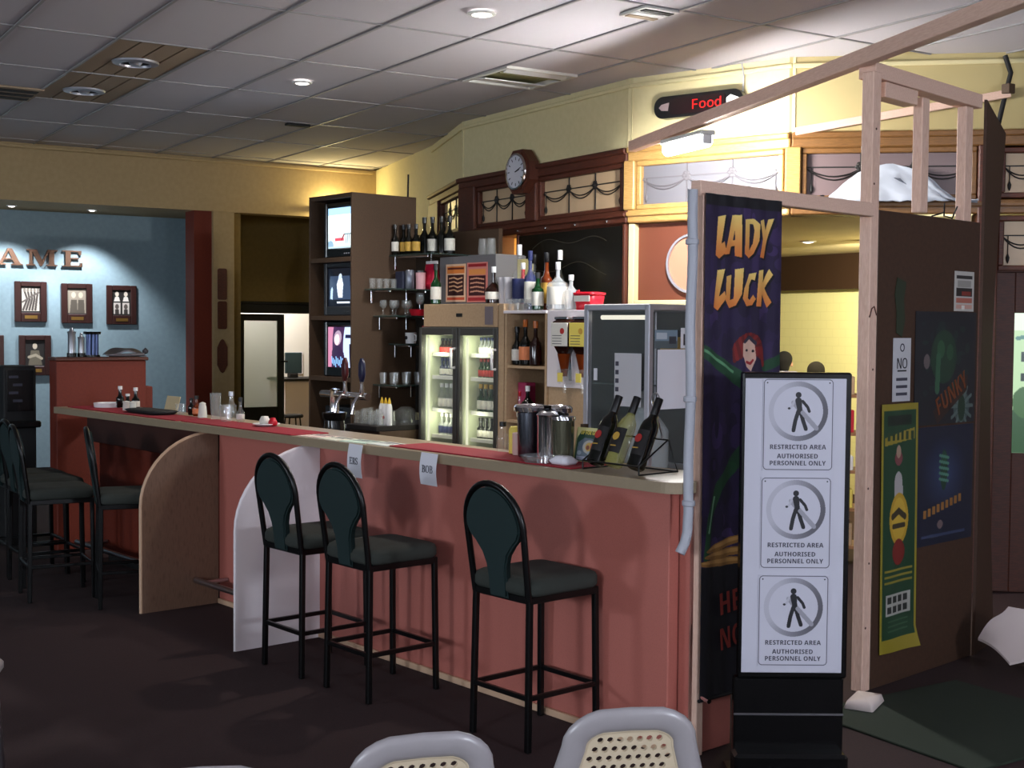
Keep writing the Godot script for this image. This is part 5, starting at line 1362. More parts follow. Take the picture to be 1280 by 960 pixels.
	for y in [y0 + 0.016, y1 - 0.016]:
		for q in [[Vector3(-W / 2, y, 0), Vector3(W, 0.032, 0.032)], [Vector3(-W / 2, y, -D), Vector3(W, 0.032, 0.032)], [Vector3(-W, y, -D / 2), Vector3(0.032, 0.032, D)], [Vector3(0, y, -D / 2), Vector3(0.032, 0.032, D)]]:
			part("frame_rail", Mb.new().box(q[0], q[1], 0.004), al, dc)
	part("roof", Mb.new().span(Vector3(-W, y1 - 0.012, -D), Vector3(0, y1, 0)), M("white_paint"), dc)
	part("front_glass", Mb.new().span(Vector3(-W + 0.016, y0 + 0.03, -0.003), Vector3(-0.016, y1 - 0.03, 0.003)), M("pane_glass"), dc)
	part("end_glass", Mb.new().span(Vector3(-0.003, y0 + 0.03, -D + 0.016), Vector3(0.003, y1 - 0.03, -0.016)), M("pane_glass"), dc)
	part("side_board", Mb.new().span(Vector3(-W - 0.004, y0 + 0.03, -D + 0.016), Vector3(-W + 0.006, y1 - 0.03, -0.016)), mt("cabinet_back", S(14, 17, 16), 0.4), dc)
	part("back_board", Mb.new().span(Vector3(-W + 0.016, y0, -D - 0.01), Vector3(-0.016, y1, -D + 0.01)), mt("cabinet_back", S(14, 17, 16), 0.4), dc)
	part("glass_shelf", Mb.new().span(Vector3(-W + 0.02, 1.4, -D + 0.02), Vector3(-0.02, 1.408, -0.02)), glass("shelf_glass", S(60, 80, 74), 0.5), dc)
	part("light_tube", Mb.new().tube([Vector3(-W + 0.05, 1.735, -0.05), Vector3(-0.04, 1.735, -0.05)], 0.012, 8), glow("cabinet_tube", Color(1, 0.98, 0.9), 1.0), dc)
	part("price_tag", Mb.new().span(Vector3(-W + 0.05, 1.42, 0.004), Vector3(-W + 0.075, 1.48, 0.006)), M("paper"), dc)
	var ctr := B(0.87, 0.8)
	var R := Basis(Vector3.UP, BT)
	var jar := thing("glass_jar", "big clear glass jar inside the display cabinet", "jar", ctr + R * Vector3(-0.22, y0 + 0.001, -0.2))
	part("jar_body", Mb.new().lathe([[0.0, 0.0], [0.1, 0.0], [0.13, 0.04], [0.13, 0.22], [0.08, 0.29], [0.05, 0.31], [0.06, 0.34], [0.054, 0.34], [0.045, 0.31], [0.12, 0.21], [0.12, 0.04], [0.0, 0.01]], 20), glass("cloudy_glass", S(206, 212, 214), 0.5, 0.12), jar)
	part("lid", Mb.new().lathe([[0.065, 0.34], [0.06, 0.36], [0.02, 0.38], [0.024, 0.41], [0.0, 0.42]], 16), glass("cloudy_glass", S(206, 212, 214), 0.5, 0.12), jar)
	var fl := thing("foil_plate", "round gold patterned plate standing in the display cabinet", "plate", ctr + R * Vector3(-0.07, 1.53, -0.3), BT + 0.7)
	part("plate_face", Mb.new().lathe([[0.0, 0.0], [0.09, 0.004], [0.11, 0.02], [0.105, 0.024], [0.085, 0.012], [0.0, 0.008]], 24, Vector3.ZERO, Basis(Vector3.RIGHT, PI / 2)), M("label_gold"), fl)
	part("easel", Mb.new().tube([Vector3(-0.06, -0.12, 0.03), Vector3(0, 0.02, -0.02), Vector3(0.06, -0.12, 0.03)], 0.004, 5), M("brass"), fl)
	solo("green_ornament", Mb.new().poly(PackedVector2Array([Vector2(-0.05, 0.02), Vector2(-0.012, 0.03), Vector2(-0.02, -0.06), Vector2(0.005, -0.05), Vector2(0.015, 0.02), Vector2(0.05, 0.03), Vector2(0.045, 0.055), Vector2(-0.045, 0.05)]), 0.0, 0.01), mt("ornament_green", S(40, 120, 60), 0.5), "small green ornament hanging at the cabinet's back", "ornament", ctr + R * Vector3(-0.1, 1.64, -0.47), BT)
	# papers taped to the cabinet
	solo("taped_paper", sheet_mesh(0.3, 0.29, 0.002), M("paper"), "large blank white paper taped to the cabinet's end", "paper", ctr + R * Vector3(0.019, 1.29, -0.19), BT + PI / 2)
	var np := thing("taped_paper", "narrow paper with dark side print on cabinet's front", "paper", ctr + R * Vector3(-0.12, 1.3, 0.018), BT)
	part("sheet", sheet_mesh(0.18, 0.26, 0.002), mt("paper_dim", S(196, 194, 198), 0.8), np)
	for k in 5: part("print_block", Mb.new().box(Vector3(-0.072, 0.04 + 0.042 * k, 0.0026), Vector3(0.022, 0.022, 0.001)), M("grey_ink"), np)
	var pic := Pic.new(64, 40, S(120, 140, 156))
	pic.rect(0, 24, 64, 16, S(90, 100, 104)).rect(4, 6, 30, 14, S(186, 196, 206)).rect(40, 14, 20, 16, S(60, 62, 70))
	solo("photo_card", sheet_mesh(0.16, 0.09, 0.002), printed("photo_card", pic), "blue photo card above the large blank paper", "card", ctr + R * Vector3(0.019, 1.585, -0.1), BT + PI / 2)
	var pic2 := Pic.new(48, 40, S(226, 224, 230))
	pic2.rect(8, 12, 14, 22, S(50, 48, 54)).rect(28, 14, 12, 20, S(60, 56, 60))
	solo("photo_card", sheet_mesh(0.11, 0.1, 0.002), printed("photo_card_b", pic2), "white card with two dark prints above blank paper", "card", ctr + R * Vector3(0.019, 1.585, -0.26), BT + PI / 2)

func bar_top_things() -> void:
	var Y := 1.0905
	# red bar mats
	for q in [[5.62, 3.95, -0.02, "long red bar mat at the far end of the bar"], [3.9, 2.62, -0.01, "red bar mat in the middle under the small plate"], [1.8, 0.5, 0.05, "red bar mat at the near end under the tumblers"]]:
		solo("bar_mat", Mb.new().span(Vector3(0, 0, -0.13), Vector3(q[0] - q[1], 0.006, 0.11), 0.002), M("red_mat"), q[3], "bar mat", B(q[0], q[2], Y), BT)
	var Z := Y + 0.0065
	var as_ := thing("ashtray", "small white ashtray on the bar's far end", "ashtray", B(5.4, 0.08, Z), BT)
	part("tray", Mb.new().lathe([[0.0, 0.0], [0.1, 0.0], [0.105, 0.03], [0.085, 0.03], [0.08, 0.01], [0.0, 0.01]], 20), M("white_plastic"), as_)
	for q in [[5.3, 0.12, "leftmost of the three dark sauce bottles on the far bar"], [5.2, 0.13, "middle of the three dark sauce bottles on the far bar"], [5.05, 0.12, "rightmost of the three dark sauce bottles on the far bar"]]:
		bottle("sauce_bottle", q[2], B(q[0], q[1], Z), 0.15 if q[0] != 5.2 else 0.1, 0.028, "dark_bottle", "label_white" if q[0] != 5.3 else "", "white_plastic", "", 0.45)
	for q in [[4.98, "left"], [4.88, "right"]]: solo("salt_pot", Mb.new().lathe([[0.0, 0.0], [0.026, 0.0], [0.022, 0.05], [0.026, 0.06], [0.0, 0.065]], 12), M("label_white"), "small pale pot beside the black tray, %s one" % q[1], "pot", B(q[0], 0.02, Z))
	solo("black_tray", Mb.new().loft([ring3(rounded(0.44, 0.16, 0.06), 0.0), ring3(rounded(0.5, 0.2, 0.07), 0.02), ring3(rounded(0.46, 0.16, 0.06), 0.025)]), M("black_matt"), "flat black oval tray lying on the far bar mat", "tray", B(4.62, 0.03, Z), BT)
	solo("menu_card", Mb.new().box(Vector3(0, 0.055, 0), Vector3(0.19, 0.11, 0.004), 0.0, Basis(Vector3.RIGHT, -0.25)), mt("card_cream", S(206, 184, 144), 0.8), "cream folded menu card standing behind the black tray", "card", B(4.6, 0.17, Z), BT)
	# small bottles and glasses
	tumbler("bar_glass", "short clear glass right of the cream menu card", B(4.42, 0.14, Z), 0.07, 0.035, "")
	bottle("condiment", "tiny dark bottle between glass and orange sauce", B(4.31, 0.16, Z), 0.11, 0.022, "dark_bottle", "", "foil_black")
	bottle("condiment", "orange hot sauce bottle among the small bar bottles", B(4.2, 0.14, Z), 0.13, 0.025, "amber", "label_orange", "foil_black", "", 0.45)
	solo("shaker", Mb.new().lathe([[0.0, 0.0], [0.03, 0.0], [0.024, 0.07], [0.02, 0.08], [0.022, 0.09], [0.0, 0.1]], 14), M("label_white"), "white salt shaker right of the orange sauce bottle", "shaker", B(4.06, 0.11, Z))
	tumbler("bar_glass", "tall clear glass in front of cream column", B(3.87, 0.1, Y), 0.17, 0.035, "")
	bottle("condiment", "clear bottle with steel pourer before the cream column", B(3.8, 0.17, Y), 0.18, 0.032, "clear_glass", "", "steel")
	tumbler("bar_glass", "wide clear glass left of the last small bottle", B(3.7, 0.08, Z), 0.1, 0.042, "")
	bottle("condiment", "thin bottle with a white base label at mat's end", B(3.56, 0.1, Z), 0.15, 0.024, "clear_glass", "label_white", "foil_black", "", 0.5)
	var pl := thing("plate", "small plate with a red and white wrapper on it", "plate", B(3.22, 0.08, Z), BT)
	part("dish", Mb.new().lathe([[0.0, 0.0], [0.05, 0.0], [0.08, 0.012], [0.078, 0.016], [0.05, 0.005], [0.0, 0.005]], 18), M("white_plastic"), pl)
	solo("wrapper", Mb.new().loft([ring3(rounded(0.05, 0.04, 0.015), 0.0), ring3(rounded(0.08, 0.05, 0.02), 0.02), ring3(rounded(0.04, 0.03, 0.01), 0.05)]), M("label_white"), "white crumpled wrapper on the small plate", "wrapper", B(3.24, 0.08, Z + 0.0055), BT)
	solo("wrapper", Mb.new().loft([ring3(rounded(0.05, 0.04, 0.015), 0.0), ring3(rounded(0.06, 0.04, 0.015), 0.02), ring3(rounded(0.03, 0.02, 0.008), 0.045)]), M("red_plastic"), "red crumpled wrapper on the small plate", "wrapper", B(3.165, 0.09, Z + 0.0055), BT)
	# leaflets lying on the bar
	var mp := Pic.new(64, 48, S(206, 212, 204))
	mp.rect(4, 4, 56, 10, S(150, 180, 150))
	for k in 4: mp.rect(6, 18 + 7 * k, 50 - 6 * (k % 3), 3, S(120, 130, 126))
	for q in [[2.5, -0.02, 0.05, S(226, 200, 190), "pink tinted leaflet at the left of the row on the bar"], [2.3, -0.03, -0.08, S(214, 214, 196), "cream leaflet in the middle of the row on bar"], [2.09, -0.02, 0.1, S(196, 216, 200), "greenish leaflet third in the row on the bar"], [1.9, 0.0, -0.05, S(216, 222, 216), "white leaflet at the right of the row on bar"]]:
		var lf := solo("leaflet", Mb.new().span(Vector3(-0.1, 0, -0.07), Vector3(0.1, 0.003, 0.07)), mt("leaf%d" % int(q[0] * 100), q[3], 0.8), q[4], "leaflet", B(q[0], q[1], Y), BT + q[2])
		part("print_line", Mb.new().span(Vector3(-0.08, 0.003, -0.05), Vector3(0.08, 0.0036, -0.03)), M("grey_ink"), lf)
		part("print_line", Mb.new().span(Vector3(-0.08, 0.003, -0.01), Vector3(0.05, 0.0036, 0.0)), M("grey_ink"), lf)
	# paper notes hanging from the front edge
	for q in [[1.975, "ERS", -0.135, "white paper note reading ERS hanging from the bar edge", 0.13, 0.165], [1.395, "BOB", -0.115, "white paper note reading BOB hanging from the bar edge", 0.135, 0.15]]:
		var nt := thing("paper_note", q[3], "note", B(q[0], q[2], 1.092 - q[5]), BT - 0.02)
		part("sheet", Mb.new().sheet(func(s: float, t: float) -> Vector3: return Vector3((s - 0.5) * q[4], (1 - t) * q[5], 0.012 * sin(PI * t * 0.9) + 0.004 * s), 6, 6, Vector3(0, 0, 0.0015)), M("paper"), nt)
		words(q[1], 0.034, M("grey_ink"), nt, Vector3(0, q[5] * 0.5, 0.0175), "Droid Serif", 400, 0.001, "lettering", 0.9)
	# jars, tumblers and the plunger at the near end
	bottle("bitters_bottle", "small clear bottle with black cap left of the label jar", B(1.22, 0.18, Z), 0.14, 0.03, "clear_glass", "", "foil_black")
	solo("label_jar", Mb.new().lathe([[0.0, 0.0], [0.028, 0.0], [0.03, 0.01], [0.03, 0.11], [0.022, 0.125], [0.0, 0.125]], 14), M("label_yellow"), "small cream jar left of the steel tumblers", "jar", B(1.12, 0.17, Z))
	solo("label_jar", Mb.new().lathe([[0.0, 0.0], [0.02, 0.0], [0.022, 0.01], [0.022, 0.1], [0.0, 0.105]], 14), mt("jar_pink", S(206, 170, 160), 0.5), "thin pink jar touching the first steel tumbler", "jar", B(1.06, 0.13, Z))
	for q in [[0.96, 0.12, 0.0, "tall steel tumbler, left one of the pair"], [0.845, 0.17, 0.0, "tall steel tumbler, right one of the pair"]]:
		var tb := thing("steel_tumbler", q[3], "tumbler", B(q[0], q[1], Z), BT)
		part("cup", Mb.new().lathe([[0.0, 0.0], [0.052, 0.0], [0.055, 0.01], [0.06, 0.215], [0.056, 0.215], [0.05, 0.012], [0.0, 0.012]], 24), mt("dark_steel", S(110, 114, 124), 0.25, 1.0), tb)
		part("rolled_rim", Mb.new().lathe([[0.058, 0.2], [0.074, 0.206], [0.076, 0.226], [0.066, 0.236], [0.055, 0.23], [0.058, 0.2]], 24), M("chrome"), tb)
	var pg := thing("coffee_plunger", "bright steel plunger pot with a black knob", "pot", B(0.8, 0.08, Z), BT)
	part("pot_body", Mb.new().lathe([[0.0, 0.0], [0.046, 0.0], [0.046, 0.19], [0.05, 0.2], [0.0, 0.205]], 22), M("chrome"), pg)
	part("lid", Mb.new().lathe([[0.0, 0.2], [0.05, 0.2], [0.035, 0.215], [0.01, 0.22], [0.0, 0.22]], 20), M("steel"), pg)
	part("knob", Mb.new().lathe([[0.008, 0.215], [0.016, 0.225], [0.018, 0.24], [0.0, 0.245]], 12), M("black_gloss"), pg)
	var sj := thing("steel_jug", "clear ribbed jug with bright rim right of the plunger", "jug", B(0.735, 0.12, Z), BT)
	part("jug_body", Mb.new().lathe([[0.0, 0.0], [0.042, 0.0], [0.046, 0.18], [0.042, 0.18], [0.038, 0.01], [0.0, 0.01]], 18), mt("jug_glass", S(120, 120, 100), 0.15, 0.7), sj)
	part("rim", Mb.new().lathe([[0.044, 0.175], [0.052, 0.18], [0.05, 0.195], [0.042, 0.19], [0.044, 0.175]], 18), M("chrome"), sj)
	var ga := thing("glass_ashtray", "cut glass ashtray sparkling before the plunger", "ashtray", B(0.76, -0.01, Z), BT)
	part("dish", Mb.new().lathe([[0.0, 0.0], [0.06, 0.0], [0.085, 0.03], [0.07, 0.032], [0.05, 0.01], [0.0, 0.01]], 10), M("clear_glass"), ga)
	solo("bar_napkin", Mb.new().loft([ring3(rounded(0.1, 0.07, 0.02), 0.0), ring3(rounded(0.13, 0.09, 0.03), 0.015), ring3(rounded(0.07, 0.05, 0.02), 0.035)]), M("paper"), "crumpled white napkin beside the glass ashtray", "napkin", B(0.63, 0.02, Z), BT)
	bottle("mini_bottle", "dark small bottle with a brown cap left of card", B(0.7, 0.21, Z), 0.16, 0.034, "dark_bottle", "", "brown_board", "", 0.45)
	# promotional card
	var cp := Pic.new(128, 120, S(206, 200, 140))
	cp.poly([Vector2(6, 118), Vector2(6, 40), Vector2(22, 12), Vector2(126, 12), Vector2(126, 118)], S(40, 70, 52)).poly([Vector2(12, 116), Vector2(14, 54), Vector2(40, 36), Vector2(122, 40), Vector2(122, 116)], S(96, 108, 120))
	cp.rect(14, 102, 106, 12, S(170, 178, 200)).ell(66, 68, 30, 24, S(176, 170, 160)).ell(66, 68, 18, 16, S(196, 160, 80)).ell(80, 68, 9, 18, S(206, 96, 56)).ell(60, 70, 8, 8, S(130, 70, 50))
	for k in 3: cp.ell(24 + 46 * k, 90, 10, 8, S(150, 160, 170))
	var cd := thing("promo_card", "green and cream promotional card standing beside wine bottles", "card", B(0.63, 0.16, Z), BT + 0.05)
	var ci := part("printed_face", sheet_mesh(0.165, 0.15, 0.004), printed("promo", cp), cd)
	ci.rotation.x = -0.2
	var cw := words("UP FOR GRABS", 0.017, M("label_yellow"), cd, Vector3(0.008, 0.126, -0.018), "Droid Sans", 700, 0.001, "lettering", 0.75)
	cw.rotation.x = -0.2
	part("strut", Mb.new().span(Vector3(-0.02, 0, -0.06), Vector3(0.02, 0.003, 0.0)), M("paper"), cd)
	# three reclining wine bottles on a wire rack
	var rk := thing("wine_rack", "black wire rack holding three reclining wine bottles", "rack", B(0.0, 0, Y), BT)
	var tilt := 0.47
	var wr := []
	for x in [-0.46, -0.14]:
		wr.append([Vector3(x, 0.006, 0.03), Vector3(x, 0.006, -0.2), Vector3(x + 0.01, 0.14, -0.13), Vector3(x, 0.04, 0.03), Vector3(x, 0.006, 0.03)])
	wr.append([Vector3(-0.46, 0.04, 0.03), Vector3(-0.14, 0.04, 0.03)])
	wr.append([Vector3(-0.45, 0.14, -0.13), Vector3(-0.13, 0.14, -0.13)])
	wr.append([Vector3(-0.46, 0.006, -0.2), Vector3(-0.14, 0.006, -0.2)])
	for w in wr: part("wire", Mb.new().tube(w, 0.004, 6), M("black_metal"), rk)
	var lp := [Vector3(-0.16, 0.14, -0.13), Vector3(-0.22, 0.26, -0.15)]
	for k in 13:
		var a := -PI / 2 + TAU * k / 12
		lp.append(Vector3(-0.225 + 0.022 * cos(a), 0.295 + 0.03 * sin(a), -0.155))
	part("loop_handle", Mb.new().tube(lp, 0.004, 6), M("steel"), rk)
	var kinds := [[0.42, 0.0, "dark_bottle", "dark red wine bottle with a red disc label, left of three", "label_red"], [0.315, 0.0, "clear_glass", "pale yellow wine bottle with a gold label, middle of three", "label_gold"], [0.19, 0.0, "dark_bottle", "dark red wine bottle with a red disc label, right of three", "label_red"]]
	glass("wine_pale", S(186, 182, 96), 0.35)
	for q in kinds:
		var bt := thing("wine_bottle", q[3], "bottle", B(q[0], q[1], Y + 0.025), BT)
		bt.basis = Basis(Vector3.UP, BT) * Basis(Vector3.RIGHT, -tilt)
		var gm: String = "wine_pale" if q[2] == "clear_glass" else q[2]
		part("glass_body", Mb.new().lathe([[0.0, 0.006], [0.03, 0.0], [0.038, 0.008], [0.038, 0.175], [0.034, 0.2], [0.02, 0.222], [0.015, 0.24], [0.015, 0.3], [0.0, 0.3]], 20), M(gm), bt)
		part("capsule", Mb.new().lathe([[0.0155, 0.235], [0.0165, 0.237], [0.0165, 0.312], [0.0, 0.314]], 14), M("foil_black"), bt)
		var lab := Mb.new()
		lab.smooth()
		for k in 10:
			var a0 := PI / 2 - 0.95 + 1.9 * k / 10
			var a1 := PI / 2 - 0.95 + 1.9 * (k + 1) / 10
			lab.quad(Vector3(0.0388 * cos(a0), 0.05, 0.0388 * sin(a0)), Vector3(0.0388 * cos(a1), 0.05, 0.0388 * sin(a1)), Vector3(0.0388 * cos(a1), 0.16, 0.0388 * sin(a1)), Vector3(0.0388 * cos(a0), 0.16, 0.0388 * sin(a0)), Vector3(cos(a0), 0, sin(a0)))
		part("back_label", lab, mt("label_black", S(22, 18, 18), 0.6), bt)
		part("disc_label", Mb.new().lathe([[0.0, 0.0], [0.018, -0.001], [0.018, 0.001], [0.0, 0.0025]], 18, Vector3(0, 0.12, 0.0405), Basis(Vector3.RIGHT, PI / 2)), M(q[4]), bt)
		part("label_stripe", Mb.new().box(Vector3(0, 0.078, 0.0395), Vector3(0.03, 0.004, 0.002)), M("label_gold"), bt)

func stools() -> void:
	# local z towards the customers: the back rest stands at +z, the seat reaches under the bar at -z
	var src := thing("bar_stool", "black bar stool nearest the camera, alone before the wine bottles", "bar stool", Vector3.ZERO, 0, "bar stools along the bar")
	var bm := M("black_metal")
	for q in [[-0.165, 0.18], [0.165, 0.18], [-0.165, -0.18], [0.165, -0.18]]:
		part("leg", Mb.new().beam(Vector3(q[0] * 1.04, 0.0, q[1] * 1.05), Vector3(q[0], 0.62, q[1]), 0.025, 0.025, 0.004), bm, src)
	var fr := Mb.new()
	for q in [[-0.165, 0.18, 0.165, 0.18], [0.165, 0.18, 0.165, -0.18], [0.165, -0.18, -0.165, -0.18], [-0.165, -0.18, -0.165, 0.18]]:
		part("foot_rung", Mb.new().beam(Vector3(q[0] * 1.03, 0.215, q[1] * 1.035), Vector3(q[2] * 1.03, 0.215, q[3] * 1.035), 0.02, 0.02, 0.003), bm, src)
		fr.beam(Vector3(q[0], 0.605, q[1]), Vector3(q[2], 0.605, q[3]), 0.025, 0.03, 0.003)
	part("seat_frame", fr, bm, src)
	var se := cushion(0.39, 0.41, 0.62, 0.69, 0.07)
	part("seat", se, M("seat_cloth"), src)
	# arched back tube leaning away
	var arch := [Vector3(-0.165, 0.6, 0.185)]
	for k in 19:
		var a := PI - PI * k / 18
		arch.append(Vector3(0.175 * cos(a), 0.885 + 0.175 * sin(a), 0.225 + 0.03 * sin(a)))
	arch.append(Vector3(0.165, 0.6, 0.185))
	part("back_frame", Mb.new().tube(arch, 0.0135, 10), bm, src)
	# spoon shaped padded back panel
	var hp := []
	for q in [[0.055, 0.6], [0.055, 0.68], [0.06, 0.73], [0.078, 0.775], [0.112, 0.815], [0.146, 0.845], [0.163, 0.88]]: hp.append(Vector2(q[0], q[1]))
	for k in range(1, 10):
		var a := PI / 2 * k / 10
		hp.append(Vector2(0.165 * cos(a), 0.885 + 0.165 * sin(a)))
	var out := PackedVector2Array()
	for p in hp: out.append(p)
	out.append(Vector2(0, 1.05))
	for i in range(hp.size() - 1, -1, -1): out.append(Vector2(-hp[i].x, hp[i].y))
	var lean := Transform3D(Basis(Vector3.RIGHT, 0.13), Vector3(0, 0.6, 0.188)) * Transform3D(Basis(), Vector3(0, -0.6, 0))
	var ins := Geometry2D.offset_polygon(out, -0.008)[0]
	part("backrest", Mb.new().poly(out, -0.012, 0.008, lean, true).poly(ins, 0.008, 0.016, lean, true).poly(ins, -0.02, -0.012, lean, true), M("teal_vinyl"), src)
	src.position = B(0.53, -0.225)
	src.rotation.y = BT
	var list := [[2.03, -0.335, "black bar stool in front of the white quarter round board", 0.0], [1.485, -0.325, "black bar stool below the note reading ERS", 0.0], [4.0, -0.4, "black bar stool seen edge-on left of the brown support board", -0.35], [4.47, -0.67, "black bar stool second from the brown board, its seat out", -0.2], [4.95, -0.55, "black bar stool third from the brown board, in the dark", -0.1], [5.35, -0.5, "black bar stool farthest along the bar by the cabinet", -0.1], [5.62, -1.05, "black bar stool at the left picture edge", -0.2]]
	for q in list: dup(src, B(q[0], q[1]), BT + q[3], q[2])

func plastic_chairs() -> void:
	var t := thing("plastic_chair", "grey plastic chair with perforated cream back, right of the foreground pair", "chair", Vector3.ZERO, 0, "grey plastic chairs in the foreground")
	# back shell: local +z faces the sitter's back (towards the camera)
	var outl := PackedVector2Array()
	for k in 13:
		var a := PI * k / 12
		outl.append(Vector2(0.115 * cos(a) + (0.045 if k < 6 else -0.045 if k > 6 else 0.0), 0.725 + 0.09 * sin(a)))
	outl.append_array(PackedVector2Array([Vector2(-0.205, 0.56), Vector2(-0.21, 0.44), Vector2(0.21, 0.44), Vector2(0.205, 0.56)]))
	var inn := Geometry2D.offset_polygon(outl, -0.056)[0]
	var lean := Transform3D(Basis(Vector3.RIGHT, 0.2), Vector3(0, 0.44, 0.19)) * Transform3D(Basis(), Vector3(0, -0.44, 0))
	# border: a wide flattened roll following the outline
	var rings := []
	var no := outl.size()
	for i in no:
		var d0 := (outl[i] - outl[(i - 1 + no) % no]).normalized()
		var d1 := (outl[(i + 1) % no] - outl[i]).normalized()
		var nr := (d0.orthogonal() + d1.orthogonal()).normalized()
		if not Geometry2D.is_point_in_polygon(outl[i] + nr * 0.004, outl): nr = -nr
		var ring := []
		for k in 12:
			var an := TAU * k / 12
			var q2 := outl[i] + nr * (0.028 + 0.03 * cos(an))
			ring.append(lean * Vector3(q2.x, q2.y, 0.015 * sin(an)))
		rings.append(ring)
	var rim := Mb.new()
	rim.smooth()
	for i in no:
		var j := (i + 1) % no
		var ca := Vector3.ZERO
		for k in 12: ca += (rings[i][k] + rings[j][k]) / 24.0
		for k in 12:
			var l := (k + 1) % 12
			rim.quad(rings[i][k], rings[i][l], rings[j][l], rings[j][k], (rings[i][k] + rings[j][l]) * 0.5 - ca)
	part("back_rim", rim, M("grey_plastic"), t)
	var edge := []
	for p in inn: edge.append(lean * Vector3(p.x, p.y, 0.0))
	part("panel_bead", Mb.new().tube(edge, 0.006, 6, true), M("cream_plastic"), t)
	# perforated panel: every cell is a square with a round hole
	var pn := Mb.new()
	pn.flat()
	var c := 0.0235
	for i in range(-9, 10):
		for j in range(0, 17):
			var cx := c * (i + (0.5 if j % 2 else 0.0))
			var cy := 0.455 + c * j
			if not Geometry2D.is_point_in_polygon(Vector2(cx, cy), outl): continue
			var hole := Geometry2D.is_point_in_polygon(Vector2(cx, cy), Geometry2D.offset_polygon(inn, -0.012)[0])
			if not hole and not Geometry2D.is_point_in_polygon(Vector2(cx, cy), Geometry2D.offset_polygon(inn, 0.006)[0]): continue
			var h := c / 2
			for z in [0.004, -0.004]:
				var nrm := lean.basis.z * signf(z)
				if not hole:
					pn.quad(lean * Vector3(cx - h, cy - h, z), lean * Vector3(cx + h, cy - h, z), lean * Vector3(cx + h, cy + h, z), lean * Vector3(cx - h, cy + h, z), nrm)
					continue
				for k in 8:
					var a0 := TAU * k / 8 + PI / 4
					var a1 := TAU * (k + 1) / 8 + PI / 4
					var sq := func(a: float) -> Vector2:
						var d := Vector2(cos(a), sin(a))
						return d * h / maxf(absf(d.x), absf(d.y))
					var r := c * 0.34
					var s0: Vector2 = sq.call(a0)
					var s1: Vector2 = sq.call(a1)
					pn.quad(lean * Vector3(cx + r * cos(a0), cy + r * sin(a0), z), lean * Vector3(cx + r * cos(a1), cy + r * sin(a1), z), lean * Vector3(cx + s1.x, cy + s1.y, z), lean * Vector3(cx + s0.x, cy + s0.y, z), nrm)
					if z > 0: pn.quad(lean * Vector3(cx + r * cos(a0), cy + r * sin(a0), z), lean * Vector3(cx + r * cos(a1), cy + r * sin(a1), z), lean * Vector3(cx + r * cos(a1), cy + r * sin(a1), -z), lean * Vector3(cx + r * cos(a0), cy + r * sin(a0), -z), lean.basis * Vector3(-cos(a0), -sin(a0), 0))
	part("perforated_panel", pn, M("cream_plastic"), t)
	# seat shell and legs
	part("seat", cushion(0.43, 0.42, 0.42, 0.46, 0.08), M("grey_plastic"), t)
	part("seat_joint", Mb.new().box(Vector3(0, 0.445, 0.19), Vector3(0.4, 0.04, 0.06), 0.015), M("grey_plastic"), t)
	for q in [[-0.17, 0.16], [0.17, 0.16], [-0.17, -0.16], [0.17, -0.16]]:
		part("leg", Mb.new().tube([Vector3(q[0] * 1.15, 0, q[1] * 1.2), Vector3(q[0], 0.425, q[1])], 0.016, 8), M("steel"), t)
	var face := deg_to_rad(-32.1)
	t.position = Vector3(1.914, 0, -2.608)
	t.rotation.y = face + 0.18
	dup(t, Vector3(1.383, 0, -2.695), face + 0.3, "grey plastic chair left of the other, lower in the foreground")
	dup(t, Vector3(0.93, 0, -2.72), face + 0.2, "grey plastic chair just peeping up at the bottom edge")
	dup(t, Vector3(0.69, 0, -4.92), face + 0.2, "grey plastic chair cut by the left picture edge")

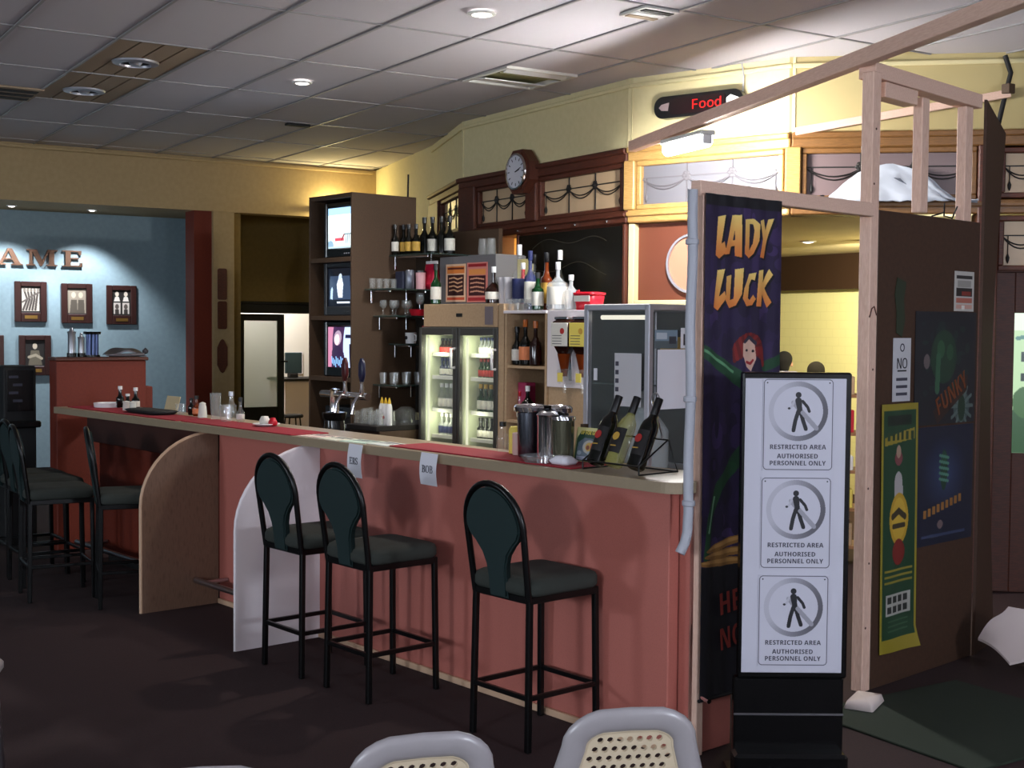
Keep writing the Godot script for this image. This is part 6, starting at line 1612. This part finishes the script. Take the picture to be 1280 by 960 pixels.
func sign_stand() -> void:
	var c := Vector3(3.465, 0, -3.53)
	var tn := deg_to_rad(-32.1)
	var t := thing("sign_stand", "black stand with three restricted area signs on a white board", "sign", c, tn)
	var by := 0.378
	var frm := Mb.new().box(Vector3(0, (by + 1.522) / 2, -0.02), Vector3(0.404, 1.522 - by, 0.06), 0.006)
	part("board_frame", frm, M("black_gloss"), t)
	part("white_face", Mb.new().box(Vector3(-0.006, (by + 1.522) / 2, 0.0105), Vector3(0.374, 1.522 - by - 0.044, 0.005), 0.001), mt("sign_white", S(194, 192, 204), 0.5), t)
	var p := Pic.new(200, 260, S(194, 192, 204))
	var cx := 100.0
	var cy := 92.0
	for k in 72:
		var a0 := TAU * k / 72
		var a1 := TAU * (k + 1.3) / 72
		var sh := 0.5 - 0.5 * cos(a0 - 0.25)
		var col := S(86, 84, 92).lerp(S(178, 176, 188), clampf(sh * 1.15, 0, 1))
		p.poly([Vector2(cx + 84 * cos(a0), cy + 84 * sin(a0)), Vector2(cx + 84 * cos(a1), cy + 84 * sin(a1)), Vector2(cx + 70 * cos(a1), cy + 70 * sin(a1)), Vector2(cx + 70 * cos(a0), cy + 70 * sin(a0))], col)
	p.stroke([Vector2(86, 68), Vector2(152, 140)], 6.5, S(150, 148, 158))
	var K := S(20, 18, 26)
	p.ell(100, 46, 8, 8, K).stroke([Vector2(100, 62), Vector2(104, 88)], 9.0, K, 7.0).stroke([Vector2(112, 64), Vector2(126, 80), Vector2(131, 92)], 4.0, K).stroke([Vector2(88, 64), Vector2(82, 78), Vector2(76, 84)], 3.5, S(180, 178, 190)).ell(74, 84, 4, 3, K)
	p.stroke([Vector2(100, 92), Vector2(92, 118), Vector2(87, 146)], 5.5, K).stroke([Vector2(106, 92), Vector2(113, 116), Vector2(122, 142)], 5.5, K)
	p.stroke([Vector2(112, 96), Vector2(146, 134)], 6.0, S(150, 148, 158))
	var r0 := rounded(194, 254, 10, 4)
	for i in r0.size():
		p.stroke([r0[i] + Vector2(100, 130), r0[(i + 1) % r0.size()] + Vector2(100, 130)], 1.0, S(70, 68, 80))
	p.ell(12, 12, 2, 2, K).ell(188, 12, 2, 2, K)
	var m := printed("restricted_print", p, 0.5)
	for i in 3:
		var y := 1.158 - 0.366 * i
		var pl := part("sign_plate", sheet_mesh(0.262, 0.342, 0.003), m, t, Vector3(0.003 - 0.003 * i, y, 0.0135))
		words("RESTRICTED AREA", 0.0165, M("grey_ink"), pl, Vector3(0, 0.088, 0.0035), "Droid Sans", 600, 0.0008, "lettering", 1.07)
		words("AUTHORISED", 0.0165, M("grey_ink"), pl, Vector3(0, 0.054, 0.0035), "Droid Sans", 600, 0.0008, "lettering", 1.07)
		words("PERSONNEL ONLY", 0.0165, M("grey_ink"), pl, Vector3(0, 0.028, 0.0035), "Droid Sans", 600, 0.0008, "lettering", 1.05)
	part("column", Mb.new().box(Vector3(-0.012, 0.19, -0.02), Vector3(0.41, 0.375, 0.05), 0.006), M("black_gloss"), t)
	part("trim_strip", Mb.new().box(Vector3(-0.012, 0.24, 0.0065), Vector3(0.41, 0.008, 0.004), 0.001), M("steel"), t)
	part("foot_tray", Mb.new().box(Vector3(-0.014, 0.06, 0.03), Vector3(0.42, 0.1, 0.11), 0.012), M("black_gloss"), t)
	part("base_plate", Mb.new().box(Vector3(-0.012, 0.006, 0.0), Vector3(0.44, 0.012, 0.3), 0.004), M("black_metal"), t)

func banner() -> void:
	# printed fabric hung from the pine bar; local x runs into the bar's depth, z towards the lounge
	var p := Pic.new(256, 1088, S(40, 26, 62))
	var rn := RandomNumberGenerator.new()
	rn.seed = 12
	for k in 260:
		var x := rn.randf() * 256
		var y := rn.randf() * 1088
		var f := rn.randf()
		p.ell(x, y, 6 + 18 * rn.randf(), 8 + 30 * rn.randf(), S(30, 18, 48).lerp(S(64, 44, 92), f * f * (0.3 if y > 900 else 1.0)))
	p.rect(0, 0, 256, 24, S(14, 10, 18))
	var L := func(a: Array) -> Array:
		var o := []
		for i in range(0, a.size(), 2):
			var x: float = (a[i] - 65.0) / 513.0
			o.append(Vector2(x * 256.0, (a[i + 1] - 80.0 - 50.0 * x) / 5.333 / 635.0 * 1088.0))
		return o
	var let := [[150, 235, 195, 225, 172, 415, 190, 400, 203, 470, 160, 515, 134, 490], [245, 225, 300, 225, 302, 512, 265, 500, 263, 432, 238, 437, 226, 485, 190, 490, 214, 380], [320, 255, 385, 250, 424, 290, 420, 400, 385, 490, 350, 520, 318, 490], [425, 265, 456, 255, 471, 330, 490, 255, 522, 250, 482, 400, 460, 525, 425, 515, 448, 390],
		[150, 590, 195, 585, 162, 768, 195, 732, 206, 780, 155, 860, 121, 835], [205, 635, 246, 625, 236, 795, 262, 788, 268, 590, 314, 583, 305, 760, 275, 835, 230, 850, 202, 800], [404, 618, 355, 625, 318, 720, 309, 790, 335, 845, 380, 840, 403, 800, 386, 768, 362, 805, 348, 788, 357, 700, 374, 663, 395, 672], [420, 605, 460, 600, 456, 688, 500, 597, 521, 640, 472, 730, 516, 830, 490, 865, 450, 770, 441, 855, 405, 850]]
	for a in let:
		var q: Array = L.call(a)
		var sh := []
		for v in q: sh.append(v + Vector2(5, 4))
		p.poly(sh, S(10, 6, 12))
	for a in let: p.poly(L.call(a), S(238, 206, 116), S(216, 118, 52))
	var DK := S(30, 20, 44)
	p.poly(L.call([252, 395, 263, 330, 266, 392]), DK).poly(L.call([356, 285, 380, 290, 389, 330, 379, 420, 353, 466]), DK)
	# printed figure: red hair, pale face, green limbs, gold coins
	var px := func(x: float, y: float) -> Vector2: return Vector2((x - 868.0) / 98.0 * 256.0, (y - 247.0) / 633.0 * 1088.0)
	p.stroke([px.call(866, 440), px.call(885, 455), px.call(905, 470), px.call(922, 485), px.call(932, 492)], 13.0, S(26, 66, 40), 20.0)
	p.stroke([px.call(868, 440), px.call(886, 453), px.call(906, 468)], 3.0, S(90, 140, 100))
	p.stroke([px.call(948, 462), px.call(960, 456), px.call(968, 452)], 12.0, S(26, 66, 40))
	p.stroke([px.call(932, 490), px.call(930, 520), px.call(924, 560), px.call(908, 585)], 26.0, S(24, 60, 36), 16.0)
	p.stroke([px.call(906, 590), px.call(890, 612), px.call(878, 650), px.call(873, 700)], 15.0, S(28, 70, 40), 8.0)
	p.stroke([px.call(928, 540), px.call(918, 572)], 3.0, S(110, 170, 120)).stroke([px.call(884, 625), px.call(876, 668)], 3.0, S(130, 180, 140))
	for k in 14:
		var a := -2.9 + 2.7 * k / 13
		p.stroke([px.call(925, 445), px.call(925 + 17 * cos(a), 445 + 22 * sin(a)), px.call(925 + 20 * cos(a + 0.3), 460 + 14 * sin(a + 0.2))], 12.0, S(120, 24, 22) if k % 2 else S(92, 16, 18), 5.0)
	p.poly([px.call(916, 432), px.call(924, 426), px.call(932, 434), px.call(934, 452), px.call(928, 468), px.call(921, 462), px.call(916, 448)], S(206, 168, 150))
	p.ell(px.call(921, 441).x, px.call(921, 441).y, 5, 3, S(30, 20, 24)).ell(px.call(930, 442).x, px.call(930, 442).y, 4, 3, S(30, 20, 24)).stroke([px.call(921, 456), px.call(927, 458), px.call(930, 454)], 3.0, S(150, 30, 36))
	p.stroke([px.call(918, 430), px.call(925, 424), px.call(933, 432)], 4.0, S(44, 40, 56))
	p.rect(0, px.call(868, 712).y, 256, 400, S(14, 9, 18))
	for q in [[900, 685, 30, 5, -0.18], [902, 697, 34, 5, -0.05], [895, 708, 34, 5, 0.02]]:
		p.ell(px.call(q[0], 0).x, px.call(0, q[1]).y, q[2] * 2.4, q[3] * 1.9, S(150, 104, 50), q[4]).ell(px.call(q[0], 0).x, px.call(0, q[1]).y - 2, q[2] * 2.1, q[3] * 0.9, S(190, 140, 78), q[4])
	var t := thing("banner", "purple fabric banner lettered LADY LUCK hanging from the pine bar", "banner", B(-0.09, 0.068), BT + PI / 2)
	t.rotation.y = BT + PI / 2
	var f := func(s: float, v: float) -> Vector3:
		return Vector3(0.475 * s, 2.205 - 1.985 * v, 0.012 + 0.008 * sin(s * 13.0 + 0.6) * (0.3 + v * 0.7) + 0.004 * sin(s * 29.0))
	part("fabric", Mb.new().sheet(f, 30, 24, Vector3(0, 0, 0.0015)), printed("banner_print", p, 0.75), t)
	part("hem_rod", Mb.new().tube([Vector3(0, 0.222, 0.013), Vector3(0.475, 0.222, 0.013)], 0.007, 8), M("black_matt"), t)
	var rd := mt("red_print", S(130, 36, 26), 0.7)
	var w1 := words("HEA", 0.085, rd, t, Vector3(0.2, 0.6, 0.0275), "Droid Sans", 700, 0.001, "lettering", 0.9)
	w1.rotation.z = 0.1
	var w2 := words("NOW", 0.085, rd, t, Vector3(0.22, 0.46, 0.0275), "Droid Sans", 700, 0.001, "lettering", 0.8)
	w2.rotation.z = 0.1

func posters() -> void:
	var tn := 0.1973
	# long green and yellow poster
	var g := Pic.new(96, 300, S(146, 130, 34))
	g.rect(5, 8, 86, 276, S(24, 62, 36)).rect(14, 14, 66, 12, S(18, 30, 20)).poly([Vector2(8, 40), Vector2(88, 30), Vector2(88, 44), Vector2(8, 50)], S(150, 130, 40))
	for k in 6: g.rect(14 + 13 * k, 34, 7, 10, S(40, 60, 30))
	g.ell(46, 66, 12, 9, S(120, 60, 64)).ell(46, 58, 7, 8, S(170, 140, 120)).ell(46, 96, 12, 14, S(176, 170, 170)).rect(34, 100, 26, 12, S(176, 170, 170)).ell(48, 140, 27, 32, S(190, 150, 40)).ell(48, 140, 21, 26, S(206, 168, 56)).stroke([Vector2(30, 136), Vector2(48, 130), Vector2(66, 138)], 4, S(60, 50, 30)).stroke([Vector2(32, 148), Vector2(64, 148)], 3, S(60, 50, 30)).ell(48, 180, 18, 16, S(120, 30, 24))
	for k in 3: g.rect(10, 200 + 7 * k, 76, 3, S(140, 126, 44))
	g.rect(14, 230, 68, 26, S(170, 168, 160))
	for k in 8: g.rect(18 + 15 * (k % 4), 233 + 12 * (k / 4), 11, 8, S(40, 44, 40))
	for k in 3: g.rect(20, 262 + 6 * k, 56, 2, S(60, 90, 64))
	var gf := func(s: float, v: float) -> Vector3: return Vector3(0.325 * s + 0.02 * v, -1.18 * v, 0.006 + 0.05 * maxf(0.0, v - 0.93) * 8.0 * s + 0.004 * sin(7.0 * s))
	solo("tall_poster", Mb.new().sheet(gf, 8, 24, Vector3(0, 0, 0.001)), printed("green_poster", g), "tall green poster with a yellow border, bottom edge curling", "poster", Q(0.15, 1.335), tn)
	# dark upper poster
	var d := Pic.new(160, 150, S(14, 16, 26))
	for k in 30: d.ell(20 + (k * 53) % 120, 16 + (k * 37) % 100, 4 + k % 7, 3 + k % 5, S(16, 30 + k % 14, 34))
	d.ell(74, 60, 34, 36, S(22, 52, 34)).ell(66, 50, 10, 12, S(40, 80, 50)).ell(90, 54, 9, 11, S(36, 72, 46)).stroke([Vector2(60, 60), Vector2(58, 104)], 6, S(46, 86, 60)).ell(30, 66, 8, 10, S(96, 84, 84)).ell(124, 128, 22, 22, S(60, 76, 76))
	for k in 12: d.stroke([Vector2(124, 128), Vector2(124 + 30 * cos(TAU * k / 12), 128 + 30 * sin(TAU * k / 12))], 2.5, S(84, 100, 96))
	d.ell(124, 130, 10, 18, S(20, 48, 30))
	d.poly([Vector2(48, 132), Vector2(140, 84), Vector2(138, 106), Vector2(60, 150)], S(44, 20, 10))
	var dp := thing("dark_poster", "dark upper poster with a green figure and slanted orange lettering", "poster", Q(0.745, 1.22, 0.002), tn)
	part("sheet", sheet_mesh(0.6, 0.555, 0.002), printed("dark_poster", d), dp)
	var w := words("FUNKY", 0.085, mt("orange_print", S(112, 58, 26), 0.7), dp, Vector3(0.06, 0.15, 0.003), "Droid Sans", 700, 0.001, "lettering", 0.85)
	w.rotation.z = 0.46
	# blue lower poster
	var b := Pic.new(160, 160, S(14, 20, 44))
	for k in 12: b.ell(80, 66, 66 - 5 * k, 56 - 4 * k, S(14, 20, 44).lerp(S(52, 68, 108), k / 14.0))
	b.ell(78, 60, 10, 28, S(18, 56, 34)).ell(78, 44, 8, 10, S(26, 72, 44))
	for k in 5: b.stroke([Vector2(66, 40 + 8 * k), Vector2(90, 44 + 8 * k)], 2, S(80, 130, 110))
	for k in 9: b.rect(24 + 12 * k, 112 - 2 * k, 8, 11, S(150, 100, 40))
	b.rect(20, 146, 120, 4, S(50, 60, 90)).ell(70, 134, 8, 6, S(110, 90, 90))
	solo("blue_poster", sheet_mesh(0.575, 0.585, 0.002), printed("blue_poster", b), "blue lower poster with a green bottle-like figure and orange print", "poster", Q(0.755, 0.625, 0.002), tn)
	# white notice
	var nt := thing("white_notice", "narrow white notice reading NO underlined, above the green poster", "notice", Q(0.325, 1.345, 0.002), tn)
	part("sheet", sheet_mesh(0.16, 0.3, 0.002), mt("paper_dim", S(196, 194, 198), 0.8), nt)
	words("NO", 0.05, M("ink"), nt, Vector3(0, 0.18, 0.003), "Droid Sans", 400, 0.0008)
	part("underline", Mb.new().box(Vector3(0, 0.145, 0.003), Vector3(0.08, 0.007, 0.001)), M("ink"), nt)
	part("emblem", Mb.new().lathe([[0.014, 0.0], [0.02, 0.0], [0.02, 0.001], [0.014, 0.001], [0.014, 0.0]], 14, Vector3(0, 0.255, 0.0025), Basis(Vector3.RIGHT, PI / 2)), M("grey_ink"), nt)
	for k in 3: part("text_line", Mb.new().box(Vector3(0, 0.105 - 0.035 * k, 0.003), Vector3(0.1, 0.014, 0.001)), M("grey_ink"), nt)
	# small picture card at the upper right
	var c := Pic.new(64, 96, S(190, 186, 180))
	c.rect(6, 10, 52, 8, S(40, 36, 36)).rect(10, 22, 44, 16, S(150, 146, 140)).rect(6, 40, 52, 20, S(30, 22, 20)).rect(24, 48, 30, 10, S(130, 40, 28)).rect(6, 64, 52, 12, S(176, 100, 84)).rect(6, 80, 52, 10, S(196, 150, 136)).rect(24, 82, 10, 10, S(226, 220, 214))
	solo("small_card", sheet_mesh(0.2, 0.2, 0.002), printed("small_card", c), "small red and white printed card at the partition's upper right", "card", Q(0.915, 1.78, 0.001), tn)
	# faint dark green pennant
	solo("green_pennant", Mb.new().poly(PackedVector2Array([Vector2(-0.03, 0.0), Vector2(0.02, -0.02), Vector2(0.045, 0.06), Vector2(0.03, 0.16), Vector2(0.05, 0.24), Vector2(-0.03, 0.26), Vector2(-0.05, 0.18), Vector2(-0.03, 0.1)]), 0.0, 0.004), mt("pennant", S(44, 52, 34), 0.8), "faint dark green paper shape left of the dark poster", "paper shape", Q(0.3, 1.67, 0.001), tn)

func small_things() -> void:
	# octagonal wall clock
	var ck := thing("wall_clock", "octagonal dark wood wall clock hanging above the leaded windows", "clock", Vector3(V1.x - 0.03, 2.905, -8.72), wt(V1, V2))
	var oc := PackedVector2Array()
	for k in 8: oc.append(Vector2(0.185 * cos(TAU * (k + 0.5) / 8), 0.185 * sin(TAU * (k + 0.5) / 8)))
	var oi := Geometry2D.offset_polygon(oc, -0.025)[0]
	part("case", Mb.new().poly(oc, -0.005, 0.08).poly(oi, 0.08, 0.095), M("dark_wood"), ck)
	var fw := Basis(Vector3.RIGHT, PI / 2)
	part("bezel", Mb.new().lathe([[0.124, 0.0], [0.128, 0.014], [0.142, 0.012], [0.146, 0.0]], 32, Vector3(0, 0, 0.094), fw), M("chrome"), ck)
	part("dial", Mb.new().lathe([[0.0, 0.0], [0.126, 0.0], [0.126, 0.004], [0.0, 0.004]], 32, Vector3(0, 0, 0.094), fw), mt("dial_white", S(206, 206, 214), 0.5), ck)
	for k in 12:
		var a := TAU * k / 12
		part("hour_mark", Mb.new().box(Vector3(0.102 * sin(a), 0.102 * cos(a), 0.0995), Vector3(0.007, 0.024, 0.002), 0.0, Basis(Vector3.BACK, -a)), M("ink"), ck)
	part("hour_hand", Mb.new().box(Vector3(0.024, 0.006, 0.1005), Vector3(0.06, 0.009, 0.002), 0.0, Basis(Vector3.BACK, 0.25)), M("ink"), ck)
	part("minute_hand", Mb.new().box(Vector3(0.036, 0.012, 0.103), Vector3(0.09, 0.006, 0.002), 0.0, Basis(Vector3.BACK, 0.33)), M("ink"), ck)
	# red letter display
	var t2 := wt(V2, V3)
	var at := Vector3(V2.x, 0, V2.y) + Vector3(cos(t2), 0, -sin(t2)) * 0.58 + Vector3(0, 3.195, 0)
	var le := thing("led_sign", "long black rounded display sign glowing Food in red letters", "sign", at, t2)
	part("case", Mb.new().poly(rounded(0.68, 0.15, 0.07, 8), 0.005, 0.075, Transform3D(), true), M("black_gloss"), le)
	part("window", Mb.new().poly(rounded(0.42, 0.11, 0.02, 4), 0.075, 0.079), mt("led_window", S(26, 8, 10), 0.15), le)
	words("Food", 0.062, glow("led_red", Color(1.0, 0.06, 0.03), 1.6), le, Vector3(0.07, 0.0, 0.081), "Droid Sans Mono", 700, 0.002, "lettering", 1.15)
	part("badge", Mb.new().poly(PackedVector2Array([Vector2(-0.3, 0.0), Vector2(-0.28, 0.02), Vector2(-0.22, 0.03), Vector2(-0.23, -0.025), Vector2(-0.28, -0.02)]), 0.075, 0.079), mt("badge_grey", S(150, 130, 130), 0.5), le)
	part("badge", Mb.new().poly(PackedVector2Array([Vector2(0.22, -0.03), Vector2(0.22, 0.02), Vector2(0.25, 0.04), Vector2(0.32, 0.01), Vector2(0.29, -0.015)]), 0.075, 0.079), M("white_plastic"), le)
	solo("sign_cable", Mb.new().tube([Vector3(0.31, 0.06, 0.02), Vector3(0.315, 0.16, 0.02), Vector3(0.3, 0.27, 0.03)], 0.005, 6), M("pvc"), "thin grey cable rising from the red sign to the ceiling", "cable", at, t2)
	# white sheet folded on the floor and paper scrap
	var fold := func(s: float, v: float) -> Vector3:
		var a := Vector3(5.365, 0.15, -4.185)
		var bb := Vector3(5.48, 0.33, -4.1)
		var c := Vector3(5.95, 0.35, -4.0)
		var d := Vector3(5.345, 0.07, -3.983)
		var q := a.lerp(bb, s).lerp(d.lerp(c + Vector3(-0.2, -0.1, 0.2), s), v)
		return q + Vector3(0, 0.02 * sin(s * 5.0 + v * 3.0), 0)
	solo("white_cloth", Mb.new().sheet(fold, 10, 12, Vector3(0, 0.012, 0)), mt("cloth_white", S(196, 180, 176), 0.8), "white folded cloth on the low box at the right edge", "cloth")
	var lb := solo("low_box", Mb.new().box(Vector3(5.75, 0.03, -3.95), Vector3(0.4, 0.06, 0.2), 0.005), M("black_matt"), "low dark box under the white folded cloth", "box")
	lb.name = "low_box"
	solo("floor_scrap", Mb.new().loft([ring3(rounded(0.22, 0.13, 0.01, 2), 0.0), ring3(rounded(0.2, 0.11, 0.01, 2), 0.03)]), mt("scrap_white", S(222, 206, 200), 0.7), "white offcut lying on the floor at the post's foot", "offcut", Vector3(4.4, 0.012, -4.03), 0.5)
	solo("green_mat", Mb.new().span(Vector3(4.1, 0.0, -4.1), Vector3(5.1, 0.01, -3.2), 0.003), noisy("mat_green", noise_tex(51, 0.2, [S(24, 34, 24), S(44, 56, 40)]), Vector3(3, 3, 3), 0.95, true), "dark green floor mat before the clad partition", "mat")

# ---------------- people: one skin over a chain of tapered capsules
func skin_mesh(bones: Array, cell: float, k := 0.03) -> ArrayMesh:
	var lo := Vector3.INF
	var hi := -Vector3.INF
	for b in bones:
		var r := maxf(b[2], b[3]) + cell * 2
		for p in [b[0], b[1]]:
			lo = lo.min(p - Vector3.ONE * r)
			hi = hi.max(p + Vector3.ONE * r)
	var n := Vector3i(((hi - lo) / cell).ceil()) + Vector3i.ONE
	var val := PackedFloat32Array()
	val.resize(n.x * n.y * n.z)
	val.fill(1.0)
	for b in bones:                                       # only the cells near each bone
		var r := maxf(b[2], b[3]) + k + cell * 2
		var a0 := Vector3i(((b[0].min(b[1]) - Vector3.ONE * r - lo) / cell).floor()).clamp(Vector3i.ZERO, n - Vector3i.ONE)
		var a1 := Vector3i(((b[0].max(b[1]) + Vector3.ONE * r - lo) / cell).ceil()).clamp(Vector3i.ZERO, n - Vector3i.ONE)
		var d: Vector3 = b[1] - b[0]
		var l2 := maxf(d.length_squared(), 1e-9)
		for x in range(a0.x, a1.x + 1):
			for y in range(a0.y, a1.y + 1):
				for z in range(a0.z, a1.z + 1):
					var p := lo + Vector3(x, y, z) * cell
					var t := clampf((p - b[0]).dot(d) / l2, 0.0, 1.0)
					var e: float = p.distance_to(b[0] + d * t) - lerpf(b[2], b[3], t)
					var i := x + n.x * (y + n.y * z)
					var o := val[i]
					var h := maxf(k - absf(o - e), 0.0) / k
					val[i] = minf(o, e) - h * h * k * 0.25
	var id := {}
	var vs := PackedVector3Array()
	for x in n.x - 1:
		for y in n.y - 1:
			for z in n.z - 1:
				var s := Vector3.ZERO
				var c := 0
				var f := []
				for q in 8: f.append(val[x + (q & 1) + n.x * (y + ((q >> 1) & 1) + n.y * (z + (q >> 2)))])
				if (f.max() > 0.0) == (f.min() > 0.0): continue
				for q in 8:
					for ax in [1, 2, 4]:
						if q & ax: continue
						var u: float = f[q]
						var v: float = f[q | ax]
						if (u > 0.0) == (v > 0.0): continue
						var t := u / (u - v)
						s += Vector3((q & 1) + (t if ax == 1 else 0.0), ((q >> 1) & 1) + (t if ax == 2 else 0.0), (q >> 2) + (t if ax == 4 else 0.0))
						c += 1
				id[x + n.x * (y + n.y * z)] = vs.size()
				vs.append(lo + (Vector3(x, y, z) + s / c) * cell)
	var st := SurfaceTool.new()
	st.begin(Mesh.PRIMITIVE_TRIANGLES)
	st.set_smooth_group(1)
	var st3 := [1, n.x, n.x * n.y]
	for x in range(1, n.x - 1):
		for y in range(1, n.y - 1):
			for z in range(1, n.z - 1):
				var i := x + n.x * (y + n.y * z)
				for ax in 3:
					var u := val[i]
					var v := val[i + st3[ax]]
					if (u > 0.0) == (v > 0.0): continue
					var b1: int = st3[(ax + 1) % 3]
					var b2: int = st3[(ax + 2) % 3]
					var q := [id[i], id[i - b1], id[i - b1 - b2], id[i - b2]]
					var w := Vector3.ZERO
					w[ax] = 1.0 if u < 0.0 else -1.0
					for tr in [[0, 1, 2], [0, 2, 3]]:
						var A := vs[q[tr[0]]]
						var Bv := vs[q[tr[1]]]
						var C := vs[q[tr[2]]]
						if (Bv - A).cross(C - A).dot(w) > 0.0:
							var tmp := Bv; Bv = C; C = tmp
						for p in [A, Bv, C]:
							st.set_uv(Vector2.ZERO)
							st.add_vertex(p)
	st.generate_normals()
	return st.commit()

func people() -> void:
	# two diners sitting with their backs to the opening
	for q in [[Vector3(9.4, 0, -9.76), "person in a brown shirt sitting beyond the opening, left of two", S(92, 70, 44), 0.21, -0.7], [Vector3(8.7, 0, -8.63), "person in dark clothes sitting beyond the opening, right of two", S(40, 30, 26), 0.13, -0.9]]:
		var t := thing("person", q[1], "person", q[0], q[4])
		var h: float = q[3]
		t.scale = Vector3.ONE * 0.88
		var hip := Vector3(0, 0.56 + h, 0)
		var sh := hip + Vector3(0, 0.5, -0.04)
		var bones := [[hip, hip + Vector3(0, 0.22, 0), 0.16, 0.14], [hip + Vector3(0, 0.22, 0), sh, 0.14, 0.13], [sh + Vector3(-0.15, 0, 0), sh + Vector3(0.15, 0, 0), 0.075, 0.075], [sh, sh + Vector3(0, 0.13, -0.01), 0.06, 0.055]]
		for s in [-1.0, 1.0]:
			bones += [[hip + Vector3(0.09 * s, -0.03, 0), hip + Vector3(0.12 * s, -0.02, -0.42), 0.095, 0.065], [hip + Vector3(0.12 * s, -0.02, -0.42), Vector3(0.12 * s, 0.09, -0.4), 0.062, 0.045], [Vector3(0.12 * s, 0.05, -0.36), Vector3(0.13 * s, 0.04, -0.54), 0.045, 0.035],
				[sh + Vector3(0.17 * s, 0, 0), sh + Vector3(0.23 * s, -0.27, -0.08), 0.055, 0.043], [sh + Vector3(0.23 * s, -0.27, -0.08), sh + Vector3(0.14 * s, -0.24, -0.32), 0.042, 0.03]]
		part("body", skin_mesh(bones, 0.02), mt("clothes_%d" % int(q[0].z * -100), q[2], 0.8), t)
		var hc := sh + Vector3(0, 0.25, -0.03)
		var hd := [[hc + Vector3(0, 0.03, 0.015), hc + Vector3(0, 0.02, -0.02), 0.09, 0.085], [hc + Vector3(0, -0.04, -0.03), hc + Vector3(0, -0.07, -0.05), 0.065, 0.045], [hc + Vector3(0, 0.0, -0.1), hc + Vector3(0, -0.03, -0.115), 0.012, 0.016], [hc + Vector3(0, -0.1, 0), hc + Vector3(0, -0.17, 0.015), 0.052, 0.055], [hc + Vector3(-0.088, 0.0, 0), hc + Vector3(-0.09, -0.03, 0.005), 0.016, 0.012], [hc + Vector3(0.088, 0.0, 0), hc + Vector3(0.09, -0.03, 0.005), 0.016, 0.012]]
		var head := part("head", skin_mesh(hd, 0.01, 0.02), M("skin"), t)
		part("hair", skin_mesh([[hc + Vector3(0, 0.05, 0.02), hc + Vector3(0, 0.045, -0.02), 0.093, 0.086], [hc + Vector3(0, 0.02, 0.035), hc + Vector3(0, -0.05, 0.04), 0.082, 0.06]], 0.012, 0.02), M("hair"), head)
		for s in [-1.0, 1.0]: part("eye", Mb.new().lathe([[0.0, -0.01], [0.01, 0.0], [0.0, 0.01]], 8, hc + Vector3(0.032 * s, 0.0, -0.1)), M("ink"), head)
		part("mouth", Mb.new().box(hc + Vector3(0, -0.07, -0.094), Vector3(0.045, 0.008, 0.01), 0.003), mt("lip", S(150, 80, 76), 0.6), head)
		for s in [-1.0, 1.0]:
			var wr := sh + Vector3(0.14 * s, -0.24, -0.32)
			var hb := [[wr, wr + Vector3(-0.02 * s, -0.01, -0.06), 0.028, 0.032]]
			for k in 4:
				var b0 := wr + Vector3(-0.02 * s + (k - 1.5) * 0.019, -0.012, -0.075)
				var ln: float = [0.05, 0.06, 0.055, 0.042][k]
				hb += [[b0, b0 + Vector3(0, -0.012, -ln * 0.55), 0.009, 0.0085], [b0 + Vector3(0, -0.012, -ln * 0.55), b0 + Vector3(0, -0.035, -ln), 0.0085, 0.0075]]
			hb.append([wr + Vector3(-0.035 * s, 0, -0.03), wr + Vector3(-0.07 * s, -0.015, -0.07), 0.012, 0.009])
			part("hand", skin_mesh(hb, 0.006, 0.006), M("skin"), t)
		# chair under each diner
		var c := thing("dining_chair", "dark dining chair under the %s diner beyond the opening" % ("left" if h > 0.15 else "right"), "chair", q[0], q[4])
		c.scale = Vector3.ONE * 0.88
		part("seat", cushion(0.4, 0.4, 0.37 + h, 0.405 + h, 0.05), M("dark_void"), c)
		for k in [[-0.17, 0.17], [0.17, 0.17], [-0.17, -0.17], [0.17, -0.17]]: part("leg", Mb.new().beam(Vector3(k[0], 0, k[1]), Vector3(k[0], 0.38 + h, k[1]), 0.035, 0.035), M("dark_wood"), c)
		part("backrest", Mb.new().box(Vector3(0, 0.62 + h, 0.205), Vector3(0.36, 0.2, 0.025), 0.008), M("dark_wood"), c)
		for s in [-0.165, 0.165]: part("back_post", Mb.new().beam(Vector3(s, 0.38 + h, 0.2), Vector3(s, 0.72 + h, 0.21), 0.03, 0.03), M("dark_wood"), c)
